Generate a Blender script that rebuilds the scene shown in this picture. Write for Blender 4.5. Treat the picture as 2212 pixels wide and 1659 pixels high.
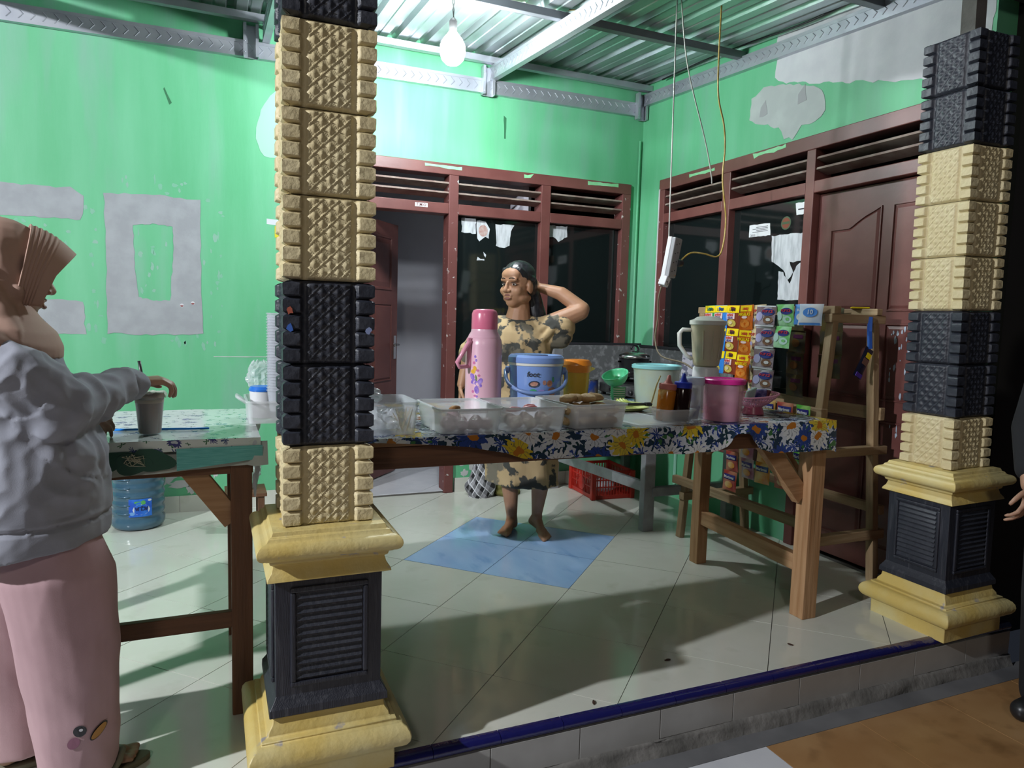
import bpy, bmesh, math, random
from mathutils import Vector, Matrix, noise
random.seed(7)
PI = math.pi
SC = bpy.context.scene
COL = SC.collection
for _o in list(bpy.data.objects):
    bpy.data.objects.remove(_o, do_unlink=True)

# ------------------------------------------------------------------ camera, world, exposure
cam_d = bpy.data.cameras.new('camera')
cam = bpy.data.objects.new('camera', cam_d)
COL.objects.link(cam)
cam_d.sensor_width = 36.0
cam_d.lens = 1520.47 * 36.0 / 2212.0
cam_d.clip_start = 0.05
cam.matrix_world = Matrix(((0.92068205, 0.01025718, -0.39017862, -1.50116),
                           (-0.38937326, 0.09347869, -0.91632429, -2.78762),
                           (0.02707449, 0.99556844, 0.09005802, 1.22593),
                           (0, 0, 0, 1)))
SC.camera = cam
world = bpy.data.worlds.new('night')
SC.world = world
world.use_nodes = True
world.node_tree.nodes['Background'].inputs[0].default_value = (0.55, 0.65, 0.9, 1)
world.node_tree.nodes['Background'].inputs[1].default_value = 0.010
SC.view_settings.view_transform = 'Standard'
SC.view_settings.look = 'None'
SC.view_settings.exposure = 1.2
SC.view_settings.gamma = 1.0
SC.view_settings.use_curve_mapping = False
BULB_STRENGTH = 205.0
SC.cycles.diffuse_bounces = 2
SC.cycles.transparent_max_bounces = 24
# lamp of the neighbouring stall canopy, out of frame at upper left, in front of the porch
ld = bpy.data.lights.new('canopy_lamp', 'POINT')
ld.energy = 400.0
ld.color = (0.92, 0.95, 1.0)
ld.shadow_soft_size = 0.05
lo = bpy.data.objects.new('canopy_lamp', ld)
COL.objects.link(lo)
lo.location = (-5.0, -1.80, 2.9)
# unseen soft fill behind the photographer, added to brighten camera-facing sides
ld2 = bpy.data.lights.new('fill_lamp', 'POINT')
ld2.energy = 80.0
ld2.color = (1.0, 0.93, 0.84)
ld2.shadow_soft_size = 0.35
lo2 = bpy.data.objects.new('fill_lamp', ld2)
COL.objects.link(lo2)
lo2.location = (-3.4, -6.4, 4.2)

# ------------------------------------------------------------------ materials
MATS = {}
def nodes_of(m):
    m.use_nodes = True
    nt = m.node_tree
    return nt, nt.nodes, nt.links, nt.nodes['Principled BSDF']

def mat(name, col, rough=0.6, metal=0.0, var=None, vs=6.0, vlo=0.4, vhi=0.65, stretch=(1, 1, 1), bump=0.0,
        bs=40.0, spec=0.5, alpha=1.0, coat=0.0, sss=0.0, trans=0.0, detail=4.0, var2=None, v2s=20.0, v2lo=0.55, v2hi=0.7):
    if name in MATS:
        return MATS[name]
    m = bpy.data.materials.new(name)
    nt, N, L, P = nodes_of(m)
    P.inputs['Base Color'].default_value = (*col, 1)
    P.inputs['Roughness'].default_value = rough
    P.inputs['Metallic'].default_value = metal
    P.inputs['Specular IOR Level'].default_value = spec
    P.inputs['Alpha'].default_value = alpha
    P.inputs['Coat Weight'].default_value = coat
    P.inputs['Coat Roughness'].default_value = 0.08
    P.inputs['Transmission Weight'].default_value = trans
    if sss:
        P.inputs['Subsurface Weight'].default_value = sss
        P.inputs['Subsurface Radius'].default_value = (0.02, 0.008, 0.005)
        P.inputs['Subsurface Scale'].default_value = 0.3
    tc = N.new('ShaderNodeTexCoord')
    mp = N.new('ShaderNodeMapping')
    mp.inputs['Scale'].default_value = stretch
    L.new(tc.outputs['Object'], mp.inputs[0])
    out = None
    if var:
        nz = N.new('ShaderNodeTexNoise')
        nz.inputs['Scale'].default_value = vs
        nz.inputs['Detail'].default_value = detail
        L.new(mp.outputs[0], nz.inputs[0])
        rp = N.new('ShaderNodeValToRGB')
        rp.color_ramp.elements[0].position = vlo
        rp.color_ramp.elements[1].position = vhi
        rp.color_ramp.elements[0].color = (*col, 1)
        rp.color_ramp.elements[1].color = (*var, 1)
        L.new(nz.outputs[0], rp.inputs[0])
        out = rp.outputs[0]
        if var2:
            n2 = N.new('ShaderNodeTexNoise')
            n2.inputs['Scale'].default_value = v2s
            n2.inputs['Detail'].default_value = 6
            L.new(mp.outputs[0], n2.inputs[0])
            r2 = N.new('ShaderNodeValToRGB')
            r2.color_ramp.elements[0].position = v2lo
            r2.color_ramp.elements[1].position = v2hi
            L.new(n2.outputs[0], r2.inputs[0])
            mx = N.new('ShaderNodeMix')
            mx.data_type = 'RGBA'
            L.new(r2.outputs[0], mx.inputs[0])
            L.new(out, mx.inputs[6])
            mx.inputs[7].default_value = (*var2, 1)
            out = mx.outputs[2]
        L.new(out, P.inputs['Base Color'])
    if bump:
        nb = N.new('ShaderNodeTexNoise')
        nb.inputs['Scale'].default_value = bs
        nb.inputs['Detail'].default_value = 3
        L.new(mp.outputs[0], nb.inputs[0])
        b = N.new('ShaderNodeBump')
        b.inputs['Strength'].default_value = bump
        b.inputs['Distance'].default_value = 0.01
        L.new(nb.outputs[0], b.inputs['Height'])
        L.new(b.outputs[0], P.inputs['Normal'])
    MATS[name] = m
    return m

def wood(name, c1, c2, rough=0.65, axis='z'):
    st = {'x': (2, 30, 30), 'y': (30, 2, 30), 'z': (30, 30, 2)}[axis]
    return mat(name + axis, c1, rough, var=c2, vs=1.6, vlo=0.35, vhi=0.7, stretch=st, bump=0.25, bs=2.5)

# ------------------------------------------------------------------ mesh helpers
class MB:
    def __init__(s):
        s.v = []; s.f = []; s.mi = []; s.cur = 0
    def add(s, vs, fs):
        o = len(s.v)
        s.v += [Vector(p) for p in vs]
        s.f += [[i + o for i in f] for f in fs]
        s.mi += [s.cur] * len(fs)
        return s
    def box(s, x0, x1, y0, y1, z0, z1):
        vs = [(x0, y0, z0), (x1, y0, z0), (x1, y1, z0), (x0, y1, z0), (x0, y0, z1), (x1, y0, z1), (x1, y1, z1), (x0, y1, z1)]
        return s.add(vs, [(0, 3, 2, 1), (4, 5, 6, 7), (0, 1, 5, 4), (1, 2, 6, 5), (2, 3, 7, 6), (3, 0, 4, 7)])
    def beam(s, p0, p1, w, h, up=(0, 0, 1)):
        p0 = Vector(p0); p1 = Vector(p1); d = (p1 - p0).normalized(); up = Vector(up)
        if abs(d.dot(up)) > 0.98: up = Vector((0, 1, 0))
        a = d.cross(up).normalized(); b = a.cross(d).normalized()
        vs = []
        for p in (p0, p1):
            for (i, j) in ((-1, -1), (1, -1), (1, 1), (-1, 1)):
                vs.append(p + a * (i * w / 2) + b * (j * h / 2))
        return s.add(vs, [(3, 2, 1, 0), (4, 5, 6, 7), (0, 1, 5, 4), (1, 2, 6, 5), (2, 3, 7, 6), (3, 0, 4, 7)])
    def lathe(s, prof, n=24, c=(0, 0, 0), cap=True, sx=1.0, sy=1.0, a0=0.0):
        vs = []; fs = []; k = len(prof)
        for (r, z) in prof:
            for i in range(n):
                a = a0 + 2 * PI * i / n
                vs.append((c[0] + r * sx * math.cos(a), c[1] + r * sy * math.sin(a), c[2] + z))
        for j in range(k - 1):
            for i in range(n):
                i2 = (i + 1) % n
                fs.append((j * n + i, j * n + i2, (j + 1) * n + i2, (j + 1) * n + i))
        if cap:
            fs.append(tuple(range(n))[::-1]); fs.append(tuple((k - 1) * n + i for i in range(n)))
        return s.add(vs, fs)
    def squares(s, prof, c=(0, 0), cap=True):           # stacked squares: (half width, z)
        vs = []; fs = []
        for (h, z) in prof:
            vs += [(c[0] - h, c[1] - h, z), (c[0] + h, c[1] - h, z), (c[0] + h, c[1] + h, z), (c[0] - h, c[1] + h, z)]
        for j in range(len(prof) - 1):
            for i in range(4):
                i2 = (i + 1) % 4
                fs.append((j * 4 + i, j * 4 + i2, (j + 1) * 4 + i2, (j + 1) * 4 + i))
        if cap:
            fs.append((3, 2, 1, 0)); k = (len(prof) - 1) * 4; fs.append((k, k + 1, k + 2, k + 3))
        return s.add(vs, fs)
    def tube(s, pts, r, n=8, cap=True):
        pts = [Vector(p) for p in pts]; k = len(pts)
        rs = r if isinstance(r, (list, tuple)) else [r] * k
        vs = []; fs = []
        d = (pts[1] - pts[0]).normalized()
        a = d.cross(Vector((0, 0, 1)))
        if a.length < 0.05: a = d.cross(Vector((1, 0, 0)))
        a.normalize()
        for j in range(k):
            if j == 0: d = pts[1] - pts[0]
            elif j == k - 1: d = pts[-1] - pts[-2]
            else: d = pts[j + 1] - pts[j - 1]
            d.normalize()
            a = (a - d * a.dot(d)).normalized(); b = d.cross(a)
            for i in range(n):
                t = 2 * PI * i / n
                vs.append(pts[j] + (a * math.cos(t) + b * math.sin(t)) * rs[j])
        for j in range(k - 1):
            for i in range(n):
                i2 = (i + 1) % n
                fs.append((j * n + i, j * n + i2, (j + 1) * n + i2, (j + 1) * n + i))
        if cap:
            fs.append(tuple(range(n))[::-1]); fs.append(tuple((k - 1) * n + i for i in range(n)))
        return s.add(vs, fs)
    def ell(s, c, r, n=16, m=10):
        vs = []; fs = []
        c = Vector(c)
        for j in range(1, m):
            t = PI * j / m
            for i in range(n):
                a = 2 * PI * i / n
                vs.append((c.x + r[0] * math.sin(t) * math.cos(a), c.y + r[1] * math.sin(t) * math.sin(a), c.z - r[2] * math.cos(t)))
        b = len(vs); vs += [(c.x, c.y, c.z - r[2]), (c.x, c.y, c.z + r[2])]
        for j in range(m - 2):
            for i in range(n):
                i2 = (i + 1) % n
                fs.append((j * n + i, j * n + i2, (j + 1) * n + i2, (j + 1) * n + i))
        for i in range(n):
            i2 = (i + 1) % n
            fs.append((b, i2, i)); fs.append((b + 1, (m - 2) * n + i, (m - 2) * n + i2))
        return s.add(vs, fs)
    def prism(s, pts, o, ux, uy, t):                     # polygon in plane (o, ux, uy), thickness t along ux x uy
        o = Vector(o); ux = Vector(ux); uy = Vector(uy); n = ux.cross(uy).normalized()
        k = len(pts)
        a = [o + ux * p[0] + uy * p[1] for p in pts]; b = [p + n * t for p in a]
        fs = [tuple(range(k))[::-1], tuple(range(k, 2 * k))]
        for i in range(k):
            j = (i + 1) % k
            fs.append((i, j, k + j, k + i))
        return s.add(a + b, fs)
    def grid(s, fn, nu, nv):
        vs = [fn(i / nu, j / nv) for j in range(nv + 1) for i in range(nu + 1)]
        w = nu + 1
        return s.add(vs, [(j * w + i, j * w + i + 1, (j + 1) * w + i + 1, (j + 1) * w + i) for j in range(nv) for i in range(nu)])
    def xf(s, M, start=0):
        for i in range(start, len(s.v)): s.v[i] = M @ s.v[i]
        return s
    def build(s, name, m, parent=None, smooth=False, bevel=0.0, bseg=2, world=False, loc=None, solid=0.0, auto=None, sub=0):
        me = bpy.data.meshes.new(name)
        off = Vector((0, 0, 0))
        if world and parent is not None:
            p = parent
            while p is not None:
                off += Vector(p.location); p = p.parent
        if loc is not None: off = Vector(loc)
        me.from_pydata([tuple(v - off) for v in s.v], [], s.f)
        ms = m if isinstance(m, (list, tuple)) else [m]
        for q in ms: me.materials.append(q)
        if len(ms) > 1: me.polygons.foreach_set('material_index', s.mi)
        if smooth:
            me.polygons.foreach_set('use_smooth', [True] * len(me.polygons))
            if auto is not None:
                sharp_by_angle(me, auto)
        me.update()
        o = bpy.data.objects.new(name, me)
        COL.objects.link(o)
        if loc is not None: o.location = loc
        if parent is not None: o.parent = parent
        if solid:
            q = o.modifiers.new('thickness', 'SOLIDIFY'); q.thickness = solid; q.offset = -1
        if bevel:
            q = o.modifiers.new('bevel', 'BEVEL'); q.width = bevel; q.segments = bseg; q.limit_method = 'ANGLE'; q.angle_limit = 0.6
        if sub:
            q = o.modifiers.new('sub', 'SUBSURF'); q.levels = sub; q.render_levels = sub
        return o

def sharp_by_angle(me, ang):
    bm = bmesh.new(); bm.from_mesh(me)
    for e in bm.edges:
        if len(e.link_faces) == 2 and e.calc_face_angle(0) > ang: e.smooth = False
    bm.to_mesh(me); bm.free()

def thing(name, label, cat, loc=(0, 0, 0), group=None, rot=None):
    o = bpy.data.objects.new(name, None)
    COL.objects.link(o)
    o.empty_display_size = 0.05
    o.location = loc
    if rot is not None: o.rotation_euler = rot
    o['label'] = label; o['category'] = cat
    if group: o['group'] = group
    return o
def tag(o, label, cat, group=None, kind=None):
    o['label'] = label; o['category'] = cat
    if group: o['group'] = group
    if kind: o['kind'] = kind
    return o
def struct(o, label=None):
    o['kind'] = 'structure'
    if label: o['label'] = label
    return o
def dup(src, parent=None, loc=None):
    o = src.copy(); COL.objects.link(o)
    o.parent = parent
    if loc is not None: o.location = loc
    return o
def rough_poly(pts, step=0.03, amp=0.006, seed=0):       # ragged outline along a polygon
    rnd = random.Random(seed); out = []
    for i in range(len(pts)):
        a = pts[i]; b = pts[(i + 1) % len(pts)]
        L = math.hypot(b[0] - a[0], b[1] - a[1]); n = max(1, int(L / step))
        for k in range(n):
            t = k / n
            j = 0 if (k == 0 and amp < 0.002) else amp
            out.append((a[0] + (b[0] - a[0]) * t + rnd.uniform(-j, j), a[1] + (b[1] - a[1]) * t + rnd.uniform(-j, j)))
    return out
TXT = {}
def text_mesh(s, size, align='CENTER', extrude=0.0003, shear=0.0, bold=0.0):
    k = (s, size, align, extrude, shear, bold)
    if k in TXT: return TXT[k]
    cu = bpy.data.curves.new('lettering', 'FONT')
    cu.body = s; cu.size = size; cu.align_x = align; cu.align_y = 'CENTER'; cu.extrude = extrude; cu.shear = shear; cu.offset = bold
    cu.resolution_u = 2
    o = bpy.data.objects.new('lettering', cu); COL.objects.link(o)
    dg = bpy.context.evaluated_depsgraph_get()
    me = bpy.data.meshes.new_from_object(o.evaluated_get(dg))
    bpy.data.objects.remove(o, do_unlink=True)
    TXT[k] = me
    return me
def text(s, size, m, o, ux, uy, parent=None, name='lettering', **kw):
    """flat lettering at o, reading along ux, up along uy (parent-local coordinates)"""
    me = text_mesh(s, size, **kw)
    if not me.materials: me.materials.append(m)
    elif me.materials[0] != m:
        me = me.copy(); me.materials.clear(); me.materials.append(m)
    ob = bpy.data.objects.new(name, me); COL.objects.link(ob)
    ux = Vector(ux).normalized(); uy = Vector(uy).normalized(); n = ux.cross(uy)
    ob.matrix_local = Matrix(((ux.x, uy.x, n.x, o[0]), (ux.y, uy.y, n.y, o[1]), (ux.z, uy.z, n.z, o[2]), (0, 0, 0, 1)))
    if parent is not None: ob.parent = parent
    return ob
# ------------------------------------------------------------------ materials of the place
GREEN = (0.115, 0.46, 0.225)
m_green = mat('green_paint', GREEN, 0.55, var=(0.17, 0.53, 0.30), vs=3.0, vlo=0.35, vhi=0.75, stretch=(2.2, 2.2, 0.35), bump=0.06, bs=30,
              var2=(0.20, 0.46, 0.32), v2s=2.6, v2lo=0.54, v2hi=0.74)
m_grey_paint = mat('grey_primer', (0.31, 0.33, 0.35), 0.7, var=(0.36, 0.385, 0.405), vs=9, bump=0.1, bs=60)
m_white_paint = mat('bare_plaster', (0.60, 0.60, 0.63), 0.8, var=(0.68, 0.68, 0.70), vs=6, bump=0.1)
m_brown = mat('maroon_paint', (0.145, 0.048, 0.042), 0.42, var=(0.19, 0.07, 0.06), vs=5, vlo=0.4, vhi=0.7, bump=0.05, bs=40)
m_brown_worn = mat('maroon_worn', (0.145, 0.048, 0.042), 0.5, var=(0.16, 0.055, 0.05), vs=6, var2=(0.5, 0.48, 0.46), v2s=26, v2lo=0.66, v2hi=0.69)
m_slat = mat('dusty_slat', (0.20, 0.13, 0.11), 0.7, var=(0.30, 0.24, 0.20), vs=12)
m_glass = mat('dark_glass', (0.008, 0.012, 0.012), 0.06, spec=0.6)
m_paper = mat('sticker_paper', (0.62, 0.65, 0.68), 0.6, var=(0.35, 0.38, 0.40), vs=18, vlo=0.45, vhi=0.75, stretch=(3, 3, 0.6))
m_ink = mat('black_ink', (0.02, 0.02, 0.025), 0.6)
m_tile = mat('cream_tile', (0.62, 0.63, 0.55), 0.10, var=(0.68, 0.68, 0.61), vs=3.5, vlo=0.35, vhi=0.7, spec=0.55, var2=(0.55, 0.56, 0.47), v2s=7, v2lo=0.58, v2hi=0.78)
m_tile_b = mat('blue_tile', (0.32, 0.50, 0.82), 0.10, var=(0.44, 0.62, 0.90), vs=3.0, vlo=0.35, vhi=0.7, stretch=(2, 0.7, 1), spec=0.55, var2=(0.25, 0.42, 0.76), v2s=5, v2lo=0.56, v2hi=0.7)
m_tile_w = mat('white_tile', (0.66, 0.67, 0.70), 0.15, var=(0.60, 0.61, 0.65), vs=5)
m_tile_o = mat('ochre_tile', (0.36, 0.19, 0.075), 0.30, var=(0.43, 0.25, 0.11), vs=4, var2=(0.25, 0.13, 0.05), v2s=9, v2lo=0.55, v2hi=0.75)
m_riser = mat('riser_tile', (0.34, 0.33, 0.31), 0.25, var=(0.40, 0.39, 0.37), vs=5)
m_grout = mat('grout', (0.10, 0.095, 0.085), 0.9)
m_nosing = mat('navy_glaze', (0.012, 0.012, 0.10), 0.12, bump=0.25, bs=45, coat=0.5)
m_mortar = mat('mortar', (0.20, 0.19, 0.175), 0.9, var=(0.12, 0.115, 0.105), vs=7, bump=0.6, bs=25)
m_zinc = mat('galvanised_steel', (0.55, 0.57, 0.62), 0.38, metal=0.7, var=(0.46, 0.48, 0.54), vs=6)
m_zinc_dull = mat('zincalume_sheet', (0.46, 0.50, 0.51), 0.32, metal=0.75, var=(0.38, 0.42, 0.43), vs=4, stretch=(4, 0.5, 1))
m_yellow = mat('cream_yellow_paint', (0.58, 0.48, 0.27), 0.55, var=(0.62, 0.53, 0.32), vs=7, bump=0.25, bs=70)
m_yellow2 = mat('worn_yellow_paint', (0.60, 0.44, 0.13), 0.45, var=(0.62, 0.52, 0.24), vs=5, bump=0.2, bs=50, var2=(0.32, 0.30, 0.31), v2s=11, v2lo=0.66, v2hi=0.70)
m_black = mat('black_paint', (0.022, 0.025, 0.036), 0.48, var=(0.035, 0.038, 0.05), vs=9, bump=0.2, bs=60)
m_black2 = mat('black_paint_streaked', (0.018, 0.020, 0.030), 0.42, var=(0.06, 0.062, 0.075), vs=6, vlo=0.55, vhi=0.8, stretch=(14, 14, 1.2), bump=0.25, bs=30)
m_room = mat('grey_room_paint', (0.55, 0.54, 0.60), 0.8, var=(0.60, 0.59, 0.65), vs=2)
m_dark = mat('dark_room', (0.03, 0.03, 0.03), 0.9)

BY = 1.892          # back wall plane
RX = 1.515          # right wall plane
EY = -0.935         # front edge of the porch tiles

# ------------------------------------------------------------------ porch floor: square tiles laid diagonally
T = 0.44
def clip(poly, axis, val, keep_less):
    out = []
    for i in range(len(poly)):
        a = poly[i]; b = poly[(i + 1) % len(poly)]
        ina = (a[axis] <= val) == keep_less; inb = (b[axis] <= val) == keep_less
        if ina: out.append(a)
        if ina != inb:
            t = (val - a[axis]) / (b[axis] - a[axis])
            out.append((a[0] + (b[0] - a[0]) * t, a[1] + (b[1] - a[1]) * t))
    return out
floor = MB().box(-3.5, RX + 0.1, EY, BY + 0.12, -0.2, -0.004).build('floor', m_grout)
struct(floor)
S2 = math.sqrt(0.5)
for iu in range(-9, 10):
    for iv in range(-9, 12):
        g = 0.0014
        q = []
        for (a, b) in ((iu * T + g, iv * T + g), (iu * T + T - g, iv * T + g), (iu * T + T - g, iv * T + T - g), (iu * T + g, iv * T + T - g)):
            q.append(((a - b) * S2, (a + b) * S2))
        for ax, val, less in ((0, -3.5, False), (0, RX, True), (1, EY, False), (1, BY, True)):
            if q: q = clip(q, ax, val, less)
        if len(q) < 3: continue
        ar = 0.5 * abs(sum(q[i][0] * q[(i + 1) % len(q)][1] - q[(i + 1) % len(q)][0] * q[i][1] for i in range(len(q))))
        if ar < 0.002: continue
        if max(p[0] for p in q) < -2.6: continue
        blue = iu in (0, 1) and iv in (0, 1)
        cx = sum(p[0] for p in q) / len(q); cy = sum(p[1] for p in q) / len(q)
        zz = random.uniform(-0.0004, 0.0004)
        o = MB().prism([(p[0] - cx, p[1] - cy) for p in q], (cx, cy, -0.006), (1, 0, 0), (0, 1, 0), 0.006).build('tile', m_tile_b if blue else m_tile, floor)
        o.location.z = zz
# bullnose edge tiles and riser
nos = MB().box(-2.6, 1.62, EY + 0.002, EY + 0.02, -0.045, -0.012).build('trim_1', m_grout)
struct(nos)
xs = -2.6
k = 0
while xs < 1.6:
    x1 = min(xs + 0.208, 1.62)
    prof = [(0.0, -0.032), (0.0, -0.002)] + [(-0.013 * (1 - math.cos(a)) - 0.006, -0.015 + 0.0165 * math.cos(a)) for a in [PI * i / 8 for i in range(9)]]
    prof = [(EY + 0.004, -0.034), (EY + 0.004, 0.0005)] + [(EY - 0.010 - 0.020 * math.sin(a), -0.016 + 0.017 * math.cos(a)) for a in [PI * i / 8 for i in range(9)]]
    mb = MB(); n = len(prof)
    mb.add([(xs + 0.001, p[0], p[1]) for p in prof] + [(x1 - 0.001, p[0], p[1]) for p in prof],
           [tuple(range(n)), tuple(range(2 * n - 1, n - 1, -1))] + [(i, n + i, n + (i + 1) % n, (i + 1) % n) for i in range(n)])
    mb.build('edge_tile', m_nosing, nos, smooth=True, auto=0.7)
    xs = x1
rw = MB().box(-2.6, 1.62, EY - 0.016, EY - 0.002, -0.185, -0.034).build('wall_step', m_mortar)
struct(rw)
xs = -2.56
while xs < 1.6:
    x1 = min(xs + 0.30, 1.62)
    MB().box(xs + 0.0015, x1 - 0.0015, EY - 0.026, EY - 0.014, -0.135 + random.uniform(-0.002, 0.002), -0.035).build('riser_tile', m_riser, rw, bevel=0.001)
    xs = x1
def lip(u, v):
    x = -2.6 + 4.22 * u
    n = noise.noise(Vector((x * 6, v * 3, 1.7))) * 0.008
    y = EY - 0.022 - 0.030 * v + n * 1.2
    z = -0.134 - 0.008 * v - 0.042 * max(0, v - 0.35) / 0.65 + n * 0.6
    return (x, y, z)
struct(MB().grid(lip, 160, 6).build('trim_2', m_mortar, smooth=True))
gz = -0.182
ground = MB().box(-3.5, 3.2, -4.2, EY - 0.03, gz - 0.1, gz - 0.004).build('floor_outside', m_mortar)
struct(ground)
for i in range(-6, 5):
    for j in range(7):
        x0 = 0.20 + i * 0.425; y1 = -1.062 - j * 0.425
        m = m_tile_w if i < 0 and j == 0 else (m_tile_o if i >= 0 else (m_tile_w if (i + j) % 2 else m_tile_o))
        MB().box(x0 + 0.0015, x0 + 0.4235, y1 - 0.4235, y1 - 0.0015, gz - 0.006, gz + 0.002).build('ground_tile', m, ground)
MB().box(-3.5, 3.2, -1.061, EY - 0.03, gz - 0.006, gz + 0.0015).build('kerb_strip', mat('grey_kerb', (0.17, 0.17, 0.175), 0.6, var=(0.12, 0.12, 0.125), vs=5), ground)

# ------------------------------------------------------------------ walls
FL, FR_ = -0.82, 1.42           # frame on the back wall
ZT = 2.27
wb = MB()
wb.box(-3.6, FL, BY, BY + 0.13, -0.2, 3.15).box(FL, FR_, BY, BY + 0.13, ZT, 3.15).box(FR_, RX + 0.13, BY, BY + 0.13, -0.2, 3.15)
wb.box(0.05, FR_, BY, BY + 0.13, -0.2, 0.42)
wall_back = struct(wb.build('wall_back', m_green))
YL_, YR_ = 1.614, -0.72         # frame on the right wall
wr = MB()
wr.box(RX, RX + 0.13, YL_, BY, -0.2, 3.15).box(RX, RX + 0.13, YR_, YL_, ZT - 0.003, 3.15).box(RX, RX + 0.13, 0.19, YL_, -0.2, 0.42).box(RX, RX + 0.13, -0.75, YR_, -0.2, 3.15)
wall_right = struct(wr.build('wall_right', m_green))
def patch(pts, name, m, parent, side, t=0.0015, amp=0.006, seed=0, off=0.0):
    pts = rough_poly(pts, 0.03, amp, seed) if amp else pts
    mb = MB()
    if side == 'b':
        mb.prism(pts, (0, BY - off, 0), (1, 0, 0), (0, 0, 1), t)
    else:
        mb.prism([(-p[0], p[1]) for p in pts], (RX - off, 0, 0), (0, -1, 0), (0, 0, 1), t)
    return mb.build(name, m, parent)
# left-over grey primer of old block letters, made as ring quads so that the green counter stays open
Oo = [(-2.067, 1.885), (-1.817, 1.9), (-1.565, 1.888), (-1.566, 1.431), (-1.559, 1.091), (-1.831, 1.083), (-2.063, 1.088), (-2.063, 1.512)]
Oi = [(-1.921, 1.719), (-1.82, 1.73), (-1.715, 1.724), (-1.715, 1.532), (-1.735, 1.290), (-1.82, 1.285), (-1.900, 1.300), (-1.918, 1.5)]
mb = MB()
n = 8; fine = 7
def dens(P, sd, amp):
    rnd = random.Random(sd); out = []
    for i in range(len(P)):
        a = P[i]; b = P[(i + 1) % len(P)]
        for k in range(fine):
            t = k / fine
            out.append((a[0] + (b[0] - a[0]) * t + rnd.uniform(-amp, amp), a[1] + (b[1] - a[1]) * t + rnd.uniform(-amp, amp)))
    return out
Od = dens(Oo, 3, 0.005); Id = dens(Oi, 4, 0.004); n = len(Od)
vs = [(p[0], BY - 0.002, p[1]) for p in Od] + [(p[0], BY - 0.002, p[1]) for p in Id] + [(p[0], BY + 0.001, p[1]) for p in Od] + [(p[0], BY + 0.001, p[1]) for p in Id]
fs = []
for i in range(n):
    j = (i + 1) % n
    fs += [(i, n + i, n + j, j), (i, j, 2 * n + j, 2 * n + i), (n + j, n + i, 3 * n + i, 3 * n + j)]
mb.add(vs, fs).build('paint_patch', m_grey_paint, wall_back)
for sd, P in enumerate(([(-2.68, 1.905), (-2.43, 1.893), (-2.234, 1.899), (-2.163, 1.855), (-2.18, 1.725), (-2.435, 1.723), (-2.686, 1.722)],
                        [(-2.742, 1.275), (-2.449, 1.255), (-2.317, 1.278), (-2.182, 1.27), (-2.175, 1.08), (-2.322, 1.078), (-2.454, 1.091), (-2.749, 1.1)],
                        [(-2.742, 1.74), (-2.6, 1.74), (-2.6, 1.25), (-2.742, 1.25)])):
    patch(P, 'paint_patch', m_grey_paint, wall_back, 'b', seed=sd)
patch([(-1.1, 2.604), (-1.189, 2.526), (-1.24, 2.396), (-1.251, 2.285), (-1.204, 2.185), (-1.1, 2.189)], 'paint_patch', mat('pale_green_patch', (0.34, 0.62, 0.47), 0.6), wall_back, 'b', seed=9)
m_peel = mat('peeled_plaster', (0.52, 0.52, 0.52), 0.85, var=(0.6, 0.6, 0.6), vs=9)
rnd = random.Random(21)
for (cx, cz, w, h) in ((-1.75, 0.24, 0.07, 0.12), (-1.66, 0.26, 0.10, 0.10), (-1.60, 0.20, 0.09, 0.14), (-1.70, 0.17, 0.12, 0.05), (-1.56, 0.28, 0.06, 0.08), (-1.64, 0.14, 0.05, 0.06), (-1.80, 0.19, 0.05, 0.05), (-1.50, 0.24, 0.04, 0.08),
                       (0.12, 0.22, 0.08, 0.09), (0.22, 0.17, 0.13, 0.06), (0.20, 0.25, 0.06, 0.05), (0.14, 0.13, 0.05, 0.05), (0.3, 0.22, 0.08, 0.1)):
    k = 14
    P = [(cx + w / 2 * math.cos(2 * PI * i / k) * rnd.uniform(0.6, 1.35), cz + h / 2 * math.sin(2 * PI * i / k) * rnd.uniform(0.6, 1.35)) for i in range(k)]
    patch(P[::-1] if False else P, 'peeled_spot', m_peel, wall_back, 'b', amp=0.003, seed=int(cx * 100))
m_chalk = mat('chalky_green', (0.20, 0.48, 0.33), 0.8, var=(0.27, 0.47, 0.38), vs=12)
rnd = random.Random(33)
for (x0, x1, z0, z1, cnt) in ((-2.16, -2.08, 1.1, 1.9, 12), (-1.55, -1.44, 1.1, 1.9, 16), (-2.1, -1.55, 1.91, 2.0, 10), (-1.90, -1.73, 1.32, 1.70, 12), (-2.55, -2.18, 1.5, 1.72, 10), (-2.1, -1.4, 1.0, 1.08, 10)):
    for q in range(cnt):
        cx = rnd.uniform(x0, x1); cz = rnd.uniform(z0, z1); w = rnd.uniform(0.004, 0.016); h = rnd.uniform(0.006, 0.030)
        Pq = [(cx + w * math.cos(2 * PI * i / 9) * rnd.uniform(.5, 1.3), cz + h * math.sin(2 * PI * i / 9) * rnd.uniform(.5, 1.3)) for i in range(9)]
        patch(Pq, 'chalk_smear', m_chalk, wall_back, 'b', t=0.0006, amp=0)
for lb, Pq, m_ in (('white slip of paper stuck on the green wall near the column', [(-1.189, 1.779), (-1.12, 1.774), (-1.12, 1.808), (-1.189, 1.812)], mat('note_white', (0.6, 0.62, 0.66), 0.6)), ('yellow slip of paper on the green wall near the column', [(-1.142, 1.70), (-1.11, 1.70), (-1.11, 1.77), (-1.142, 1.77)], mat('note_yellow', (0.62, 0.55, 0.02), 0.6))):
    cx = sum(p[0] for p in Pq) / 4; cz = min(p[1] for p in Pq)
    tag(MB().prism([(p[0] - cx, p[1] - cz) for p in Pq], (0, 0, 0), (1, 0, 0), (0, 0, 1), 0.001).build('paper_slip', m_), lb, 'paper').location = (cx, BY - 0.0001, cz)
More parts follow.
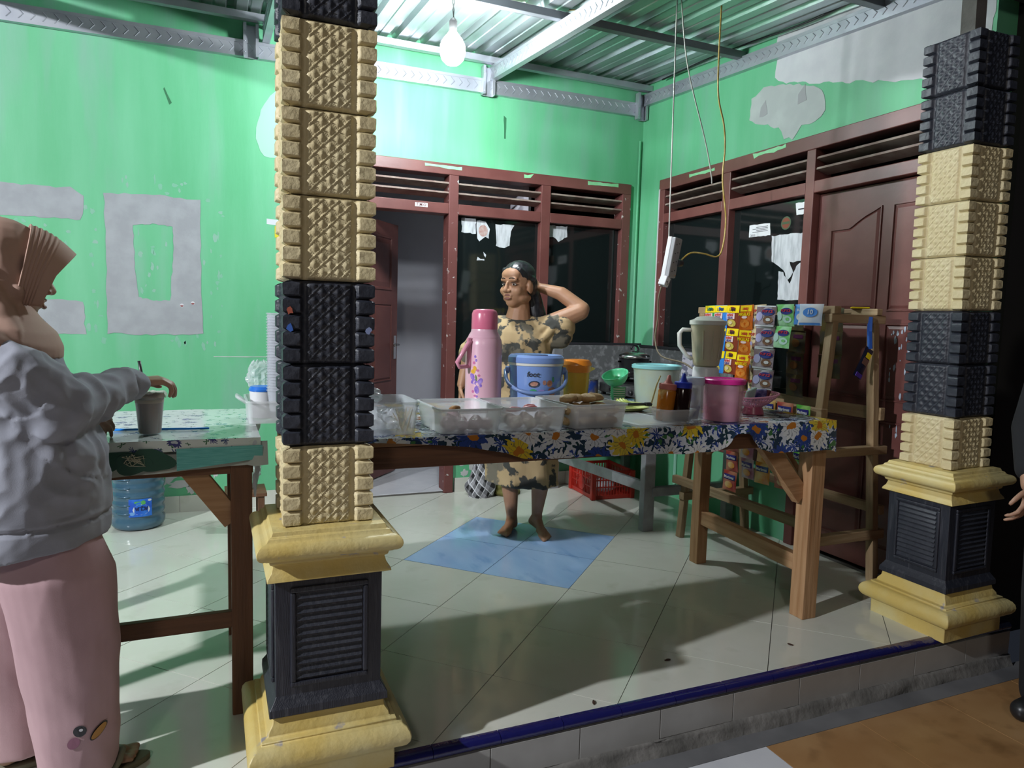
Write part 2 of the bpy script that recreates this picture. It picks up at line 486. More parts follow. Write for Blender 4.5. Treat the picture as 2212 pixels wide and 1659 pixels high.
for lb, cx, cz in (('small round red and white sticker on the grey letter, left one', -1.672, 1.262), ('small round red and white sticker on the grey letter, right one', -1.612, 1.277)):
    o = MB().prism([(0.011 * math.cos(2 * PI * i / 14), 0.011 * math.sin(2 * PI * i / 14)) for i in range(14)], (0, 0, 0), (1, 0, 0), (0, 0, 1), 0.0008).build('round_sticker', mat('sticker_white', (0.6, 0.6, 0.62), 0.4))
    tag(o, lb, 'sticker').location = (cx, BY - 0.0021, cz)
    MB().prism([(0.009 * math.cos(PI + PI * i / 8), 0.009 * math.sin(PI + PI * i / 8)) for i in range(9)], (0, -0.0009, 0), (1, 0, 0), (0, 0, 1), 0.0004).build('printed_half', mat('sticker_red', (0.25, 0.05, 0.05), 0.4), o)
m_gdark = mat('green_scar', (0.03, 0.16, 0.07), 0.7)
patch([(-1.747, 2.516), (-1.73, 2.475), (-1.709, 2.433), (-1.722, 2.421), (-1.736, 2.461), (-1.752, 2.505)], 'scratch', m_gdark, wall_back, 'b', amp=0.001)
patch([(0.373, 2.64), (0.395, 2.627), (0.392, 2.486), (0.381, 2.484)], 'scratch', m_gdark, wall_back, 'b', amp=0.002)
patch([(-1.5, 0.958), (-1.15, 0.956), (-1.15, 0.952), (-1.5, 0.953)], 'scratch', m_peel, wall_back, 'b', amp=0.001)
patch([(0.479, 3.03), (0.521, 2.868), (0.52, 2.674), (0.466, 2.62), (0.223, 2.552), (-0.053, 2.480), (-0.245, 2.420), (-0.442, 2.372), (-0.735, 2.32), (-0.735, 2.9), (-0.4, 2.97)], 'paint_patch', m_white_paint, wall_right, 'r', amp=0.008, seed=5)
patch([(0.708, 2.595), (0.614, 2.635), (0.428, 2.605), (0.221, 2.537), (0.142, 2.467), (0.129, 2.38), (0.205, 2.345), (0.303, 2.344), (0.359, 2.286), (0.42, 2.305), (0.443, 2.356), (0.596, 2.418), (0.718, 2.469)], 'paint_patch', mat('filler', (0.44, 0.47, 0.46), 0.75, var=(0.5, 0.54, 0.52), vs=7), wall_right, 'r', amp=0.008, seed=6, off=0.001)
for (cy, cz) in ((0.60, 2.50), (0.30, 2.50)):
    patch([(cy - 0.03, cz - 0.03), (cy + 0.03, cz - 0.03), (cy + 0.03, cz + 0.02), (cy - 0.01, cz + 0.06)], 'filler_spot', mat('filler_dark', (0.36, 0.36, 0.37), 0.8), wall_right, 'r', amp=0.005, seed=int(cz * 10), off=0.0022)
# baseboard tiles along the back wall
bb = MB().box(-3.5, FL, BY - 0.006, BY, 0, 0.10).box(0.06, RX, BY - 0.006, BY, 0, 0.10).build('baseboard_back', m_grout)
struct(bb)
x = -3.3
while x < FL:
    MB().box(x + 0.001, min(x + 0.399, FL), BY - 0.013, BY - 0.004, 0, 0.101).build('baseboard_tile', m_tile, bb); x += 0.4
x = 0.065
while x < RX - 0.02:
    MB().box(x + 0.001, min(x + 0.439, RX), BY - 0.013, BY - 0.004, 0, 0.101).build('baseboard_tile', m_tile, bb); x += 0.44
# conduit strip in the corner
MB().tube([(RX - 0.03, BY - 0.012, 0.6), (RX - 0.03, BY - 0.012, 2.6)], 0.008).build('conduit', m_green, wall_back)
MB().tube([(RX - 0.012, 1.28, 0.10), (RX - 0.012, 1.28, 0.42)], 0.012).build('conduit', mat('pale_green_pipe', (0.3, 0.6, 0.45), 0.5), wall_right)

# interior behind the back door, dark room behind the windows
inn = MB()
inn.box(-2.2, 0.64, 3.15, 3.25, -0.1, 2.6).box(0.60, 0.64, BY + 0.13, 3.2, -0.1, 2.6).box(-2.24, -2.2, BY + 0.13, 3.25, -0.1, 2.6)
struct(inn.build('wall_inside', m_room))
struct(MB().box(-2.24, 0.64, BY + 0.13, 3.25, 2.6, 2.64).build('ceiling_inside', m_room))
fi = struct(MB().box(-2.2, 0.62, BY + 0.0, 3.2, -0.1, 0.012).build('floor_inside', m_grout))
for i in range(-5, 6):
    for j in range(-2, 10):
        q = []
        for (a, b) in ((i * T, j * T), (i * T + T - 0.003, j * T), (i * T + T - 0.003, j * T + T - 0.003), (i * T, j * T + T - 0.003)):
            q.append(((a - b) * S2 - 0.1, (a + b) * S2 + 0.12))
        for ax, val, less in ((0, -1.2, False), (0, 0.60, True), (1, BY + 0.0, False), (1, 3.15, True)):
            if q: q = clip(q, ax, val, less)
        if len(q) < 3: continue
        MB().prism(q, (0, 0, 0.012), (1, 0, 0), (0, 1, 0), 0.004).build('tile', m_tile_w, fi)
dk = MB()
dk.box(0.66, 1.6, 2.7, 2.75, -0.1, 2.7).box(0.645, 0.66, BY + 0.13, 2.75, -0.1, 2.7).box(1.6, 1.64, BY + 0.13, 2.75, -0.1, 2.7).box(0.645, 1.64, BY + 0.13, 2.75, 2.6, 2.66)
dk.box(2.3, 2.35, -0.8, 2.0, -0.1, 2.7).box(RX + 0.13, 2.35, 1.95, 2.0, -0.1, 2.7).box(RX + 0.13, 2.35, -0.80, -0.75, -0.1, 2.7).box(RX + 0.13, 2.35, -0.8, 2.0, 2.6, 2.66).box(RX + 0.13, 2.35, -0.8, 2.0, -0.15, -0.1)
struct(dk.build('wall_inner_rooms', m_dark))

# ------------------------------------------------------------------ door and window frame on the back wall
def frame_b(x0, x1, z0, z1, parent, name, m=m_brown, dy=0.0):
    return MB().box(x0, x1, BY - 0.022 + dy, BY + 0.10, z0, z1).build(name, m, parent, bevel=0.004)
w1 = struct(frame_b(FL, FR_, 2.195, ZT, None, 'window_1'))
w1['label'] = 'maroon painted door and window frame with louvred vents on the back wall'
frame_b(FL, FL + 0.07, 0, 2.195, w1, 'jamb')
frame_b(-0.018, 0.05, 0, 2.195, w1, 'jamb', m_brown_worn)
frame_b(0.673, 0.747, 0.42, 2.195, w1, 'mullion')
frame_b(1.347, FR_, 0.42, 2.195, w1, 'jamb', m_brown_worn)
bays = ((FL + 0.07, -0.018), (0.05, 0.673), (0.747, 1.347))
for i, (a, b) in enumerate(bays):
    frame_b(a, b, 1.935, 2.005, w1, 'transom')
    if i: frame_b(a, b, 0.42, 0.49, w1, 'sill')
    for zc in (2.068, 2.132):
        MB().beam((a, BY + 0.03, zc), (b, BY + 0.03, zc), 0.085, 0.012, (0, 0.25, 1)).build('slat', m_slat, w1)
    if i:
        MB().box(a, b, BY + 0.028, BY + 0.034, 0.49, 1.935).build('pane', m_glass, w1)
m_gdab = mat('green_dab', (0.24, 0.62, 0.30), 0.6, var=(0.3, 0.68, 0.38), vs=20)
def dab_b(P, off=0.0225, amp=0.003, m=m_gdab, name='paint_dab', sd=0, parent=None):
    return patch(P, name, m, parent or w1, 'b', t=0.0012, amp=amp, seed=sd, off=off)
dab_b([(-0.194, 2.254), (0.066, 2.251), (0.067, 2.23), (-0.19, 2.239)])
dab_b([(1.045, 2.258), (1.305, 2.262), (1.302, 2.241), (1.046, 2.234)], sd=1)
dab_b([(0.525, 2.249), (0.603, 2.262), (0.579, 2.236), (0.532, 2.228)], sd=2, amp=0.006)
st = MB().prism([(-0.255, 1.966), (-0.168, 1.966), (-0.168, 1.992), (-0.255, 1.992)], (0, BY - 0.0225, 0), (1, 0, 0), (0, 0, 1), 0.001).build('sticker', mat('white_sticker', (0.7, 0.7, 0.72), 0.5), loc=(-0.21, BY - 0.0225, 1.966))
tag(st, 'small white T.M.O sticker on the maroon transom over the open door', 'sticker')
text('T.M.O', 0.026, mat('maroon_ink', (0.13, 0.04, 0.04), 0.5), (-0.002, -0.0014, 0.013), (1, 0, 0), (0, 0, 1), st, bold=0.0006)
gb = -0.028
def paper(P, label, side='b', m=m_paper, amp=0.004, sd=1, cat='sticker', grp='torn papers on the window panes'):
    P = rough_poly(P, 0.02, amp, sd) if amp else P
    cx = sum(p[0] for p in P) / len(P); cz = min(p[1] for p in P)
    mb = MB()
    if side == 'b':
        mb.prism([(p[0] - cx, p[1] - cz) for p in P], (cx, BY + 0.0275, cz), (1, 0, 0), (0, 0, 1), 0.0008)
        o = mb.build('torn_paper', m, loc=(cx, BY + 0.0275, cz))
    else:
        mb.prism([(-(p[0] - cx), p[1] - cz) for p in P], (RX + 0.0275, cx, cz), (0, -1, 0), (0, 0, 1), 0.0008)
        o = mb.build('torn_paper', m, loc=(RX + 0.0275, cx, cz))
    return tag(o, label, cat, grp)
paper([(0.093, 1.824), (0.195, 1.822), (0.196, 1.925), (0.091, 1.925)], 'square faded paper at top left of the back window pane, nearest the door', sd=1)
pB = paper([(0.202, 1.822), (0.221, 1.769), (0.248, 1.793), (0.268, 1.805), (0.293, 1.797), (0.298, 1.861), (0.273, 1.914), (0.203, 1.912)], 'torn grey paper with a reddish disc, between two others on the back window', sd=2)
MB().prism([(0.034 * math.cos(a), 0.04 * math.sin(a)) for a in [2 * PI * i / 20 for i in range(20)]], (0.005, -0.0009, 0.075), (1, 0, 0), (0, 0, 1), 0.0006).build('printed_disc', mat('faded_red', (0.42, 0.24, 0.21), 0.7, var=(0.5, 0.4, 0.37), vs=40), pB)
paper([(0.352, 1.823), (0.354, 1.746), (0.411, 1.737), (0.453, 1.759), (0.461, 1.857), (0.485, 1.901), (0.339, 1.9)], 'torn tapering grey paper, third on the back window above the woman', sd=3)
paper([(0.755, 1.842), (0.804, 1.842), (0.839, 1.811), (0.911, 1.846), (0.911, 1.925), (0.756, 1.925)], 'streaked torn paper on the right-hand pane of the back window', sd=4)
paper([(0.207, 1.637), (0.269, 1.640), (0.262, 1.650), (0.235, 1.652), (0.214, 1.665)], 'small white paper scrap low on the back window, left of the woman', sd=5, amp=0.003)
paper([(0.272, 1.66), (0.278, 1.682), (0.258, 1.70), (0.262, 1.675)], 'thin white scrap above the small paper scrap on the back window', sd=6, amp=0.002)

# open panel door of the back doorway
def panel_door(parent_name, w, h, t, loc, rotz, left_cols, arch, label):
    d = MB().box(0, w, -t / 2, t / 2, 0, h).build(parent_name, m_brown, bevel=0.003)
    d.location = loc; d.rotation_euler = (0, 0, rotz)
    struct(d, label)
    for (x0, x1, z0, z1, ar) in left_cols:
        P = [(x0, z0), (x1, z0), (x1, z1)]
        if ar:
            P = [(x0, z0), (x1, z0), (x1, z1 - 0.0)] + [(x1 - (x1 - x0) * tt, z1 - 0.01 - (0.08 if tt > 0.6 else 0.08 * (tt / 0.6) ** 1.6)) for tt in (0.15, 0.3, 0.45, 0.55, 0.62, 0.7, 0.85, 1.0)]
        else:
            P = [(x0, z0), (x1, z0), (x1, z1), (x0, z1)]
        cx = (x0 + x1) / 2; cz = (z0 + z1) / 2
        mb = MB()
        sc = [(1.0, 0.0), (0.985, -0.010), (0.95, -0.010), (0.84, -0.001), (0.84, -0.001)]
        k = len(P); vs = []; fs = []
        lev = [(1.0, 0.0005), (0.99, 0.007), (0.95, 0.007), (0.93, -0.001), (0.82, 0.006), (0.80, 0.006)]
        for (s_, dd) in lev:
            for p in P: vs.append((cx + (p[0] - cx) * s_, -t / 2 - dd, cz + (p[1] - cz) * (1 - (1 - s_) * (x1 - x0) / (z1 - z0))))
        for a in range(len(lev) - 1):
            for i in range(k): fs.append((a * k + i, a * k + (i + 1) % k, (a + 1) * k + (i + 1) % k, (a + 1) * k + i))
        fs.append(tuple((len(lev) - 1) * k + i for i in range(k)))
        mb.add(vs, fs).build('door_panel', m_brown, d)
    return d
hx, hy = FL + 0.07, BY + 0.09
ang = math.atan2(2.62 - hy, -0.20 - hx)
d1 = panel_door('door_1', 0.84, 1.90, 0.04, (hx, hy, 0.025), ang, [(0.10, 0.38, 0.12, 0.62, 0), (0.46, 0.74, 0.12, 0.62, 0), (0.10, 0.38, 0.72, 1.30, 0), (0.46, 0.74, 0.72, 1.30, 0), (0.10, 0.74, 1.40, 1.80, 0)], False, 'open maroon panel door swung into the house')
hb = MB().box(0.775, 0.815, -0.026, -0.02, 0.88, 1.06).build('handle_plate', mat('chrome', (0.6, 0.6, 0.6), 0.25, metal=1.0), d1, bevel=0.002)
MB().tube([(0.795, -0.02, 0.99), (0.795, -0.06, 0.99), (0.72, -0.062, 0.985)], 0.008).build('handle', MATS['chrome'], d1, smooth=True)
tag(MB().box(-0.02, 0.02, 3.12, 3.15, 1.42, 1.47).build('wall_switch', mat('brown_switch', (0.16, 0.10, 0.05), 0.6), loc=(-0.0, 3.14, 1.42)), 'small brown block on the grey inner wall seen through the doorway', 'switch').location = (-0.30, 3.14, 1.42)

# ------------------------------------------------------------------ frame on the right wall
def frame_r(y0, y1, z0, z1, parent, name, m=m_brown):
    return MB().box(RX - 0.022, RX + 0.10, y0, y1, z0, z1).build(name, m, parent, bevel=0.004)
w2 = struct(frame_r(YR_, YL_, 2.19, ZT - 0.003, None, 'window_2'))
w2['label'] = 'maroon painted window and door frame with louvred vents on the right wall'
frame_r(1.545, YL_, 0.42, 2.19, w2, 'jamb', m_brown_worn)
frame_r(0.84, 0.912, 0.42, 2.19, w2, 'mullion')
frame_r(0.16, 0.222, 0, 2.19, w2, 'jamb')
frame_r(YR_, YR_ + 0.07, 0, 2.19, w2, 'jamb')
for i, (a, b) in enumerate(((0.912, 1.545), (0.222, 0.84), (YR_ + 0.07, 0.16))):
    frame_r(a, b, 1.955, 2.02, w2, 'transom')
    for zc in (2.075, 2.132):
        MB().beam((RX + 0.03, a, zc), (RX + 0.03, b, zc), 0.085, 0.012, (0.25, 0, 1)).build('slat', m_slat, w2)
    if i < 2:
        frame_r(a, b, 0.42, 0.49, w2, 'sill')
        MB().box(RX + 0.028, RX + 0.034, a, b, 0.49, 1.955).build('pane', m_glass, w2)
patch([(1.262, 2.246), (0.997, 2.241), (0.995, 2.223), (1.261, 2.227)], 'paint_dab', m_gdab, w2, 'r', t=0.0012, amp=0.003, off=0.0225)
patch([(0.646, 2.258), (0.378, 2.257), (0.377, 2.237), (0.636, 2.234)], 'paint_dab', m_gdab, w2, 'r', t=0.0012, amp=0.006, off=0.0225)
for (y, z) in ((1.0, 0), ):
    MB().box(RX - 0.024, RX - 0.021, 1.60, 1.614, 0.6, 2.2).build('putty_edge', m_peel, w2)
p1 = paper([(0.70, 1.773), (0.517, 1.769), (0.527, 1.841), (0.70, 1.846)], 'small printed paper with a 2013 date on the right-wall window', 'r', mat('print_paper', (0.72, 0.73, 0.75), 0.6), amp=0.002, sd=11)
text('2013', 0.022, m_ink, (-0.0011, 0.055, 0.012), (0, -1, 0), (0, 0, 1), p1)
for k in range(4):
    MB().box(-0.0012, -0.0008, -0.07, 0.06 - 0.03 * (k % 2), 0.030 + k * 0.009, 0.033 + k * 0.009).build('print_line', m_ink, p1)
paper([(0.506, 1.763), (0.257, 1.759), (0.251, 1.605), (0.35, 1.60), (0.32, 1.54), (0.36, 1.50), (0.40, 1.56), (0.44, 1.583), (0.497, 1.614)], 'large torn white poster upper half on the right-wall window beside the door', 'r', mat('poster_paper', (0.60, 0.62, 0.65), 0.6, var=(0.42, 0.44, 0.47), vs=14, stretch=(3, 3, 0.7)), amp=0.004, sd=12)
paper([(0.30, 1.575), (0.251, 1.60), (0.252, 1.381), (0.43, 1.387), (0.436, 1.555), (0.40, 1.545), (0.34, 1.475)], 'torn white poster lower half under the upper half on the right-wall window', 'r', MATS['poster_paper'], amp=0.004, sd=13)
p3 = paper([(0.335, 1.927), (0.238, 1.929), (0.232, 1.863), (0.323, 1.861)], 'small white printed label at the upper corner of the right-wall window', 'r', MATS['print_paper'], amp=0.003, sd=14)
MB().box(-0.0012, -0.0008, -0.035, 0.03, 0.028, 0.035).build('print_line', m_ink, p3)
dc = MB().prism([(0.038 * math.cos(a), 0.038 * math.sin(a)) for a in [2 * PI * i / 24 for i in range(24)]], (0, 0, 0), (0, -1, 0), (0, 0, 1), 0.0008).build('round_sticker', mat('sticker_rim', (0.05, 0.10, 0.05), 0.6), loc=None)
dc.location = (RX + 0.0275, 0.398, 1.826)
MB().prism([(0.031 * math.cos(a), 0.031 * math.sin(a)) for a in [2 * PI * i / 24 for i in range(24)]], (-0.0009, 0, 0), (0, -1, 0), (0, 0, 1), 0.0005).build('printed_disc', mat('brick_red', (0.20, 0.045, 0.02), 0.6), dc)
MB().prism([(-0.028, -0.006), (0.028, -0.006), (0.028, 0.008), (-0.028, 0.008)], (-0.0015, 0, 0), (0, -1, 0), (0, 0, 1), 0.0003).build('print_band', mat('dull_green', (0.05, 0.09, 0.04), 0.6), dc)
tag(dc, 'round dark red sticker with a green rim on the right-wall window', 'sticker')
# closed panel door beside the right column
d2 = panel_door('door_2', 0.80, 1.93, 0.04, (RX + 0.045, 0.155, 0.02), -PI / 2, [(0.09, 0.40, 1.30, 1.82, 1), (0.46, 0.76, 1.30, 1.82, 0), (0.09, 0.40, 0.86, 1.24, 0), (0.46, 0.76, 0.86, 1.24, 0), (0.09, 0.40, 0.12, 0.76, 0), (0.46, 0.76, 0.12, 0.76, 0)], True, 'closed maroon panel door with an arched upper panel on the right wall')
rnd = random.Random(4)
m_chip = mat('chipped_white', (0.42, 0.50, 0.60), 0.7)
for k in range(46):
    cx = 0.52 + rnd.choice((0.0, 0.05, 0.13, 0.17)) + rnd.gauss(0, 0.014); cz = rnd.uniform(0.92, 1.22) if k < 36 else rnd.uniform(0.55, 0.9)
    w = rnd.uniform(0.002, 0.007); h = rnd.uniform(0.004, 0.022)
    P = [(cx + w * math.cos(2 * PI * i / 7) * rnd.uniform(.5, 1.3), cz + h * math.sin(2 * PI * i / 7) * rnd.uniform(.5, 1.3)) for i in range(7)]
    MB().prism(P, (0, -0.0272, 0), (1, 0, 0), (0, 0, 1), 0.0008).build('paint_chip', m_chip, d2)

# ------------------------------------------------------------------ roof
def roof_z(y): return 3.0 + (y - 1.85) * 0.083
def chevron_beam(name, p0, p1, h, dirout, label, chev=0.055):
    """galvanised channel from p0 to p1 (bottom inner line), web faces dirout, embossed chevrons"""
    p0 = Vector(p0); p1 = Vector(p1); d = (p1 - p0); Ln = d.length; d.normalize()
    n = Vector(dirout).normalized(); up = d.cross(n); up = up if up.z > 0 else -up; up.normalize()
    mb = MB()
    def slab(a0, a1, u0, u1, n0, n1):
        vs = [p0 + d * a + up * u + n * w for (a, u, w) in ((a0, u0, n0), (a1, u0, n0), (a1, u1, n0), (a0, u1, n0), (a0, u0, n1), (a1, u0, n1), (a1, u1, n1), (a0, u1, n1))]
        mb.add(vs, [(0, 3, 2, 1), (4, 5, 6, 7), (0, 1, 5, 4), (1, 2, 6, 5), (2, 3, 7, 6), (3, 0, 4, 7)])
    slab(0, Ln, 0, h, 0, 0.002)                         # web
    slab(0, Ln, 0, 0.002, -0.035, 0.0); slab(0, Ln, h - 0.002, h, -0.035, 0.0)
    slab(0, Ln, 0, 0.017, 0.002, 0.006); slab(0, Ln, h - 0.017, h, 0.002, 0.006)
    k = 0
    a = 0.03
    while a < Ln - 0.05:
        for (u0, u1, da) in ((0.022, h / 2, 0.022), (h - 0.022, h / 2, 0.022)):
            q0 = p0 + d * a + up * u0; q1 = p0 + d * (a + da) + up * u1
            w = 0.004
            vs = [q0 + n * 0.002 - d * w, q0 + n * 0.002 + d * w, q1 + n * 0.002 + d * w, q1 + n * 0.002 - d * w, q0 + n * 0.0055, q1 + n * 0.0055]
            mb.add(vs, [(0, 1, 4), (1, 2, 5, 4), (2, 3, 5), (3, 0, 4, 5)])
        a += chev
    return mb.build(name, m_zinc)
struct(chevron_beam('trim_3', (-2.8, BY - 0.03, 2.735), (1.48, BY - 0.03, 2.772), 0.095, (0, -1, 0), ''), 'embossed galvanised wall beam along the back wall')
struct(chevron_beam('trim_4', (RX - 0.03, BY - 0.04, 2.845), (RX - 0.03, -1.15, 2.845 - 0.062 * 2.99), 0.085, (-1, 0, 0), ''), 'embossed galvanised wall beam along the right wall')
def rafter(x, name):
    y0, y1 = BY - 0.02, -1.25
    z0 = roof_z(y0) - 0.155; z1 = roof_z(y1) - 0.155
    o = chevron_beam(name, (x, y0, z0), (x, y1, z1), 0.095, (-1, 0, 0), '')
    MB().beam((x + 0.03, y0, z0 + 0.01), (x + 0.03, y1, z1 + 0.01), 0.004, 0.02).beam((x + 0.03, y0, z0 + 0.085), (x + 0.03, y1, z1 + 0.085), 0.004, 0.02).build('lip', m_zinc, o)
    return struct(o)
rafter(0.255, 'trim_5'); rafter(-1.205, 'trim_6'); rafter(-2.7, 'trim_7')
def stub(x, n_):
    o = MB()
    o.box(x - 0.045, x - 0.041, BY - 0.075, BY - 0.03, 2.742, 2.93).box(x + 0.037, x + 0.041, BY - 0.075, BY - 0.03, 2.742, 2.93).box(x - 0.045, x + 0.041, BY - 0.034, BY - 0.03, 2.742, 2.93)
    o.box(x - 0.045, x - 0.028, BY - 0.078, BY - 0.075, 2.742, 2.93).box(x + 0.024, x + 0.041, BY - 0.078, BY - 0.075, 2.742, 2.93)
    for zz in (2.76, 2.82, 2.88):
        o.lathe([(0.004, 0), (0.004, 0.005)], 8, (x - 0.036, BY - 0.08, zz))
    struct(o.build(n_, m_zinc))
stub(0.235, 'trim_8'); stub(-1.275, 'trim_9'); stub(1.46, 'trim_10')
def purlin(y, n_, m=m_zinc):
    z = roof_z(y) - 0.03
    o = MB().box(-2.8, RX - 0.005, y - 0.02, y + 0.02, z - 0.028, z - 0.024).box(-2.8, RX - 0.005, y - 0.022, y - 0.018, z - 0.028, z + 0.012).box(-2.8, RX - 0.005, y + 0.018, y + 0.022, z - 0.028, z + 0.012)
    struct(o.build(n_, m))
purlin(1.80, 'trim_11'); purlin(0.80, 'trim_12', mat('dull_purlin', (0.22, 0.23, 0.25), 0.5, metal=0.5)); purlin(-0.20, 'trim_13', MATS['dull_purlin'])
struct(MB().beam((-2.8, -0.83, 2.70), (2.2, -0.83, 2.66), 0.10, 0.13).build('trim_14', mat('dark_fascia', (0.035, 0.036, 0.04), 0.7)))
ceil = bpy.data.objects.new('ceiling', None); COL.objects.link(ceil); struct(ceil)
pitch = 0.19
def sheet(x0, nrib):
    mb = MB(); prof = []
    for i in range(nrib):
        b = x0 + i * pitch
        prof += [(b, 0), (b + 0.055, 0), (b + 0.06, 0.005), (b + 0.072, 0.005), (b + 0.077, 0), (b + 0.128, 0), (b + 0.142, 0.032), (b + 0.174, 0.032), (b + 0.188, 0)]
    prof.append((x0 + nrib * pitch + 0.01, 0.0))
    k = len(prof)
    ya, yb = BY + 0.03, -1.30
    mb.add([(p[0], ya, roof_z(ya) + p[1]) for p in prof] + [(p[0], yb, roof_z(yb) + p[1]) for p in prof], [(i, i + 1, k + i + 1, k + i) for i in range(k - 1)])
    return mb.build('roof_sheet', m_zinc_dull, ceil, solid=0.0012)
for i in range(6): sheet(RX - 0.02 - (i + 1) * 4 * pitch, 4)
tag(MB().box(-0.05, 0.05, -0.02, 0.02, 0, 0.035).build('broken_brick', mat('broken_brick', (0.35, 0.27, 0.22), 0.9, var=(0.22, 0.17, 0.14), vs=20, bump=0.5), bevel=0.006), 'brown brick scrap wedged under the roof in the wall corner', 'brick').location = (1.43, 1.83, 2.945)
# ------------------------------------------------------------------ columns
BH = 0.2125; BW = 0.115
def relief(u, v):
    """height (m) of the cast face, u across 0..1, v up 0..1"""
    def smooth(x): x = max(0.0, min(1.0, x)); return x * x * (3 - 2 * x)
    def knob(uu, vv):
        fv = (vv * 5) % 1.0
        e = min(min(fv, 1 - fv) * 5.0, min(uu, 1 - uu) * 4.5)
        return 0.014 * smooth(e * 1.15)
    if u < 0.185: return knob(min(0.55, u / 0.185 * 0.62), v) if False else knob_edge(u / 0.185, v)
    if u > 0.815: return knob_edge((1 - u) / 0.185, v)
    if u < 0.210 or u > 0.790: return 0.0
    uu = (u - 0.210) / 0.58; vv = v
    ed = min(min(uu, 1 - uu) * 14, min(vv, 1 - vv) * 22)
    a = (uu * 3.0 + vv * 5.2); b = (uu * 3.0 - vv * 5.2)
    fa = abs((a % 1.0) - 0.5) * 2; fb = abs((b % 1.0) - 0.5) * 2       # 1 on the ridge lines
    pyr = (1 - max(fa, fb)) * 0.007
    dip = 0.0
    line = 0.0052 * max(0, smooth((fb - 0.84) / 0.12)) + 0.0030 * max(0, smooth((fa - 0.86) / 0.1))
    return (0.004 + pyr + line) * smooth(ed)
def knob_edge(t, v):
    fv = (v * 5) % 1.0
    e = min(fv, 1 - fv) * 7.0
    s = max(0.0, min(1.0, e)); s = s * s * (3 - 2 * s)
    w = max(0.0, min(1.0, (1 - t) * 4.0)); w = w * w * (3 - 2 * w)
    return 0.013 * s * w
def block_mesh(name, m):
    NU, NV = 64, 60
    mb = MB()
    for k in range(4):
        c, s_ = (1, 0, -1, 0)[k], (0, 1, 0, -1)[k]
        def fn(u, v):
            h = relief(u, v)
            uu = 1.0
            gap = 0.006 * max(0.0, 1 - min(v, 1 - v) * 28)
            x = (u - 0.5) * 2 * (BW - 0.013 + (0.0 if 0 < u < 1 else 0.0))
            kx = x + (0.013 * (1 if u > 0.5 else -1) * (h / 0.013 if (u < 0.06 or u > 0.94) else 0) if True else 0)
            wob = noise.noise(Vector((u * 9 + k * 7, v * 9, 3.1))) * 0.0012
            y = -(BW - 0.013 + h - gap + wob)
            z = 0.0015 + v * (BH - 0.003)
            return (kx * c - y * s_, kx * s_ + y * c, z)
        mb.grid(fn, NU, NV)
    h = BW - 0.02
    mb.add([(-h, -h, 0.001), (h, -h, 0.001), (h, h, 0.001), (-h, h, 0.001), (-h, -h, BH - 0.001), (h, -h, BH - 0.001), (h, h, BH - 0.001), (-h, h, BH - 0.001)], [(3, 2, 1, 0), (4, 5, 6, 7), (0, 1, 5, 4), (1, 2, 6, 5), (2, 3, 7, 6), (3, 0, 4, 7)])
    me = mb.build(name, m, smooth=True, auto=0.9)
    d = me.data
    bpy.data.objects.remove(me)
    return d
blk = {'y': block_mesh('shaft_block', m_yellow), 'k': block_mesh('shaft_block', m_black)}
def column(cx, cy, tilt, label):
    t = thing('ornate_column', label, 'column', (cx, cy, 0))
    t.rotation_euler = (0, tilt, 0)
    def torus(h, zc, r, n=8): return [(h + r * math.cos(a), zc + r * math.sin(a)) for a in [-PI / 2 + PI * i / n for i in range(n + 1)]]
    MB().squares([(0.17, 0.0), (0.17, 0.06)] + torus(0.172, 0.100, 0.036) + [(0.175, 0.142), (0.158, 0.146), (0.156, 0.158), (0.146, 0.172), (0.143, 0.19)]).build('base_moulding', m_yellow2, t, smooth=True, auto=0.5, bevel=0.003)
    ped = MB().squares([(0.143, 0.19), (0.153, 0.192), (0.152, 0.212), (0.142, 0.228), (0.136, 0.24), (0.137, 0.548)]).build('pedestal', m_black2, t, bevel=0.002)
    for k in range(4):
        R_ = Matrix.Rotation(k * PI / 2, 4, 'Z')
        fr = MB(); y = -0.1365
        for (x0, x1, z0, z1) in ((-0.100, 0.100, 0.262, 0.276), (-0.100, 0.100, 0.514, 0.528), (-0.100, -0.086, 0.276, 0.514), (0.086, 0.100, 0.276, 0.514)):
            fr.box(x0, x1, y - 0.008, y + 0.002, z0, z1)
        fr.xf(R_); fr.build('panel_frame', m_black2, ped, bevel=0.004)
        for i in range(12):
            z = 0.282 + i * 0.0193
            q = MB().add([(-0.083, y + 0.001, z), (0.083, y + 0.001, z), (0.083, y - 0.007, z + 0.003), (-0.083, y - 0.007, z + 0.003), (-0.083, y + 0.001, z + 0.016), (0.083, y + 0.001, z + 0.016)],
                         [(0, 1, 2, 3), (3, 2, 5, 4), (0, 3, 4), (1, 5, 2)])
            q.xf(R_); q.build('louvre', m_black, ped)
    MB().squares([(0.140, 0.545), (0.158, 0.552), (0.156, 0.560), (0.147, 0.572), (0.142, 0.590), (0.150, 0.596), (0.152, 0.604), (0.162, 0.608)] + torus(0.162, 0.632, 0.022) + [(0.158, 0.657), (0.154, 0.664), (0.147, 0.667), (0.143, 0.678), (0.10, 0.680)]).build('cap_moulding', m_yellow2, t, smooth=True, auto=0.5, bevel=0.0025)
    for i, c in enumerate('ykkyyykk'):
        b = bpy.data.objects.new('shaft_block', blk[c]); COL.objects.link(b); b.parent = t
        b.location = (random.uniform(-0.0015, 0.0015), random.uniform(-0.0015, 0.0015), 0.675 + i * BH)
        b.rotation_euler = (0, 0, random.uniform(-0.006, 0.006))
    MB().box(-0.03, 0.03, -0.03, 0.03, 2.37, 2.66).build('top_stub', m_mortar, t)
    return t
cl = column(-1.226, -0.825, 0.0, 'near cream and black ornamental column on a louvred pedestal, beside the girl')
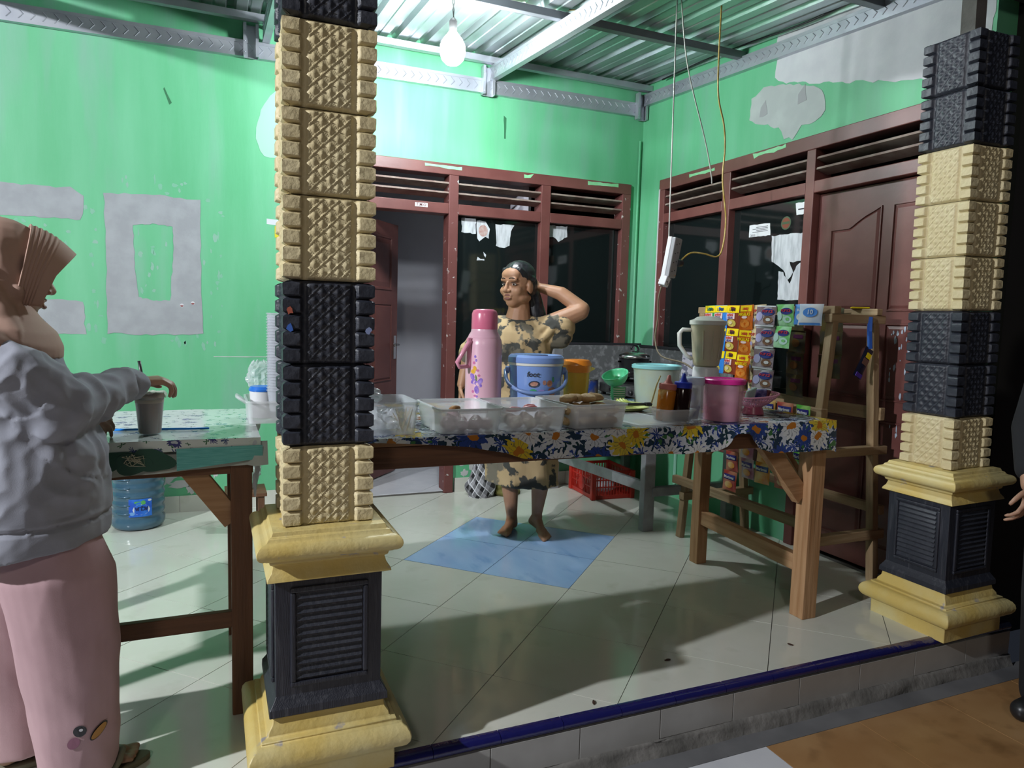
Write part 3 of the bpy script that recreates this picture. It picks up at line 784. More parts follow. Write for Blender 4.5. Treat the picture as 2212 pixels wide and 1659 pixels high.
cr = column(1.319, -0.825, -math.radians(1.3), 'far cream and black ornamental column at the right end of the porch')
for (dx, z, m) in ((-0.098, 1.235, mat('red_sticker', (0.4, 0.1, 0.06), 0.5)), (-0.098, 1.193, mat('blue_sticker', (0.05, 0.14, 0.5), 0.5)), (0.099, 1.19, mat('blue_white_sticker', (0.25, 0.3, 0.5), 0.5))):
    P = [(0.009 * math.cos(2 * PI * i / 9) * random.uniform(.6, 1.2), 0.010 * math.sin(2 * PI * i / 9) * random.uniform(.6, 1.2)) for i in range(9)]
    MB().prism(P, (dx, -0.1165, z), (1, 0, 0), (0, 0, 1), 0.001).build('sticker', m, cl)

# ------------------------------------------------------------------ tables
W1 = ((0.33, 0.17, 0.075), (0.46, 0.27, 0.14))
W2 = ((0.17, 0.075, 0.035), (0.10, 0.045, 0.022))
W3 = ((0.27, 0.175, 0.09), (0.38, 0.27, 0.155))
wx, wy, wz = wood('pine', *W1, axis='x'), wood('pine', *W1, axis='y'), wood('pine', *W1, axis='z')
dx_, dy_, dz_ = wood('redwood', *W2, axis='x'), wood('redwood', *W2, axis='y'), wood('redwood', *W2, axis='z')
rx_, ry_, rz_ = wood('rackwood', *W3, axis='x'), wood('rackwood', *W3, axis='y'), wood('rackwood', *W3, axis='z')
TZ = 0.85
TY0, TY1 = -0.66, 0.20
ft = thing('wooden_table', 'long pine food table with corner braces, covered in flowered oilcloth', 'table', (-0.2, -0.2, 0))
def P(mb, name, m, parent, **k): return mb.build(name, m, parent, world=True, **k)
for i in range(5):
    y0 = TY0 + 0.015 + i * 0.168
    P(MB().box(-1.28, 0.845, y0, y0 + 0.164, TZ - 0.028, TZ - 0.003), 'top_board', wx, ft, bevel=0.002)
P(MB().box(-1.26, 0.84, TY0 + 0.02, TY0 + 0.05, TZ - 0.10, TZ - 0.03), 'apron', dx_, ft, bevel=0.002)
P(MB().box(-1.26, 0.84, TY1 - 0.06, TY1 - 0.03, TZ - 0.10, TZ - 0.03), 'apron', wx, ft, bevel=0.002)
P(MB().box(0.80, 0.835, TY0 + 0.05, TY1 - 0.06, TZ - 0.10, TZ - 0.03), 'apron', wy, ft, bevel=0.002)
for (x, y, w) in ((0.80, -0.60, 0.075), (0.80, 0.11, 0.062), (-1.25, -0.50, 0.06), (-1.25, 0.11, 0.06)):
    P(MB().box(x - w / 2 + 0.01, x + w / 2 + 0.01, y - w / 2, y + w / 2, 0, TZ - 0.03), 'leg', wz, ft, bevel=0.003)
P(MB().beam((0.81, -0.60, 0.22), (0.81, 0.11, 0.245), 0.04, 0.07), 'stretcher', wy, ft, bevel=0.002)
P(MB().beam((0.775, -0.58, 0.52), (0.52, -0.60, TZ - 0.06), 0.035, 0.075), 'brace', wx, ft, bevel=0.002)
P(MB().beam((0.835, -0.55, 0.53), (0.835, -0.28, TZ - 0.06), 0.03, 0.06), 'brace', wy, ft, bevel=0.002)
P(MB().beam((0.80, 0.07, 0.60), (0.80, -0.15, TZ - 0.06), 0.03, 0.06), 'brace', wy, ft, bevel=0.002)
P(MB().beam((0.775, 0.11, 0.60), (0.60, 0.11, TZ - 0.06), 0.03, 0.06), 'brace', wx, ft, bevel=0.002)

def flower_mat(name, bg, cols, scale, leaf, centre=(0.45, 0.16, 0.02), rough=0.22, dens=0.42, leafw=0.06, dark=None):
    m = bpy.data.materials.new(name)
    nt, N, L, Pn = nodes_of(m)
    Pn.inputs['Roughness'].default_value = rough
    Pn.inputs['Coat Weight'].default_value = 0.3
    tc = N.new('ShaderNodeTexCoord')
    def vor(sc, off):
        mp = N.new('ShaderNodeMapping'); mp.inputs['Location'].default_value = off
        L.new(tc.outputs['UV'], mp.inputs[0])
        nz_ = N.new('ShaderNodeTexNoise'); nz_.inputs['Scale'].default_value = 22; L.new(tc.outputs['UV'], nz_.inputs[0])
        va = N.new('ShaderNodeVectorMath'); va.operation = 'MULTIPLY_ADD'; va.inputs[1].default_value = (0.05, 0.05, 0); L.new(nz_.outputs['Color'], va.inputs[0]); L.new(mp.outputs[0], va.inputs[2])
        mp = va
        v = N.new('ShaderNodeTexVoronoi'); v.voronoi_dimensions = '2D'; v.inputs['Scale'].default_value = sc; v.inputs['Randomness'].default_value = 0.75
        L.new(mp.outputs[0], v.inputs['Vector'])
        s = N.new('ShaderNodeVectorMath'); s.operation = 'SUBTRACT'
        L.new(mp.outputs[0], s.inputs[0])
        dv = N.new('ShaderNodeVectorMath'); dv.operation = 'SCALE'; dv.inputs['Scale'].default_value = 1.0
        L.new(v.outputs['Position'], dv.inputs[0]); L.new(dv.outputs[0], s.inputs[1])
        sx = N.new('ShaderNodeSeparateXYZ'); L.new(s.outputs[0], sx.inputs[0])
        at = N.new('ShaderNodeMath'); at.operation = 'ARCTAN2'
        L.new(sx.outputs['Y'], at.inputs[0]); L.new(sx.outputs['X'], at.inputs[1])
        return v, at
    def math_(op, a, b=None, **k):
        n = N.new('ShaderNodeMath'); n.operation = op
        for i, q in enumerate((a, b)):
            if q is None: continue
            if isinstance(q, (int, float)): n.inputs[i].default_value = q
            else: L.new(q, n.inputs[i])
        return n.outputs[0]
    def mix(f, a, b):
        n = N.new('ShaderNodeMix'); n.data_type = 'RGBA'
        L.new(f, n.inputs[0])
        for i, q in ((6, a), (7, b)):
            if isinstance(q, tuple): n.inputs[i].default_value = (*q, 1)
            else: L.new(q, n.inputs[i])
        return n.outputs[2]
    col = bg
    # leaves / small blue blossoms
    for sc, off, cc, pet, th in ((scale * 1.9, (3.3, 1.2, 0), leaf, 4.0, leafw), (scale * 1.5, (7.1, 5.2, 0), cols[-1], 9.0, leafw * 0.9)):
        v, at = vor(sc, off)
        a = math_('MULTIPLY', at.outputs[0], pet); a = math_('COSINE', a); a = math_('ADD', math_('MULTIPLY', a, 0.42), 0.58)
        r = math_('DIVIDE', v.outputs['Distance'], a)
        f = math_('LESS_THAN', r, dens * 0.85)
        col = mix(f, col, cc)
    if dark:
        nd = N.new('ShaderNodeTexNoise'); nd.inputs['Scale'].default_value = 26; nd.inputs['Detail'].default_value = 5; L.new(tc.outputs['UV'], nd.inputs[0])
        col = mix(math_('GREATER_THAN', nd.outputs[0], 0.54), col, dark)
        nd2 = N.new('ShaderNodeTexNoise'); nd2.inputs['Scale'].default_value = 17; L.new(tc.outputs['UV'], nd2.inputs[0])
        col = mix(math_('GREATER_THAN', nd2.outputs[0], 0.63), col, (0.05, 0.16, 0.05))
    v, at = vor(scale, (0, 0, 0))
    sep = N.new('ShaderNodeSeparateColor'); L.new(v.outputs['Color'], sep.inputs[0])
    a = math_('MULTIPLY', at.outputs[0], 13.0); a = math_('COSINE', a); a = math_('ADD', math_('MULTIPLY', a, 0.18), 0.82)
    r = math_('DIVIDE', v.outputs['Distance'], a)
    rp = N.new('ShaderNodeValToRGB'); rp.color_ramp.interpolation = 'CONSTANT'
    els = rp.color_ramp.elements
    k = len(cols)
    els[0].color = (*cols[0], 1); els[1].position = 1.0 / k; els[1].color = (*cols[1 % k], 1)
    for i in range(2, k):
        e = els.new(i / k); e.color = (*cols[i], 1)
    L.new(sep.outputs[0], rp.inputs[0])
    f = math_('LESS_THAN', r, dens)
    col = mix(f, col, rp.outputs[0])
    if dark:
        f = math_('LESS_THAN', math_('COSINE', math_('MULTIPLY', at.outputs[0], 13.0)), -0.72)
        f = math_('MULTIPLY', f, math_('LESS_THAN', r, dens * 0.9))
        col = mix(math_('MULTIPLY', f, 0.55), col, dark)
    f = math_('LESS_THAN', v.outputs['Distance'], dens * 0.28)
    col = mix(f, col, centre)
    if isinstance(col, tuple): Pn.inputs['Base Color'].default_value = (*col, 1)
    else: L.new(col, Pn.inputs['Base Color'])
    return m
def set_uv(o, fn):
    me = o.data
    uv = me.uv_layers.new(name='UVMap')
    for lp in me.loops:
        uv.data[lp.index].uv = fn(me.vertices[lp.vertex_index].co)
m_cloth1 = flower_mat('flower_oilcloth', (0.52, 0.55, 0.60), [(0.62, 0.45, 0.03), (0.60, 0.62, 0.62), (0.64, 0.64, 0.62), (0.60, 0.46, 0.05), (0.58, 0.62, 0.66), (0.03, 0.06, 0.24)], 8.5, (0.015, 0.04, 0.045), dens=0.50, dark=(0.02, 0.04, 0.07))
DR = [(-1.30, 0.008), (-1.04, 0.010), (-0.90, 0.02), (-0.75, 0.035), (-0.62, 0.06), (-0.55, 0.085), (-0.40, 0.088), (-0.1, 0.092), (0.10, 0.10), (0.25, 0.10), (0.30, 0.085), (0.325, 0.06), (0.335, 0.035), (0.40, 0.035), (0.415, 0.06), (0.45, 0.10), (0.52, 0.118), (0.70, 0.118), (0.84, 0.122), (0.862, 0.13)]
def drape(x):
    for i in range(len(DR) - 1):
        if DR[i][0] <= x <= DR[i + 1][0]:
            t = (x - DR[i][0]) / (DR[i + 1][0] - DR[i][0]); return DR[i][1] + (DR[i + 1][1] - DR[i][1]) * t
    return DR[-1][1]
cb = MB()
NX = 150
def xat(u): return -1.29 + 2.152 * u
def wv(x, s): return noise.noise(Vector((x * 5.0, s, 0.3)))
cb.grid(lambda u, v: (xat(u), TY0 - 0.004 + (TY1 + 0.01 - TY0) * v, TZ + 0.0015 + 0.0015 * max(0, noise.noise(Vector((xat(u) * 4, v * 6, 2))))), NX, 14)
cb.grid(lambda u, v: (xat(u), TY0 - 0.004 - 0.006 * (1 - v) - (1 - v) * 0.012 * (0.5 + wv(xat(u), 0)), TZ + 0.0015 - (1 - v) * drape(xat(u)) * (1 + 0.06 * wv(xat(u) * 2, 4))), NX, 8)
def endf(u, v):
    y = TY0 - 0.004 + (TY1 + 0.01 - TY0) * u
    return (0.862 + (1 - v) * (0.012 + 0.01 * wv(y, 8)), y, TZ + 0.0015 - (1 - v) * (0.125 - 0.05 * min(1, u * 3)))
cb.grid(endf, 30, 6)
cloth1 = cb.build('flowered_oilcloth', m_cloth1, smooth=True, auto=0.8, loc=(-0.2, -0.2, TZ))
tag(cloth1, 'shiny oilcloth printed with yellow and white daisies on the long food table', 'tablecloth')
set_uv(cloth1, lambda c: (c.x, c.y + (-c.z if c.z < -0.004 else 0) * -1.0))

# left drinks table
LTZ = 0.86
LX1 = -1.375
lt = thing('wooden_table', 'dark reddish wooden drinks table in front of the girl', 'table', (-1.9, -0.3, 0))
for i in range(4):
    y0 = -0.585 + i * 0.165
    P(MB().box(-2.55, LX1 - 0.005, y0, y0 + 0.161, LTZ - 0.03, LTZ - 0.004), 'top_board', dx_, lt, bevel=0.002)
P(MB().box(-2.5, LX1 - 0.02, -0.575, -0.545, LTZ - 0.11, LTZ - 0.03), 'apron', dx_, lt, bevel=0.002)
P(MB().box(-2.5, LX1 - 0.02, 0.02, 0.05, LTZ - 0.11, LTZ - 0.03), 'apron', dx_, lt, bevel=0.002)
for (x, y) in ((-1.428, -0.555), (-1.428, 0.03), (-2.45, -0.555), (-2.45, 0.03)):
    P(MB().box(x - 0.03, x + 0.03, y - 0.025, y + 0.025, 0, LTZ - 0.03), 'leg', dz_, lt, bevel=0.003)
P(MB().box(-2.45, -1.45, -0.57, -0.545, 0.275, 0.325), 'stretcher', dx_, lt, bevel=0.002)
P(MB().box(-1.44, -1.415, -0.53, 0.01, 0.30, 0.35), 'stretcher', dy_, lt, bevel=0.002)
P(MB().beam((-1.45, -0.54, 0.60), (-1.60, -0.54, LTZ - 0.05), 0.03, 0.06), 'brace', wx, lt, bevel=0.002)
# cloths of the drinks table
m_cloth2 = flower_mat('lavender_oilcloth', (0.66, 0.72, 0.70), [(0.66, 0.72, 0.70), (0.07, 0.07, 0.22), (0.62, 0.70, 0.66), (0.10, 0.12, 0.28), (0.66, 0.72, 0.70), (0.06, 0.09, 0.22)], 10.0, (0.06, 0.17, 0.09), centre=(0.5, 0.55, 0.6), rough=0.2, dens=0.19)
cb = MB()
cb.grid(lambda u, v: (-2.56 + (LX1 + 2.56) * u, -0.604 + 0.68 * v, LTZ + 0.0015 + 0.002 * max(0, noise.noise(Vector((u * 9, v * 5, 8))))), 60, 14)
cb.grid(lambda u, v: (-2.56 + (LX1 + 2.56) * u, -0.604 - 0.008 * (1 - v), LTZ + 0.0015 - (1 - v) * (0.035 + 0.012 * noise.noise(Vector((u * 12, 1, 1))))), 60, 3)
c2 = cb.build('lavender_oilcloth', m_cloth2, smooth=True, auto=0.8, loc=(-1.9, -0.3, LTZ))
tag(c2, 'white oilcloth with small lavender sprigs on the drinks table', 'tablecloth')
set_uv(c2, lambda c: (c.x, c.y + c.z))
m_c3 = mat('pale_vinyl', (0.50, 0.54, 0.50), 0.35)
cb = MB()
cb.grid(lambda u, v: (-2.5 + (LX1 + 0.02 + 2.5) * u, -0.588 - 0.010 * (1 - v) - 0.014 * (1 - v) * noise.noise(Vector((u * 14, 3, 1))) - (0.03 * (1 - v) if u > 0.95 else 0), LTZ - 0.012 - (1 - v) * (0.095 - 0.03 * max(0, (u - 0.5) * 2))), 60, 5)
c3 = cb.build('leaf_vinyl_cloth', m_c3, smooth=True, loc=(-1.9, -0.59, LTZ - 0.1))
tag(c3, 'pale vinyl under-cloth with a big dark green flower, hanging below the drinks table edge', 'tablecloth')
m_dkgreen = mat('flower_green', (0.018, 0.075, 0.05), 0.4)
def under_pt(x, z, k=0): return (x + 1.9, -0.6125 + 0.59 - 0.0009 * k, z - (LTZ - 0.1))
for kk_, (cx, cz, a, b, rot) in enumerate(((-1.77, 0.808, 0.065, 0.028, 0.25), (-1.66, 0.808, 0.055, 0.032, -0.2), (-1.71, 0.800, 0.045, 0.030, 0.0))):
    pts = []
    for i in range(22):
        t = 2 * PI * i / 22; r = 1 + 0.12 * math.cos(3 * t)
        x = a * r * math.cos(t); z = b * r * math.sin(t)
        pts.append((cx + x * math.cos(rot) - z * math.sin(rot), min(0.842, cz + x * math.sin(rot) + z * math.cos(rot))))
    mb = MB().add([under_pt(p[0], p[1], kk_) for p in pts], [tuple(range(22))])
    mb.build('printed_petal', m_dkgreen, c3, solid=0.0006)
rnd = random.Random(3)
pts = [under_pt(-1.705 + rnd.gauss(0, 0.014), 0.815 + rnd.gauss(0, 0.009)) for i in range(40)]
MB().tube([(p[0], p[1] - 0.004, p[2]) for p in pts], 0.0011, 4).build('printed_stamens', mat('pale_print', (0.55, 0.55, 0.42), 0.5), c3)
mb = MB().add([under_pt(-1.60, 0.838), under_pt(-1.60, 0.775), under_pt(-1.42, 0.795), under_pt(-1.37, 0.80), under_pt(-1.37, 0.84)], [(0, 1, 2, 3, 4)])
mb.build('printed_band', mat('teal_print', (0.10, 0.40, 0.38), 0.4, var=(0.16, 0.5, 0.48), vs=30, stretch=(0.6, 3, 10)), c3, solid=0.0006)

# ------------------------------------------------------------------ snack rack against the right wall
rk = thing('snack_rack', 'rough wooden trestle rack hung with snack sachets, against the right wall', 'rack', (1.2, 0.05, 0))
RT = 1.29
def rp_(xb, xt, y, z): t = z / RT; return (xb + (xt - xb) * t, y, z)
for y in (0.50, -0.40):
    P(MB().beam(rp_(0.985, 1.09, y, 0), rp_(0.985, 1.09, y, RT - 0.02), 0.034, 0.042, (0, 1, 0)), 'post', rz_, rk, bevel=0.003)
    P(MB().beam(rp_(1.46, 1.34, y, 0), rp_(1.46, 1.34, y, RT - 0.03), 0.036, 0.042, (0, 1, 0)), 'post', rz_, rk, bevel=0.003)
    P(MB().box(1.06, 1.40, y - 0.022, y + 0.022, RT - 0.035, RT + 0.005), 'cross_rail', rx_, rk, bevel=0.003)
    P(MB().box(1.00, 1.47, y - 0.025, y + 0.02, 0.635, 0.675), 'cross_rail', rx_, rk, bevel=0.003)
    P(MB().box(0.98, 1.49, y - 0.025, y + 0.02, 0.22, 0.265), 'cross_rail', rx_, rk, bevel=0.003)
P(MB().box(1.065, 1.105, -0.43, 0.54, RT + 0.005, RT + 0.04), 'top_rail', ry_, rk, bevel=0.003)
P(MB().box(1.33, 1.365, -0.43, 0.54, RT + 0.005, RT + 0.035), 'top_rail', ry_, rk, bevel=0.003)
P(MB().box(1.015, 1.055, -0.44, 0.54, 0.825, 0.865), 'middle_rail', ry_, rk, bevel=0.003)
P(MB().box(1.40, 1.43, -0.43, 0.54, 0.80, 0.86), 'middle_rail', ry_, rk, bevel=0.003)
P(MB().box(0.955, 0.99, -0.43, 0.56, 0.31, 0.355), 'low_rail', ry_, rk, bevel=0.003)
P(MB().box(1.44, 1.475, -0.43, 0.56, 0.34, 0.385), 'low_rail', ry_, rk, bevel=0.003)

# ------------------------------------------------------------------ cooking stand made of steel channels
m_ch = mat('weathered_channel', (0.36, 0.37, 0.39), 0.45, metal=0.5, var=(0.27, 0.27, 0.28), vs=9, bump=0.15)
m_soot = mat('sooty_sheet', (0.16, 0.165, 0.17), 0.55, metal=0.3, var=(0.38, 0.39, 0.40), vs=26, vlo=0.5, vhi=0.72, detail=8, bump=0.2)
cs = thing('cooking_stand', 'grey steel channel cooking stand with a sooty wind screen in the corner', 'stand', (1.15, 1.2, 0))
def chan(p0, p1, w, h, up, name='post'):
    return P(MB().beam(p0, p1, w, h, up), name, m_ch, cs, bevel=0.004)
for (x, y, z) in ((0.862, 0.67, 0.72), (1.46, 0.67, 1.06), (0.80, 1.80, 1.075), (1.42, 1.80, 1.075)):
    chan((x, y, 0), (x, y, z), 0.075 if x < 1 else 0.06, 0.05, (0, 1, 0))
chan((0.845, 0.69, 0.265), (0.83, 1.79, 0.235), 0.03, 0.062, (0, 0, 1), 'side_rail')
chan((0.845, 0.69, 0.69), (0.83, 1.79, 0.69), 0.04, 0.05, (0, 0, 1), 'side_rail')
chan((1.46, 0.69, 0.69), (1.42, 1.79, 0.69), 0.04, 0.05, (0, 0, 1), 'side_rail')
chan((0.88, 0.66, 0.235), (1.48, 0.66, 0.235), 0.04, 0.055, (0, 0, 1), 'front_rail')
P(MB().box(0.80, 1.49, 0.65, 1.83, 0.715, 0.728), 'shelf', m_soot, cs)
P(MB().box(0.83, 1.44, 1.765, 1.771, 0.73, 1.06), 'back_screen', m_soot, cs)
P(MB().box(0.78, 1.50, 1.772, 1.79, 1.062, 1.078), 'screen_edge', m_ink, cs)
P(MB().box(1.488, 1.494, 0.70, 1.77, 0.73, 1.05), 'side_screen', m_soot, cs)
P(MB().box(1.482, 1.499, 0.68, 1.77, 1.05, 1.068), 'screen_edge', m_ink, cs)
# ------------------------------------------------------------------ plastics
def clear(name, col, a, rough=0.2): return mat(name, col, rough, alpha=a, spec=0.5)
m_clear = clear('clear_plastic', (0.80, 0.84, 0.88), 0.30)
m_frost = clear('frosted_plastic', (0.84, 0.86, 0.88), 0.38, 0.3)
m_film = clear('clear_film', (0.85, 0.88, 0.92), 0.35, 0.1)
m_pink = mat('pink_enamel', (0.72, 0.42, 0.52), 0.28, var=(0.75, 0.46, 0.56), vs=4)
m_pink2 = mat('deep_pink', (0.68, 0.17, 0.28), 0.25)
m_pink3 = mat('mid_pink', (0.74, 0.30, 0.42), 0.25)
m_blue = mat('warmer_blue', (0.20, 0.32, 0.66), 0.3)
m_steel = mat('steel', (0.55, 0.56, 0.57), 0.25, metal=1.0)
m_blackpl = mat('black_plastic', (0.015, 0.015, 0.017), 0.35)
m_whitepl = mat('white_plastic', (0.72, 0.72, 0.74), 0.35)
def rr(w, d, r, z, n=4, c=(0, 0)):
    out = []
    for (sx, sy, a0) in ((1, -1, -PI / 2), (1, 1, 0), (-1, 1, PI / 2), (-1, -1, PI)):
        for i in range(n + 1):
            a = a0 + PI / 2 * i / n
            out.append((c[0] + sx * (w / 2 - r) + r * math.cos(a), c[1] + sy * (d / 2 - r) + r * math.sin(a), z))
    return out
def loft(mb, loops, cap0=True, cap1=True):
    k = len(loops[0]); vs = [p for l in loops for p in l]; fs = []
    for j in range(len(loops) - 1):
        for i in range(k):
            i2 = (i + 1) % k
            fs.append((j * k + i, j * k + i2, (j + 1) * k + i2, (j + 1) * k + i))
    if cap0: fs.append(tuple(range(k))[::-1])
    if cap1: fs.append(tuple((len(loops) - 1) * k + i for i in range(k)))
    return mb.add(vs, fs)
def tub(w, d, h, r=0.02, t=0.0025, taper=0.93, lip=0.004):
    """open rounded box, origin at its base centre"""
    mb = MB()
    loft(mb, [rr(w * taper, d * taper, r, 0), rr(w, d, r, h - 0.006), rr(w + 2 * lip, d + 2 * lip, r + lip, h - 0.006), rr(w + 2 * lip, d + 2 * lip, r + lip, h),
              rr(w - 2 * t, d - 2 * t, r, h), rr(w * taper - 2 * t, d * taper - 2 * t, r, t)])
    return mb
def put(o, label, cat, loc, rz=0.0, group=None):
    o.location = loc; o.rotation_euler = (0, 0, rz)
    return tag(o, label, cat, group)

# ------------------------------------------------------------------ food boxes on the long table
def food_box(x, y, w, d, h, rz, label):
    t = thing('food_box', label, 'food box', (x, y, TZ + 0.003), 'open plastic food boxes', (0, 0, rz))
    tub(w, d, h, 0.02).build('tub', m_frost, t, smooth=True, auto=0.6)
    rm = MB(); loft(rm, [rr(w + 0.010, d + 0.010, 0.025, h - 0.007), rr(w + 0.012, d + 0.012, 0.026, h + 0.001), rr(w - 0.004, d - 0.004, 0.018, h + 0.001), rr(w - 0.003, d - 0.003, 0.018, h - 0.007)], False, False)
    rm.build('rim', mat('rim_plastic', (0.75, 0.78, 0.80), 0.25, alpha=0.6), t, smooth=True, auto=0.5)
    MB().box(-0.05, 0.05, -d / 2 - 0.010, -d / 2 - 0.004, h - 0.014, h - 0.002).build('clip', m_frost, t, bevel=0.002)
    return t
food_box(-0.725, -0.50, 0.215, 0.29, 0.082, 0.0, 'clear food box of purplish dumplings, left of the row')
food_box(-0.490, -0.50, 0.225, 0.29, 0.082, 0.0, 'clear food box with pink and red topped rolls, middle of the row')
food_box(-0.245, -0.49, 0.225, 0.30, 0.085, 0.05, 'clear food box piled with tan fritters, right of the row')
def lump(name, r, m, seed, amp=0.25):
    mb = MB().ell((0, 0, 0), r, 18, 12)
    for i, v in enumerate(mb.v):
        n = noise.noise(Vector((v.x * 45 + seed, v.y * 45, v.z * 45)))
        mb.v[i] = v * (1 + amp * n)
    z = min(v.z for v in mb.v)
    mb.v = [v - Vector((0, 0, z)) for v in mb.v]
    return mb.build(name, m, smooth=True)
m_dump = mat('dumpling_skin', (0.40, 0.26, 0.30), 0.5, var=(0.24, 0.11, 0.12), vs=30, sss=0.0)
m_roll = mat('rice_roll', (0.42, 0.36, 0.26), 0.6, var=(0.30, 0.12, 0.12), vs=22)
m_frit = mat('fritter', (0.50, 0.34, 0.17), 0.7, var=(0.38, 0.22, 0.09), vs=25, bump=0.5, bs=60)
m_red = mat('red_topping', (0.55, 0.08, 0.09), 0.4, var=(0.65, 0.25, 0.25), vs=25)
BZ = TZ + 0.0065
srcs = {}
for i, (x, y) in enumerate(((-0.79, -0.595), (-0.745, -0.60), (-0.70, -0.595), (-0.66, -0.595), (-0.78, -0.545), (-0.73, -0.54), (-0.68, -0.545))):
    put(lump('dumpling', (0.024, 0.022, 0.020), m_dump, i * 3.1, 0.45), 'small purplish dumpling in the left food box', 'dumpling', (x, y, BZ), i, 'dumplings in the left food box')
put(lump('fried_stick', (0.024, 0.011, 0.010), mat('brown_fry', (0.22, 0.10, 0.03), 0.6, var=(0.32, 0.17, 0.06), vs=40), 9.0, 0.3), 'brown fried bite on top of the dumplings, left food box', 'snack', (-0.74, -0.50, BZ + 0.052), 0.4)
put(lump('dumpling', (0.030, 0.03, 0.028), m_dump, 55, 0.1), 'larger dumpling under the brown fried bite in the left food box', 'dumpling', (-0.742, -0.495, BZ), 0.1)
for i, (x, y) in enumerate(((-0.555, -0.60), (-0.50, -0.598), (-0.435, -0.60), (-0.55, -0.54), (-0.49, -0.54), (-0.43, -0.545))):
    put(lump('rice_roll', (0.028, 0.022, 0.022), m_roll, 20 + i * 2.3, 0.4), 'brownish rice roll in the middle food box', 'rice roll', (x, y, BZ), i * 0.7, 'rice rolls in the middle food box')
for i, (x, y, a) in enumerate(((-0.53, -0.53, 0.2), (-0.46, -0.52, -0.3), (-0.445, -0.47, 0.5))):
    put(lump('red_strip', (0.032, 0.012, 0.010), m_red, 40 + i, 0.3), ('pale red strip at left on the rolls, middle food box', 'bright red curled strip at right on the rolls, middle food box', 'dark red strip at the back on the rolls, middle food box')[i], 'topping', (x, y, BZ + 0.048), a)
rnd = random.Random(8)
for i in range(16):
    lay = i // 8
    x = -0.33 + (i % 4) * 0.052 + rnd.uniform(-0.008, 0.008); y = -0.585 + ((i % 8) // 4) * 0.10 + rnd.uniform(-0.012, 0.012)
    put(lump('fritter', (0.036, 0.026, 0.017), m_frit, 60 + i * 1.7, 0.3), 'lumpy tan fritter in the right food box', 'fritter', (x, y, BZ + 0.001 + lay * 0.036), rnd.uniform(0, 3), 'fritters in the right food box')
for i in range(4):
    put(lump('fritter', (0.040, 0.024, 0.016), m_frit, 90 + i * 1.7, 0.3), 'lumpy tan fritter in the right food box', 'fritter', (-0.30 + i * 0.04, -0.50 + 0.03 * (i % 2), BZ + 0.071), rnd.uniform(0, 3), 'fritters in the right food box')
# lid lying beside the boxes
lidm = MB(); loft(lidm, [rr(0.235, 0.30, 0.022, 0), rr(0.235, 0.30, 0.022, 0.008), rr(0.222, 0.287, 0.018, 0.009), rr(0.215, 0.28, 0.016, 0.005), rr(0.18, 0.24, 0.012, 0.005), rr(0.175, 0.235, 0.01, 0.0065)])
put(lidm.build('box_lid', m_frost, smooth=True, auto=0.5), 'flat clear plastic lid lying beside the right food box', 'lid', (0.005, -0.50, TZ + 0.004), 0.12)
# tall clear box with film and skewers behind the column
cbx = thing('clear_box', 'clear plastic box with bags and skewers at the left end of the long table', 'plastic box', (-1.02, -0.50, TZ + 0.003))
tub(0.25, 0.24, 0.105, 0.02).build('tub', m_clear, cbx, smooth=True, auto=0.6)
bg = MB().grid(lambda u, v: (-0.11 + 0.20 * u + 0.006 * noise.noise(Vector((u * 7, v * 7, 1))), -0.09 + 0.16 * v, 0.012 + 0.055 * (1 - abs(2 * v - 1) ** 2) * (0.8 + 0.5 * noise.noise(Vector((u * 8, v * 8, 3)))) + 0.01 * noise.noise(Vector((u * 30, v * 30, 5)))), 40, 30)
put(bg.build('plastic_bag', mat('milky_film', (0.72, 0.76, 0.82), 0.25, alpha=0.6), smooth=True), 'milky crumpled plastic bags lying inside the clear box', 'plastic bag', (-1.04, -0.50, TZ + 0.008))
def crumple(w, h, d, seed, nu=26, nv=26):
    mb = MB()
    def fn(u, v):
        a = 2 * PI * u
        r = 1 + 0.35 * noise.noise(Vector((3 * math.cos(a) + seed, 3 * math.sin(a), v * 4))) + 0.2 * noise.noise(Vector((9 * math.cos(a), 9 * math.sin(a) + seed, v * 11)))
        s = math.sin(PI * (0.08 + 0.84 * v)) ** 0.6
        return (w / 2 * r * s * math.cos(a), d / 2 * r * s * math.sin(a), h * v + 0.01 * noise.noise(Vector((a * 2, v * 7, seed))))
    return mb.grid(fn, nu, nv)
put(crumple(0.15, 0.075, 0.07, 4).build('plastic_bag', m_film, smooth=False), 'crackly clear plastic bag standing up at the back of the clear box', 'plastic bag', (-1.05, -0.40, TZ + 0.07))
rnd = random.Random(12)
for i in range(7):
    a = (-0.925 + rnd.uniform(-0.012, 0.012), -0.57 + i * 0.02, TZ + 0.010)
    ln = 0.11
    yaw = rnd.uniform(-2.4, -0.7); pit = rnd.uniform(0.35, 0.9)
    mb = MB().tube([(0, 0, 0), (ln * math.cos(pit) * math.cos(yaw) * 0.55, ln * math.cos(pit) * math.sin(yaw) * 0.3, ln * math.sin(pit))], [0.0022, 0.0012], 6)
    put(mb.build('bamboo_skewer', mat('bamboo', (0.55, 0.43, 0.26), 0.6)), 'thin bamboo skewer in the clear box', 'skewer', a, 0, 'bamboo skewers in the clear box')

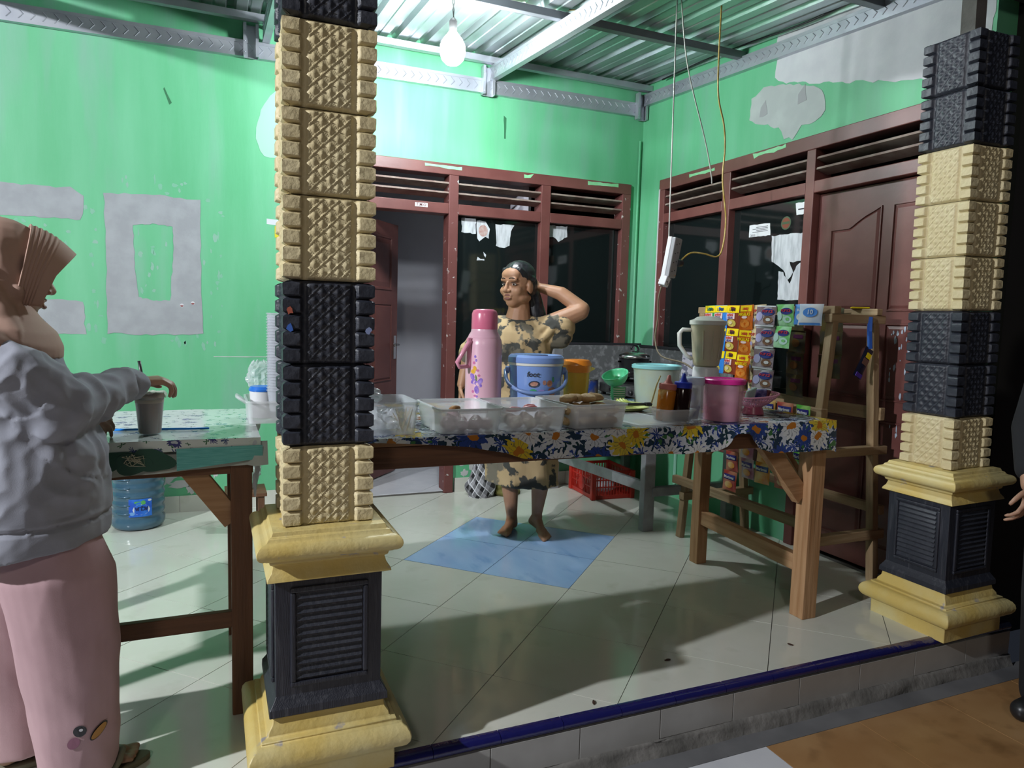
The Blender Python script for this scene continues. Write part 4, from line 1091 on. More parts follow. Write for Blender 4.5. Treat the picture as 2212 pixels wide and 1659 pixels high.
# ------------------------------------------------------------------ thermos flask
th = thing('vacuum_flask', 'tall pale pink vacuum flask with a deep pink cup lid and violet flowers', 'flask', (-0.485, -0.10, TZ + 0.003))
MB().lathe([(0.070, 0), (0.077, 0.004), (0.077, 0.012), (0.0745, 0.018), (0.074, 0.27), (0.070, 0.292), (0.062, 0.305)], 36).build('body', m_pink, th, smooth=True, auto=0.6)
MB().lathe([(0.064, 0.296), (0.0665, 0.300), (0.062, 0.312), (0.055, 0.322), (0.053, 0.334)], 36).build('shoulder', m_pink, th, smooth=True, auto=0.7)
MB().lathe([(0.0525, 0.332), (0.0535, 0.336), (0.0525, 0.395), (0.047, 0.409), (0.035, 0.415), (0.0, 0.416)], 36, cap=False).build('cup_lid', m_pink2, th, smooth=True, auto=0.8)
MB().tube([(-0.066, -0.030, 0.285), (-0.085, -0.035, 0.270), (-0.128, -0.042, 0.200), (-0.118, -0.040, 0.183), (-0.074, -0.028, 0.185)], [0.008, 0.0095, 0.0095, 0.009, 0.008], 8).build('handle', m_pink3, th, smooth=True)
MB().box(-0.083, -0.066, -0.035, -0.018, 0.18, 0.30).build('handle_strap', m_pink3, th, bevel=0.004)
m_vio = mat('violet_print', (0.24, 0.12, 0.55), 0.4, var=(0.42, 0.28, 0.70), vs=60)
m_ylw = mat('yellow_print', (0.75, 0.42, 0.03), 0.4)
m_lpink = mat('pink_print', (0.60, 0.16, 0.36), 0.4)
def on_cyl(r, ang, z): return (r * math.cos(ang), r * math.sin(ang), z)
def petal_on(parent, r, ang, z, w, h, rot, m, name='printed_petal', n=12):
    pts = []
    for i in range(n):
        t = 2 * PI * i / n
        x = w * math.cos(t); y = h * math.sin(t)
        xx = x * math.cos(rot) - y * math.sin(rot); yy = x * math.sin(rot) + y * math.cos(rot)
        pts.append(on_cyl(r, ang + xx / r, z + yy))
    return MB().add(pts, [tuple(range(n))]).build(name, m, parent)
FA = -PI / 2 - 0.90
for (da, z, w, h, ro, m) in ((0.02, 0.125, 0.016, 0.010, 0.3, m_vio), (0.26, 0.115, 0.018, 0.010, -0.5, m_vio), (0.18, 0.092, 0.010, 0.016, 0.2, m_vio), (0.38, 0.128, 0.009, 0.013, -0.5, m_vio), (-0.10, 0.145, 0.010, 0.014, 0.5, m_vio), (-0.05, 0.165, 0.011, 0.009, 0, m_ylw), (0.05, 0.178, 0.008, 0.010, 0.4, m_ylw), (0.0, 0.20, 0.006, 0.006, 0, m_lpink), (0.12, 0.21, 0.005, 0.006, 0, m_vio), (0.22, 0.17, 0.006, 0.005, 0, m_lpink), (0.30, 0.15, 0.006, 0.005, 0, m_lpink), (-0.04, 0.085, 0.006, 0.006, 0, m_lpink), (0.1, 0.068, 0.007, 0.005, 0, m_lpink), (0.2, 0.066, 0.005, 0.005, 0, m_vio), (0.14, 0.14, 0.004, 0.014, 0.2, mat('leaf_print', (0.16, 0.22, 0.05), 0.5)), (0.06, 0.225, 0.005, 0.006, 0, m_vio)):
    petal_on(th, 0.0748, FA + da, z, w, h, ro, m)

# ------------------------------------------------------------------ rice warmer bucket
wm = thing('rice_warmer', 'light blue rice warmer bucket with a bail handle and printed dishes', 'bucket', (-0.245, -0.09, TZ + 0.003))
MB().lathe([(0.098, 0), (0.102, 0.006), (0.113, 0.185), (0.114, 0.192)], 40).build('body', m_blue, wm, smooth=True, auto=0.6)
MB().lathe([(0.115, 0.188), (0.117, 0.190), (0.117, 0.198), (0.115, 0.20)], 40).build('band', mat('cream_band', (0.66, 0.66, 0.60), 0.35), wm, smooth=True, auto=0.6)
MB().lathe([(0.117, 0.199), (0.119, 0.203), (0.118, 0.222), (0.108, 0.232), (0.095, 0.232), (0.085, 0.226), (0.0, 0.226)], 40, cap=False).build('lid', m_blue, wm, smooth=True, auto=0.7)
MB().box(-0.05, 0.05, -0.014, 0.014, 0.226, 0.231).build('lid_grip', mat('dark_blue_slot', (0.03, 0.05, 0.16), 0.4), wm, bevel=0.003)
hp = []
for i in range(25):
    a = PI * i / 24
    # bail resting forward and low
    hp.append((-0.128 * math.cos(a), -0.125 * math.sin(a) ** 0.8 if 0 < i < 24 else 0, 0.165 - 0.085 * math.sin(a) ** 0.55 if 0 < i < 24 else 0.165))
mbh = MB().tube(hp, 0.008, 8); mbh.xf(Matrix.Rotation(-0.35, 4, 'Z'))
mbh.build('bail_handle', mat('handle_blue', (0.16, 0.25, 0.50), 0.35), wm, smooth=True)
for s in (-1, 1):
    mb = MB().lathe([(0.016, 0), (0.016, 0.014), (0.010, 0.018)], 14); mb.xf(Matrix.Rotation(-0.35, 4, 'Z') @ Matrix.Translation((s * 0.112, 0, 0.165)) @ Matrix.Rotation(s * PI / 2, 4, 'Y'))
    mb.build('hinge', MATS['handle_blue'], wm, smooth=True, auto=0.6)
FB = -PI / 2 - 0.42
text('foot', 0.030, m_ink, on_cyl(0.1135, FB - 0.12, 0.155), (math.sin(-(FB - 0.12)) * 1 if False else -math.sin(FB - 0.12), math.cos(FB - 0.12), 0), (0, 0, 1), wm, shear=0.2, bold=0.0004)
m_food = mat('dish_print', (0.34, 0.12, 0.05), 0.4, var=(0.45, 0.3, 0.22), vs=60); m_plate_p = mat('plate_print', (0.02, 0.03, 0.06), 0.4); m_skinp = mat('meat_print', (0.48, 0.26, 0.20), 0.4, var=(0.3, 0.12, 0.08), vs=80)
for (da, z, w, h, m) in ((-0.06, 0.115, 0.024, 0.014, m_plate_p), (-0.06, 0.116, 0.017, 0.009, m_skinp), (0.55, 0.118, 0.014, 0.014, m_food), (0.33, 0.122, 0.008, 0.010, m_skinp), (0.68, 0.085, 0.022, 0.018, m_food), (0.66, 0.045, 0.026, 0.020, m_food), (0.66, 0.050, 0.020, 0.012, m_skinp), (0.05, 0.045, 0.030, 0.008, m_plate_p), (0.05, 0.042, 0.024, 0.006, m_skinp), (-0.1, 0.085, 0.016, 0.010, mat('green_print', (0.06, 0.32, 0.16), 0.4)), (0.22, 0.088, 0.014, 0.006, mat('lilac_print', (0.3, 0.25, 0.55), 0.4)), (0.70, 0.135, 0.006, 0.012, MATS['green_print']), (-0.16, 0.02, 0.008, 0.008, MATS['green_print']), (0.15, 0.018, 0.02, 0.008, m_food)):
    petal_on(wm, 0.1025 + 0.011 * (z / 0.185) + 0.0006, FB + da, z, w, h, 0.1, m, 'printed_dish')

# ------------------------------------------------------------------ pitcher
pt = thing('drink_pitcher', 'amber plastic pitcher of brown drink with an orange lid and yellow spout', 'pitcher', (-0.002, 0.0, TZ + 0.003))
MB().lathe([(0.050, 0), (0.052, 0.004), (0.0555, 0.100)], 28).build('drink', mat('brown_tea', (0.20, 0.12, 0.025), 0.25, var=(0.26, 0.17, 0.04), vs=9), pt, smooth=True, auto=0.6)
MB().lathe([(0.0525, 0.0), (0.062, 0.185), (0.060, 0.185), (0.0505, 0.002)], 28, cap=False).build('jug', mat('amber_plastic', (0.72, 0.44, 0.03), 0.2, alpha=0.6), pt, smooth=True, auto=0.6)
MB().lathe([(0.060, 0.150), (0.0635, 0.152), (0.0655, 0.180), (0.068, 0.182), (0.066, 0.192), (0.056, 0.205), (0.035, 0.207), (0.0, 0.204)], 28, cap=False).build('lid', mat('orange_plastic', (0.70, 0.22, 0.02), 0.3), pt, smooth=True, auto=0.7)
MB().add([(0.055, -0.02, 0.178), (0.055, 0.02, 0.178), (0.100, 0.0, 0.166), (0.055, -0.018, 0.150), (0.055, 0.018, 0.150), (0.090, 0.0, 0.158)], [(0, 1, 2), (3, 5, 4), (0, 2, 5, 3), (1, 4, 5, 2)]).build('spout', mat('yellow_plastic', (0.72, 0.52, 0.10), 0.3), pt, bevel=0.003)

# ------------------------------------------------------------------ green scoop, striped cups
m_gp = mat('mint_plastic', (0.10, 0.55, 0.28), 0.3, var=(0.13, 0.6, 0.32), vs=5)
gs = thing('green_scoop', 'mint green plastic scoop resting tilted on the striped cups', 'scoop', (0.262, 0.075, TZ + 0.003))
mb = MB()
def bowl(u, v):
    a = 2 * PI * u; r = 0.064 * math.sin(v * 1.35) / math.sin(1.35); z = 0.062 * (1 - math.cos(v * 1.35)) / (1 - math.cos(1.35))
    return (r * math.cos(a), r * math.sin(a), z)
mb.grid(bowl, 30, 10)
mb.xf(Matrix.Translation((0.0, 0, 0.078)) @ Matrix.Rotation(-0.38, 4, 'Y') @ Matrix.Rotation(0.15, 4, 'X'))
mb.build('bowl', m_gp, gs, smooth=True, solid=0.003)
MB().tube([(-0.042, -0.02, 0.10), (-0.05, -0.035, 0.05), (-0.045, -0.040, 0.004)], 0.006, 8).build('grip', m_gp, gs, smooth=True)
cm = MB().lathe([(0.028, 0), (0.034, 0.062), (0.036, 0.064), (0.036, 0.068), (0.033, 0.068), (0.027, 0.002)], 24)
base_cup = None
m_stripe = mat('green_rim', (0.04, 0.33, 0.10), 0.4); m_cupw = mat('cup_white', (0.62, 0.68, 0.58), 0.4)
for i in range(5):
    t = thing('striped_cup', ('lowest', 'second lowest', 'middle', 'second highest', 'topmost')[i] + ' green-rimmed white cup of the nested stack under the scoop', 'cup', (0.265, 0.075, TZ + 0.003 + i * 0.0105), 'stack of striped cups')
    if base_cup is None:
        a_ = MB().lathe([(0.029, 0), (0.0345, 0.030), (0.0325, 0.030), (0.027, 0.002)], 24).build('cup_wall', m_cupw, t, smooth=True, auto=0.6)
        b_ = MB().lathe([(0.0345, 0.0255), (0.0362, 0.026), (0.0365, 0.030), (0.0345, 0.0305)], 24, cap=False).build('rim', m_stripe, t, smooth=True, auto=0.6)
        base_cup = (a_, b_)
    else:
        for q in base_cup: dup(q, t)
# ------------------------------------------------------------------ plate and tongs
pl = MB().lathe([(0.09, 0), (0.10, 0.002), (0.128, 0.014), (0.142, 0.018), (0.142, 0.020), (0.125, 0.018), (0.098, 0.006), (0.0, 0.006)], 40, cap=False)
put(pl.build('yellow_plate', mat('lime_plate', (0.60, 0.66, 0.22), 0.3), smooth=True, auto=0.8), 'pale lime yellow plate holding black tongs', 'plate', (0.135, -0.16, TZ + 0.003))
tg = thing('serving_tongs', 'black plastic serving tongs lying across the lime plate', 'tongs', (0.13, -0.23, TZ + 0.022))
for s in (-1, 1):
    MB().tube([(0.105, 0.0, 0.008), (0.04, s * 0.004, 0.009), (-0.05, s * 0.010, 0.010), (-0.075, s * 0.014, 0.014)], [0.006, 0.007, 0.006, 0.005], 8).build('arm', m_blackpl, tg, smooth=True)
    pts = [(-0.07 + 0.012 * i, s * 0.014 + (0.006 if i % 2 else -0.002) * s, 0.012) for i in range(-5, 1)]
    MB().tube(pts, [0.006, 0.010, 0.012, 0.012, 0.010, 0.006], 8).build('claw', m_blackpl, tg, smooth=True)
MB().box(0.085, 0.118, -0.010, 0.010, 0.0, 0.016).build('joint', m_blackpl, tg, bevel=0.004)
lf = MB().grid(lambda u, v: (-0.05 + 0.10 * u, -0.02 + 0.05 * v, 0.012 + 0.022 * math.sin(PI * u) * (0.4 + 0.6 * v) + 0.004 * math.cos(u * 40) * v), 40, 8)
put(lf.build('scalloped_spatula', mat('olive_lime', (0.36, 0.42, 0.08), 0.4), smooth=True, solid=0.002), 'olive green scalloped scraper on the lime plate behind the tongs', 'scraper', (0.16, -0.15, TZ + 0.010))
# ------------------------------------------------------------------ teal lidded container
tc_ = thing('lidded_container', 'large cloudy plastic container with a pale teal lid', 'container', (0.385, -0.06, TZ + 0.003))
MB().lathe([(0.092, 0), (0.094, 0.004), (0.104, 0.155), (0.106, 0.165), (0.110, 0.168), (0.110, 0.178), (0.100, 0.178), (0.090, 0.005)], 36).build('tub', mat('cloudy_green_plastic', (0.50, 0.60, 0.54), 0.3, alpha=0.72, var=(0.55, 0.56, 0.36), vs=6), tc_, smooth=True, auto=0.6)
MB().lathe([(0.112, 0.170), (0.1145, 0.172), (0.1145, 0.184), (0.108, 0.188), (0.098, 0.188), (0.094, 0.182), (0.0, 0.183)], 36, cap=False).build('lid', mat('teal_lid', (0.24, 0.55, 0.58), 0.3), tc_, smooth=True, auto=0.7)
MB().lathe([(0.086, 0.004), (0.090, 0.07), (0.0, 0.075)], 24, cap=False).build('contents', mat('pale_mix', (0.45, 0.48, 0.42), 0.7, var=(0.55, 0.5, 0.3), vs=14), tc_, smooth=True)
# ------------------------------------------------------------------ blender
bl = thing('blender', 'cream kitchen blender with a cloudy jar and white base', 'blender', (0.580, -0.165, TZ + 0.003))
MB().lathe([(0.066, 0), (0.068, 0.005), (0.062, 0.06), (0.058, 0.178), (0.054, 0.185)], 28).build('motor_base', m_whitepl, bl, smooth=True, auto=0.6)
jar = MB().lathe([(0.045, 0.185), (0.056, 0.193), (0.060, 0.208), (0.076, 0.375), (0.078, 0.382), (0.074, 0.382), (0.057, 0.211), (0.0, 0.203)], 28, cap=False).build('jar', mat('cloudy_jar', (0.52, 0.47, 0.34), 0.3, alpha=0.9, var=(0.60, 0.53, 0.33), vs=5), bl, smooth=True, auto=0.6)
for i in range(4):
    a = -PI / 2 - 0.9 + i * 0.6
    MB().tube([on_cyl(0.062, a, 0.22), on_cyl(0.075, a, 0.35)], 0.0035, 6).build('rib', MATS['cloudy_jar'], jar)
MB().lathe([(0.078, 0.375), (0.082, 0.378), (0.082, 0.395), (0.066, 0.400), (0.048, 0.412), (0.030, 0.415), (0.0, 0.415)], 28, cap=False).build('lid', mat('cream_plastic', (0.60, 0.60, 0.55), 0.35), bl, smooth=True, auto=0.7)
ha = math.atan2(-0.39, -0.92)
MB().tube([(0.070 * -0.92, 0.070 * 0.39 * 1, 0.352), (-0.105, 0.045, 0.352), (-0.118, 0.05, 0.335), (-0.115, 0.049, 0.280), (-0.085, 0.036, 0.235), (-0.060, 0.025, 0.218)], [0.008, 0.010, 0.011, 0.010, 0.009, 0.008], 8).build('handle', MATS['cream_plastic'], bl, smooth=True)
# ------------------------------------------------------------------ sauce bottles in a tray
tray = tub(0.155, 0.12, 0.055, 0.03, taper=0.8)
put(tray.build('sauce_tray', m_clear, smooth=True, auto=0.6), 'clear shallow bowl holding the two sauce bottles', 'bowl', (0.120, -0.56, TZ + 0.003))
def bottle(x, y, label, mb_, mc, tilt, h=0.125):
    t = thing('sauce_bottle', label, 'bottle', (x, y, TZ + 0.008), 'sauce squeeze bottles', (0, tilt, 0))
    MB().lathe([(0.026, 0), (0.031, 0.005), (0.033, 0.06), (0.034, h - 0.01), (0.028, h)], 24).build('body', mb_, t, smooth=True, auto=0.7)
    MB().lathe([(0.033, h - 0.004), (0.034, h), (0.034, h + 0.016), (0.030, h + 0.019)], 24).build('collar', mc, t, smooth=True, auto=0.6)
    MB().lathe([(0.020, h + 0.018), (0.010, h + 0.032), (0.006, h + 0.050), (0.003, h + 0.052)], 18).build('nozzle', mc, t, smooth=True, auto=0.8)
    return t
bottle(0.088, -0.55, 'amber chilli sauce squeeze bottle with a dull pink nozzle cap', mat('chilli_sauce', (0.50, 0.16, 0.012), 0.2, var=(0.66, 0.42, 0.16), vs=16, vlo=0.5, vhi=0.6), mat('dull_pink_cap', (0.50, 0.16, 0.13), 0.4), 0.10)
bottle(0.150, -0.57, 'dark soy sauce squeeze bottle with a bright blue nozzle cap', mat('soy_sauce', (0.018, 0.006, 0.004), 0.15), mat('blue_cap', (0.012, 0.03, 0.40), 0.35), 0.05, 0.132)
put(MB().tube([(0, 0, 0), (0.02, 0.0, 0.07), (0.035, 0, 0.105)], 0.0028, 6).build('drinking_straw', mat('yellow_straw', (0.65, 0.55, 0.2), 0.4), smooth=True), 'bent yellow straw leaning on the amber sauce bottle', 'straw', (0.040, -0.535, TZ + 0.075))
# clear jar with blue rimmed lid
cj = thing('clear_jar', 'narrow clear plastic jar of purple sachets beside the soy sauce bottle', 'jar', (0.236, -0.53, TZ + 0.003))
MB().lathe([(0.036, 0), (0.038, 0.003), (0.041, 0.145), (0.039, 0.145), (0.035, 0.003)], 24).build('jar_wall', m_clear, cj, smooth=True, auto=0.6)
MB().lathe([(0.042, 0.142), (0.0435, 0.144), (0.0435, 0.166), (0.041, 0.170), (0.0, 0.168)], 24, cap=False).build('lid', mat('bluish_white', (0.58, 0.64, 0.78), 0.35), cj, smooth=True, auto=0.7)
for i in range(4):
    mb = MB().box(-0.022, 0.022, -0.004, 0.004, 0, 0.055); mb.xf(Matrix.Translation((0.004 * i - 0.006, -0.012 + 0.009 * i, 0.006 + 0.022 * i)) @ Matrix.Rotation(0.5 * i, 4, 'Z') @ Matrix.Rotation(0.25, 4, 'X'))
    mb.build('sachet', mat('violet_sachet', (0.16, 0.10, 0.42), 0.35, var=(0.45, 0.3, 0.2), vs=30), cj, bevel=0.003)
# ------------------------------------------------------------------ pink tub
pk = thing('pink_tub', 'round translucent pink tub with a magenta lid and red sweets inside', 'tub', (0.362, -0.555, TZ + 0.003))
MB().lathe([(0.072, 0), (0.075, 0.003), (0.080, 0.148), (0.077, 0.148), (0.071, 0.003)], 36).build('tub_wall', clear('pink_clear', (0.85, 0.48, 0.62), 0.36), pk, smooth=True, auto=0.6)
MB().lathe([(0.083, 0.146), (0.086, 0.148), (0.086, 0.162), (0.081, 0.167), (0.070, 0.166), (0.066, 0.162), (0.0, 0.162)], 36, cap=False).build('lid', mat('magenta_lid', (0.66, 0.03, 0.28), 0.25), pk, smooth=True, auto=0.7)
MB().lathe([(0.066, 0.004), (0.069, 0.055), (0.05, 0.072), (0.0, 0.075)], 24, cap=False).build('sweets', mat('red_sweets', (0.42, 0.03, 0.06), 0.4, var=(0.55, 0.14, 0.17), vs=30, bump=0.6, bs=60), pk, smooth=True)
MB().lathe([(0.0705, 0.056), (0.0715, 0.098), (0.066, 0.1), (0.0, 0.1)], 24, cap=False).build('pink_liner', clear('pink_film', (0.80, 0.36, 0.48), 0.30), pk, smooth=True)
crumple(0.09, 0.045, 0.06, 2).xf(Matrix.Translation((0, 0, 0.09))).build('bag_knot', m_film, pk)
# ------------------------------------------------------------------ pink basket
bk = thing('pink_basket', 'pink perforated plastic basket on a foot, holding small packs', 'basket', (0.640, -0.42, TZ + 0.003))
mb = MB()
nA, nV = 40, 5
def bk_pt(i, j):
    a = 2 * PI * i / nA; v = j / nV
    r = 0.035 + 0.060 * v ** 0.8; z = 0.032 + 0.050 * v
    return Vector((r * 1.15 * math.cos(a), r * math.sin(a), z + (0.010 * math.cos(a) if v > 0.9 else 0)))
for j in range(nV):
    for i in range(nA):
        A, B, C_, D = bk_pt(i, j), bk_pt(i + 1, j), bk_pt(i + 1, j + 1), bk_pt(i, j + 1)
        c = (A + B + C_ + D) / 4
        off = 0.5 if j % 2 else 0
        ins = [c + (p - c) * 0.58 for p in (A, B, C_, D)]
        mb.add([A, B, C_, D] + ins, [(0, 1, 5, 4), (1, 2, 6, 5), (2, 3, 7, 6), (3, 0, 4, 7)])
mb.build('mesh_bowl', m_pink3, bk, solid=0.002)
MB().tube([bk_pt(i, nV) for i in range(nA + 1)], 0.004, 6).build('rim', m_pink3, bk, smooth=True)
MB().lathe([(0.045, 0), (0.046, 0.003), (0.036, 0.033), (0.0, 0.034)], 28, cap=False).build('foot', mat('dark_pink', (0.45, 0.10, 0.17), 0.3), bk, smooth=True, auto=0.6)
for i, (x, y, z, rz, m, lb) in enumerate(((-0.035, -0.01, 0.07, 0.3, mat('mint_pack', (0.30, 0.52, 0.42), 0.3, var=(0.55, 0.6, 0.6), vs=30), 'mint green pack standing in the pink basket'), (0.025, 0.0, 0.065, -0.4, mat('navy_pack', (0.02, 0.03, 0.14), 0.3, var=(0.3, 0.3, 0.5), vs=40), 'navy pack standing in the pink basket'), (0.06, 0.02, 0.062, 0.2, mat('plum_pack', (0.10, 0.02, 0.03), 0.3, var=(0.4, 0.3, 0.3), vs=40), 'plum red pack at the right of the pink basket'))):
    mb = MB().box(-0.032, 0.032, -0.006, 0.006, 0, 0.058); mb.xf(Matrix.Rotation(0.35, 4, 'X') @ Matrix.Rotation(-0.25 + 0.2 * i, 4, 'Y'))
    put(mb.build('snack_pack', m, bevel=0.004), lb, 'packet', (0.64 + x, -0.42 + y, TZ + z - 0.01), rz)
put(lump('bottle_cap', (0.02, 0.014, 0.01), m_pink3, 3, 0.05), 'small pink bottle cap behind the flat lid', 'cap', (0.215, -0.36, TZ + 0.003))
# ------------------------------------------------------------------ sachet strips on the rack
def pillow(w, h, d, seed=0.0):
    mb = MB(); nu, nv = 12, 12
    def f(sgn):
        def g(u, v):
            b = (max(0, math.sin(PI * u)) ** 0.55) * (max(0, math.sin(PI * v)) ** 0.55)
            n = noise.noise(Vector((u * 5 + seed, v * 5, 2.0 + sgn))) * 0.25 + noise.noise(Vector((u * 13 + seed, v * 13, sgn))) * 0.12
            k = 1 - 0.05 * math.sin(PI * v)
            return (sgn * -d / 2 * b * (1 + n) - 0.0004 * sgn, -(u - 0.5) * w * k, (v - 1) * h)
        return g
    mb.grid(f(1), nu, nv)
    q = MB().grid(f(-1), nu, nv); q.f = [list(reversed(z)) for z in q.f]
    mb.add(q.v, q.f)
    return mb
PACK = {}
def pack(kind):
    """returns list of (mesh name, mesh, sub) shared by every pack of that kind; local origin at its top edge, faces -x"""
    if kind in PACK: return PACK[kind]
    K = KINDS_[kind]
    w, h, d = K['size']
    objs = []
    o = pillow(w, h, d, hash(kind) % 17).build('packet', K['mat'], smooth=True)
    subs = []
    def pr_(pts, m, name, dx=0.0):
        # flat print lifted just in front of the pillow
        vs = []
        for (y, z) in pts:
            u = 0.5 - y / w; v = 1 + z / h
            b = (max(0, math.sin(PI * min(1, max(0, u)))) ** 0.55) * (max(0, math.sin(PI * min(1, max(0, v)))) ** 0.55)
            vs.append((-d / 2 * b * 1.22 - 0.0015 - dx, y, z))
        s_ = MB().add(vs, [tuple(range(len(vs)))]).build(name, m); subs.append(s_)
    for q in K['prints']:
        t = q[0]
        if t == 'ell':
            _, cy, cz, ry, rz_, m, dxx = q
            n = 16
            pr_([(cy + ry * math.cos(2 * PI * i / n), cz + rz_ * math.sin(2 * PI * i / n)) for i in range(n)], m, 'printed_picture', dxx)
        elif t == 'rect':
            _, y0, y1, z0, z1, m, dxx = q
            n = 6
            pts = [(y0 + (y1 - y0) * i / n, z0) for i in range(n + 1)] + [(y1 + (y0 - y1) * i / n, z1) for i in range(n + 1)]
            pr_(pts, m, 'printed_band', dxx)
        elif t == 'txt':
            _, s_, sz, cy, cz, m, dxx = q
            me = text_mesh(s_, sz, bold=0.0004)
            if not me.materials: me.materials.append(m)
            elif me.materials[0] != m: me = me.copy(); me.materials.clear(); me.materials.append(m)
            ob = bpy.data.objects.new('lettering', me); COL.objects.link(ob)
            bb_ = (max(0.0, math.sin(PI * min(1.0, max(0.0, 1 + cz / h)))) ** 0.55)
            ob.matrix_local = Matrix(((0, 0, -1, -d / 2 * bb_ * 1.22 - 0.0022 - dxx), (-1, 0, 0, cy), (0, 1, 0, cz), (0, 0, 0, 1)))
            subs.append(ob)
    PACK[kind] = (o, subs)
    o.hide_render = False
    return PACK[kind]
def pm(n, c, r=0.25, **k): return mat(n, c, r, **k)
kY = pm('pack_yellow', (0.80, 0.60, 0.01)); kRedT = pm('pack_red', (0.55, 0.03, 0.03)); kWhite = pm('pack_white', (0.70, 0.70, 0.70))
kNood = pm('noodle_picture', (0.62, 0.46, 0.10), 0.4, var=(0.30, 0.30, 0.04), vs=60); kPinkW = pm('pack_pinkwhite', (0.72, 0.55, 0.52))
kBlueB = pm('pack_blue', (0.03, 0.20, 0.62)); kBrown = pm('pack_brown', (0.20, 0.035, 0.015)); kGreenB = pm('pack_green', (0.03, 0.30, 0.10))
kOrange = pm('pack_orange', (0.55, 0.13, 0.01), var=(0.42, 0.08, 0.005), vs=20); kCur = pm('curry_picture', (0.62, 0.22, 0.03), 0.4, var=(0.40, 0.10, 0.01), vs=50)
kCream = pm('pack_cream', (0.66, 0.54, 0.32)); kChoc = pm('choc_picture', (0.13, 0.05, 0.03), 0.4, var=(0.28, 0.14, 0.08), vs=50)
kPurp = pm('pack_grape', (0.20, 0.13, 0.15), var=(0.42, 0.36, 0.42), vs=22, vlo=0.45, vhi=0.6); kNavy = pm('pack_navy', (0.03, 0.03, 0.22)); kLil = pm('cup_lilac', (0.38, 0.36, 0.58)); kSilver = pm('pack_silver', (0.62, 0.62, 0.66), 0.2)
kMelon = pm('pack_melon', (0.18, 0.55, 0.16), var=(0.42, 0.70, 0.45), vs=16); kPale = pm('cup_pale', (0.50, 0.72, 0.66))
kMilk = pm('pack_milk', (0.50, 0.58, 0.72), var=(0.70, 0.70, 0.72), vs=12); kMilkB = pm('pack_milkblue', (0.08, 0.25, 0.68)); kDk = pm('pack_dark', (0.055, 0.05, 0.035), var=(0.11, 0.085, 0.03), vs=14)
kRed2 = pm('pack_guava', (0.40, 0.05, 0.04), var=(0.5, 0.2, 0.12), vs=14); kOr2 = pm('pack_citrus', (0.66, 0.25, 0.02), var=(0.74, 0.5, 0.2), vs=14); kGr2 = pm('pack_lime', (0.08, 0.36, 0.05), var=(0.3, 0.55, 0.15), vs=14); kPu2 = pm('pack_plum', (0.42, 0.18, 0.26), var=(0.66, 0.6, 0.62), vs=14)
kBlk = pm('pack_black', (0.01, 0.012, 0.03))
def noodle(m, edge):
    return dict(size=(0.100, 0.122, 0.020), mat=m, prints=[('rect', -0.046, 0.046, -0.040, -0.002, kY, 0.0), ('txt', '1.000', 0.022, 0.0, -0.024, m_ink, 0.0), ('rect', -0.020, 0.046, -0.073, -0.043, kPinkW, 0.0), ('txt', 'arimi', 0.022, 0.012, -0.051, kRedT, 0.0), ('txt', 'GELAS', 0.014, 0.012, -0.066, kNavy, 0.0), ('ell', 0.006, -0.095, 0.034, 0.020, kNood, 0.0), ('ell', 0.012, -0.092, 0.016, 0.009, kCream, 0.0008)])
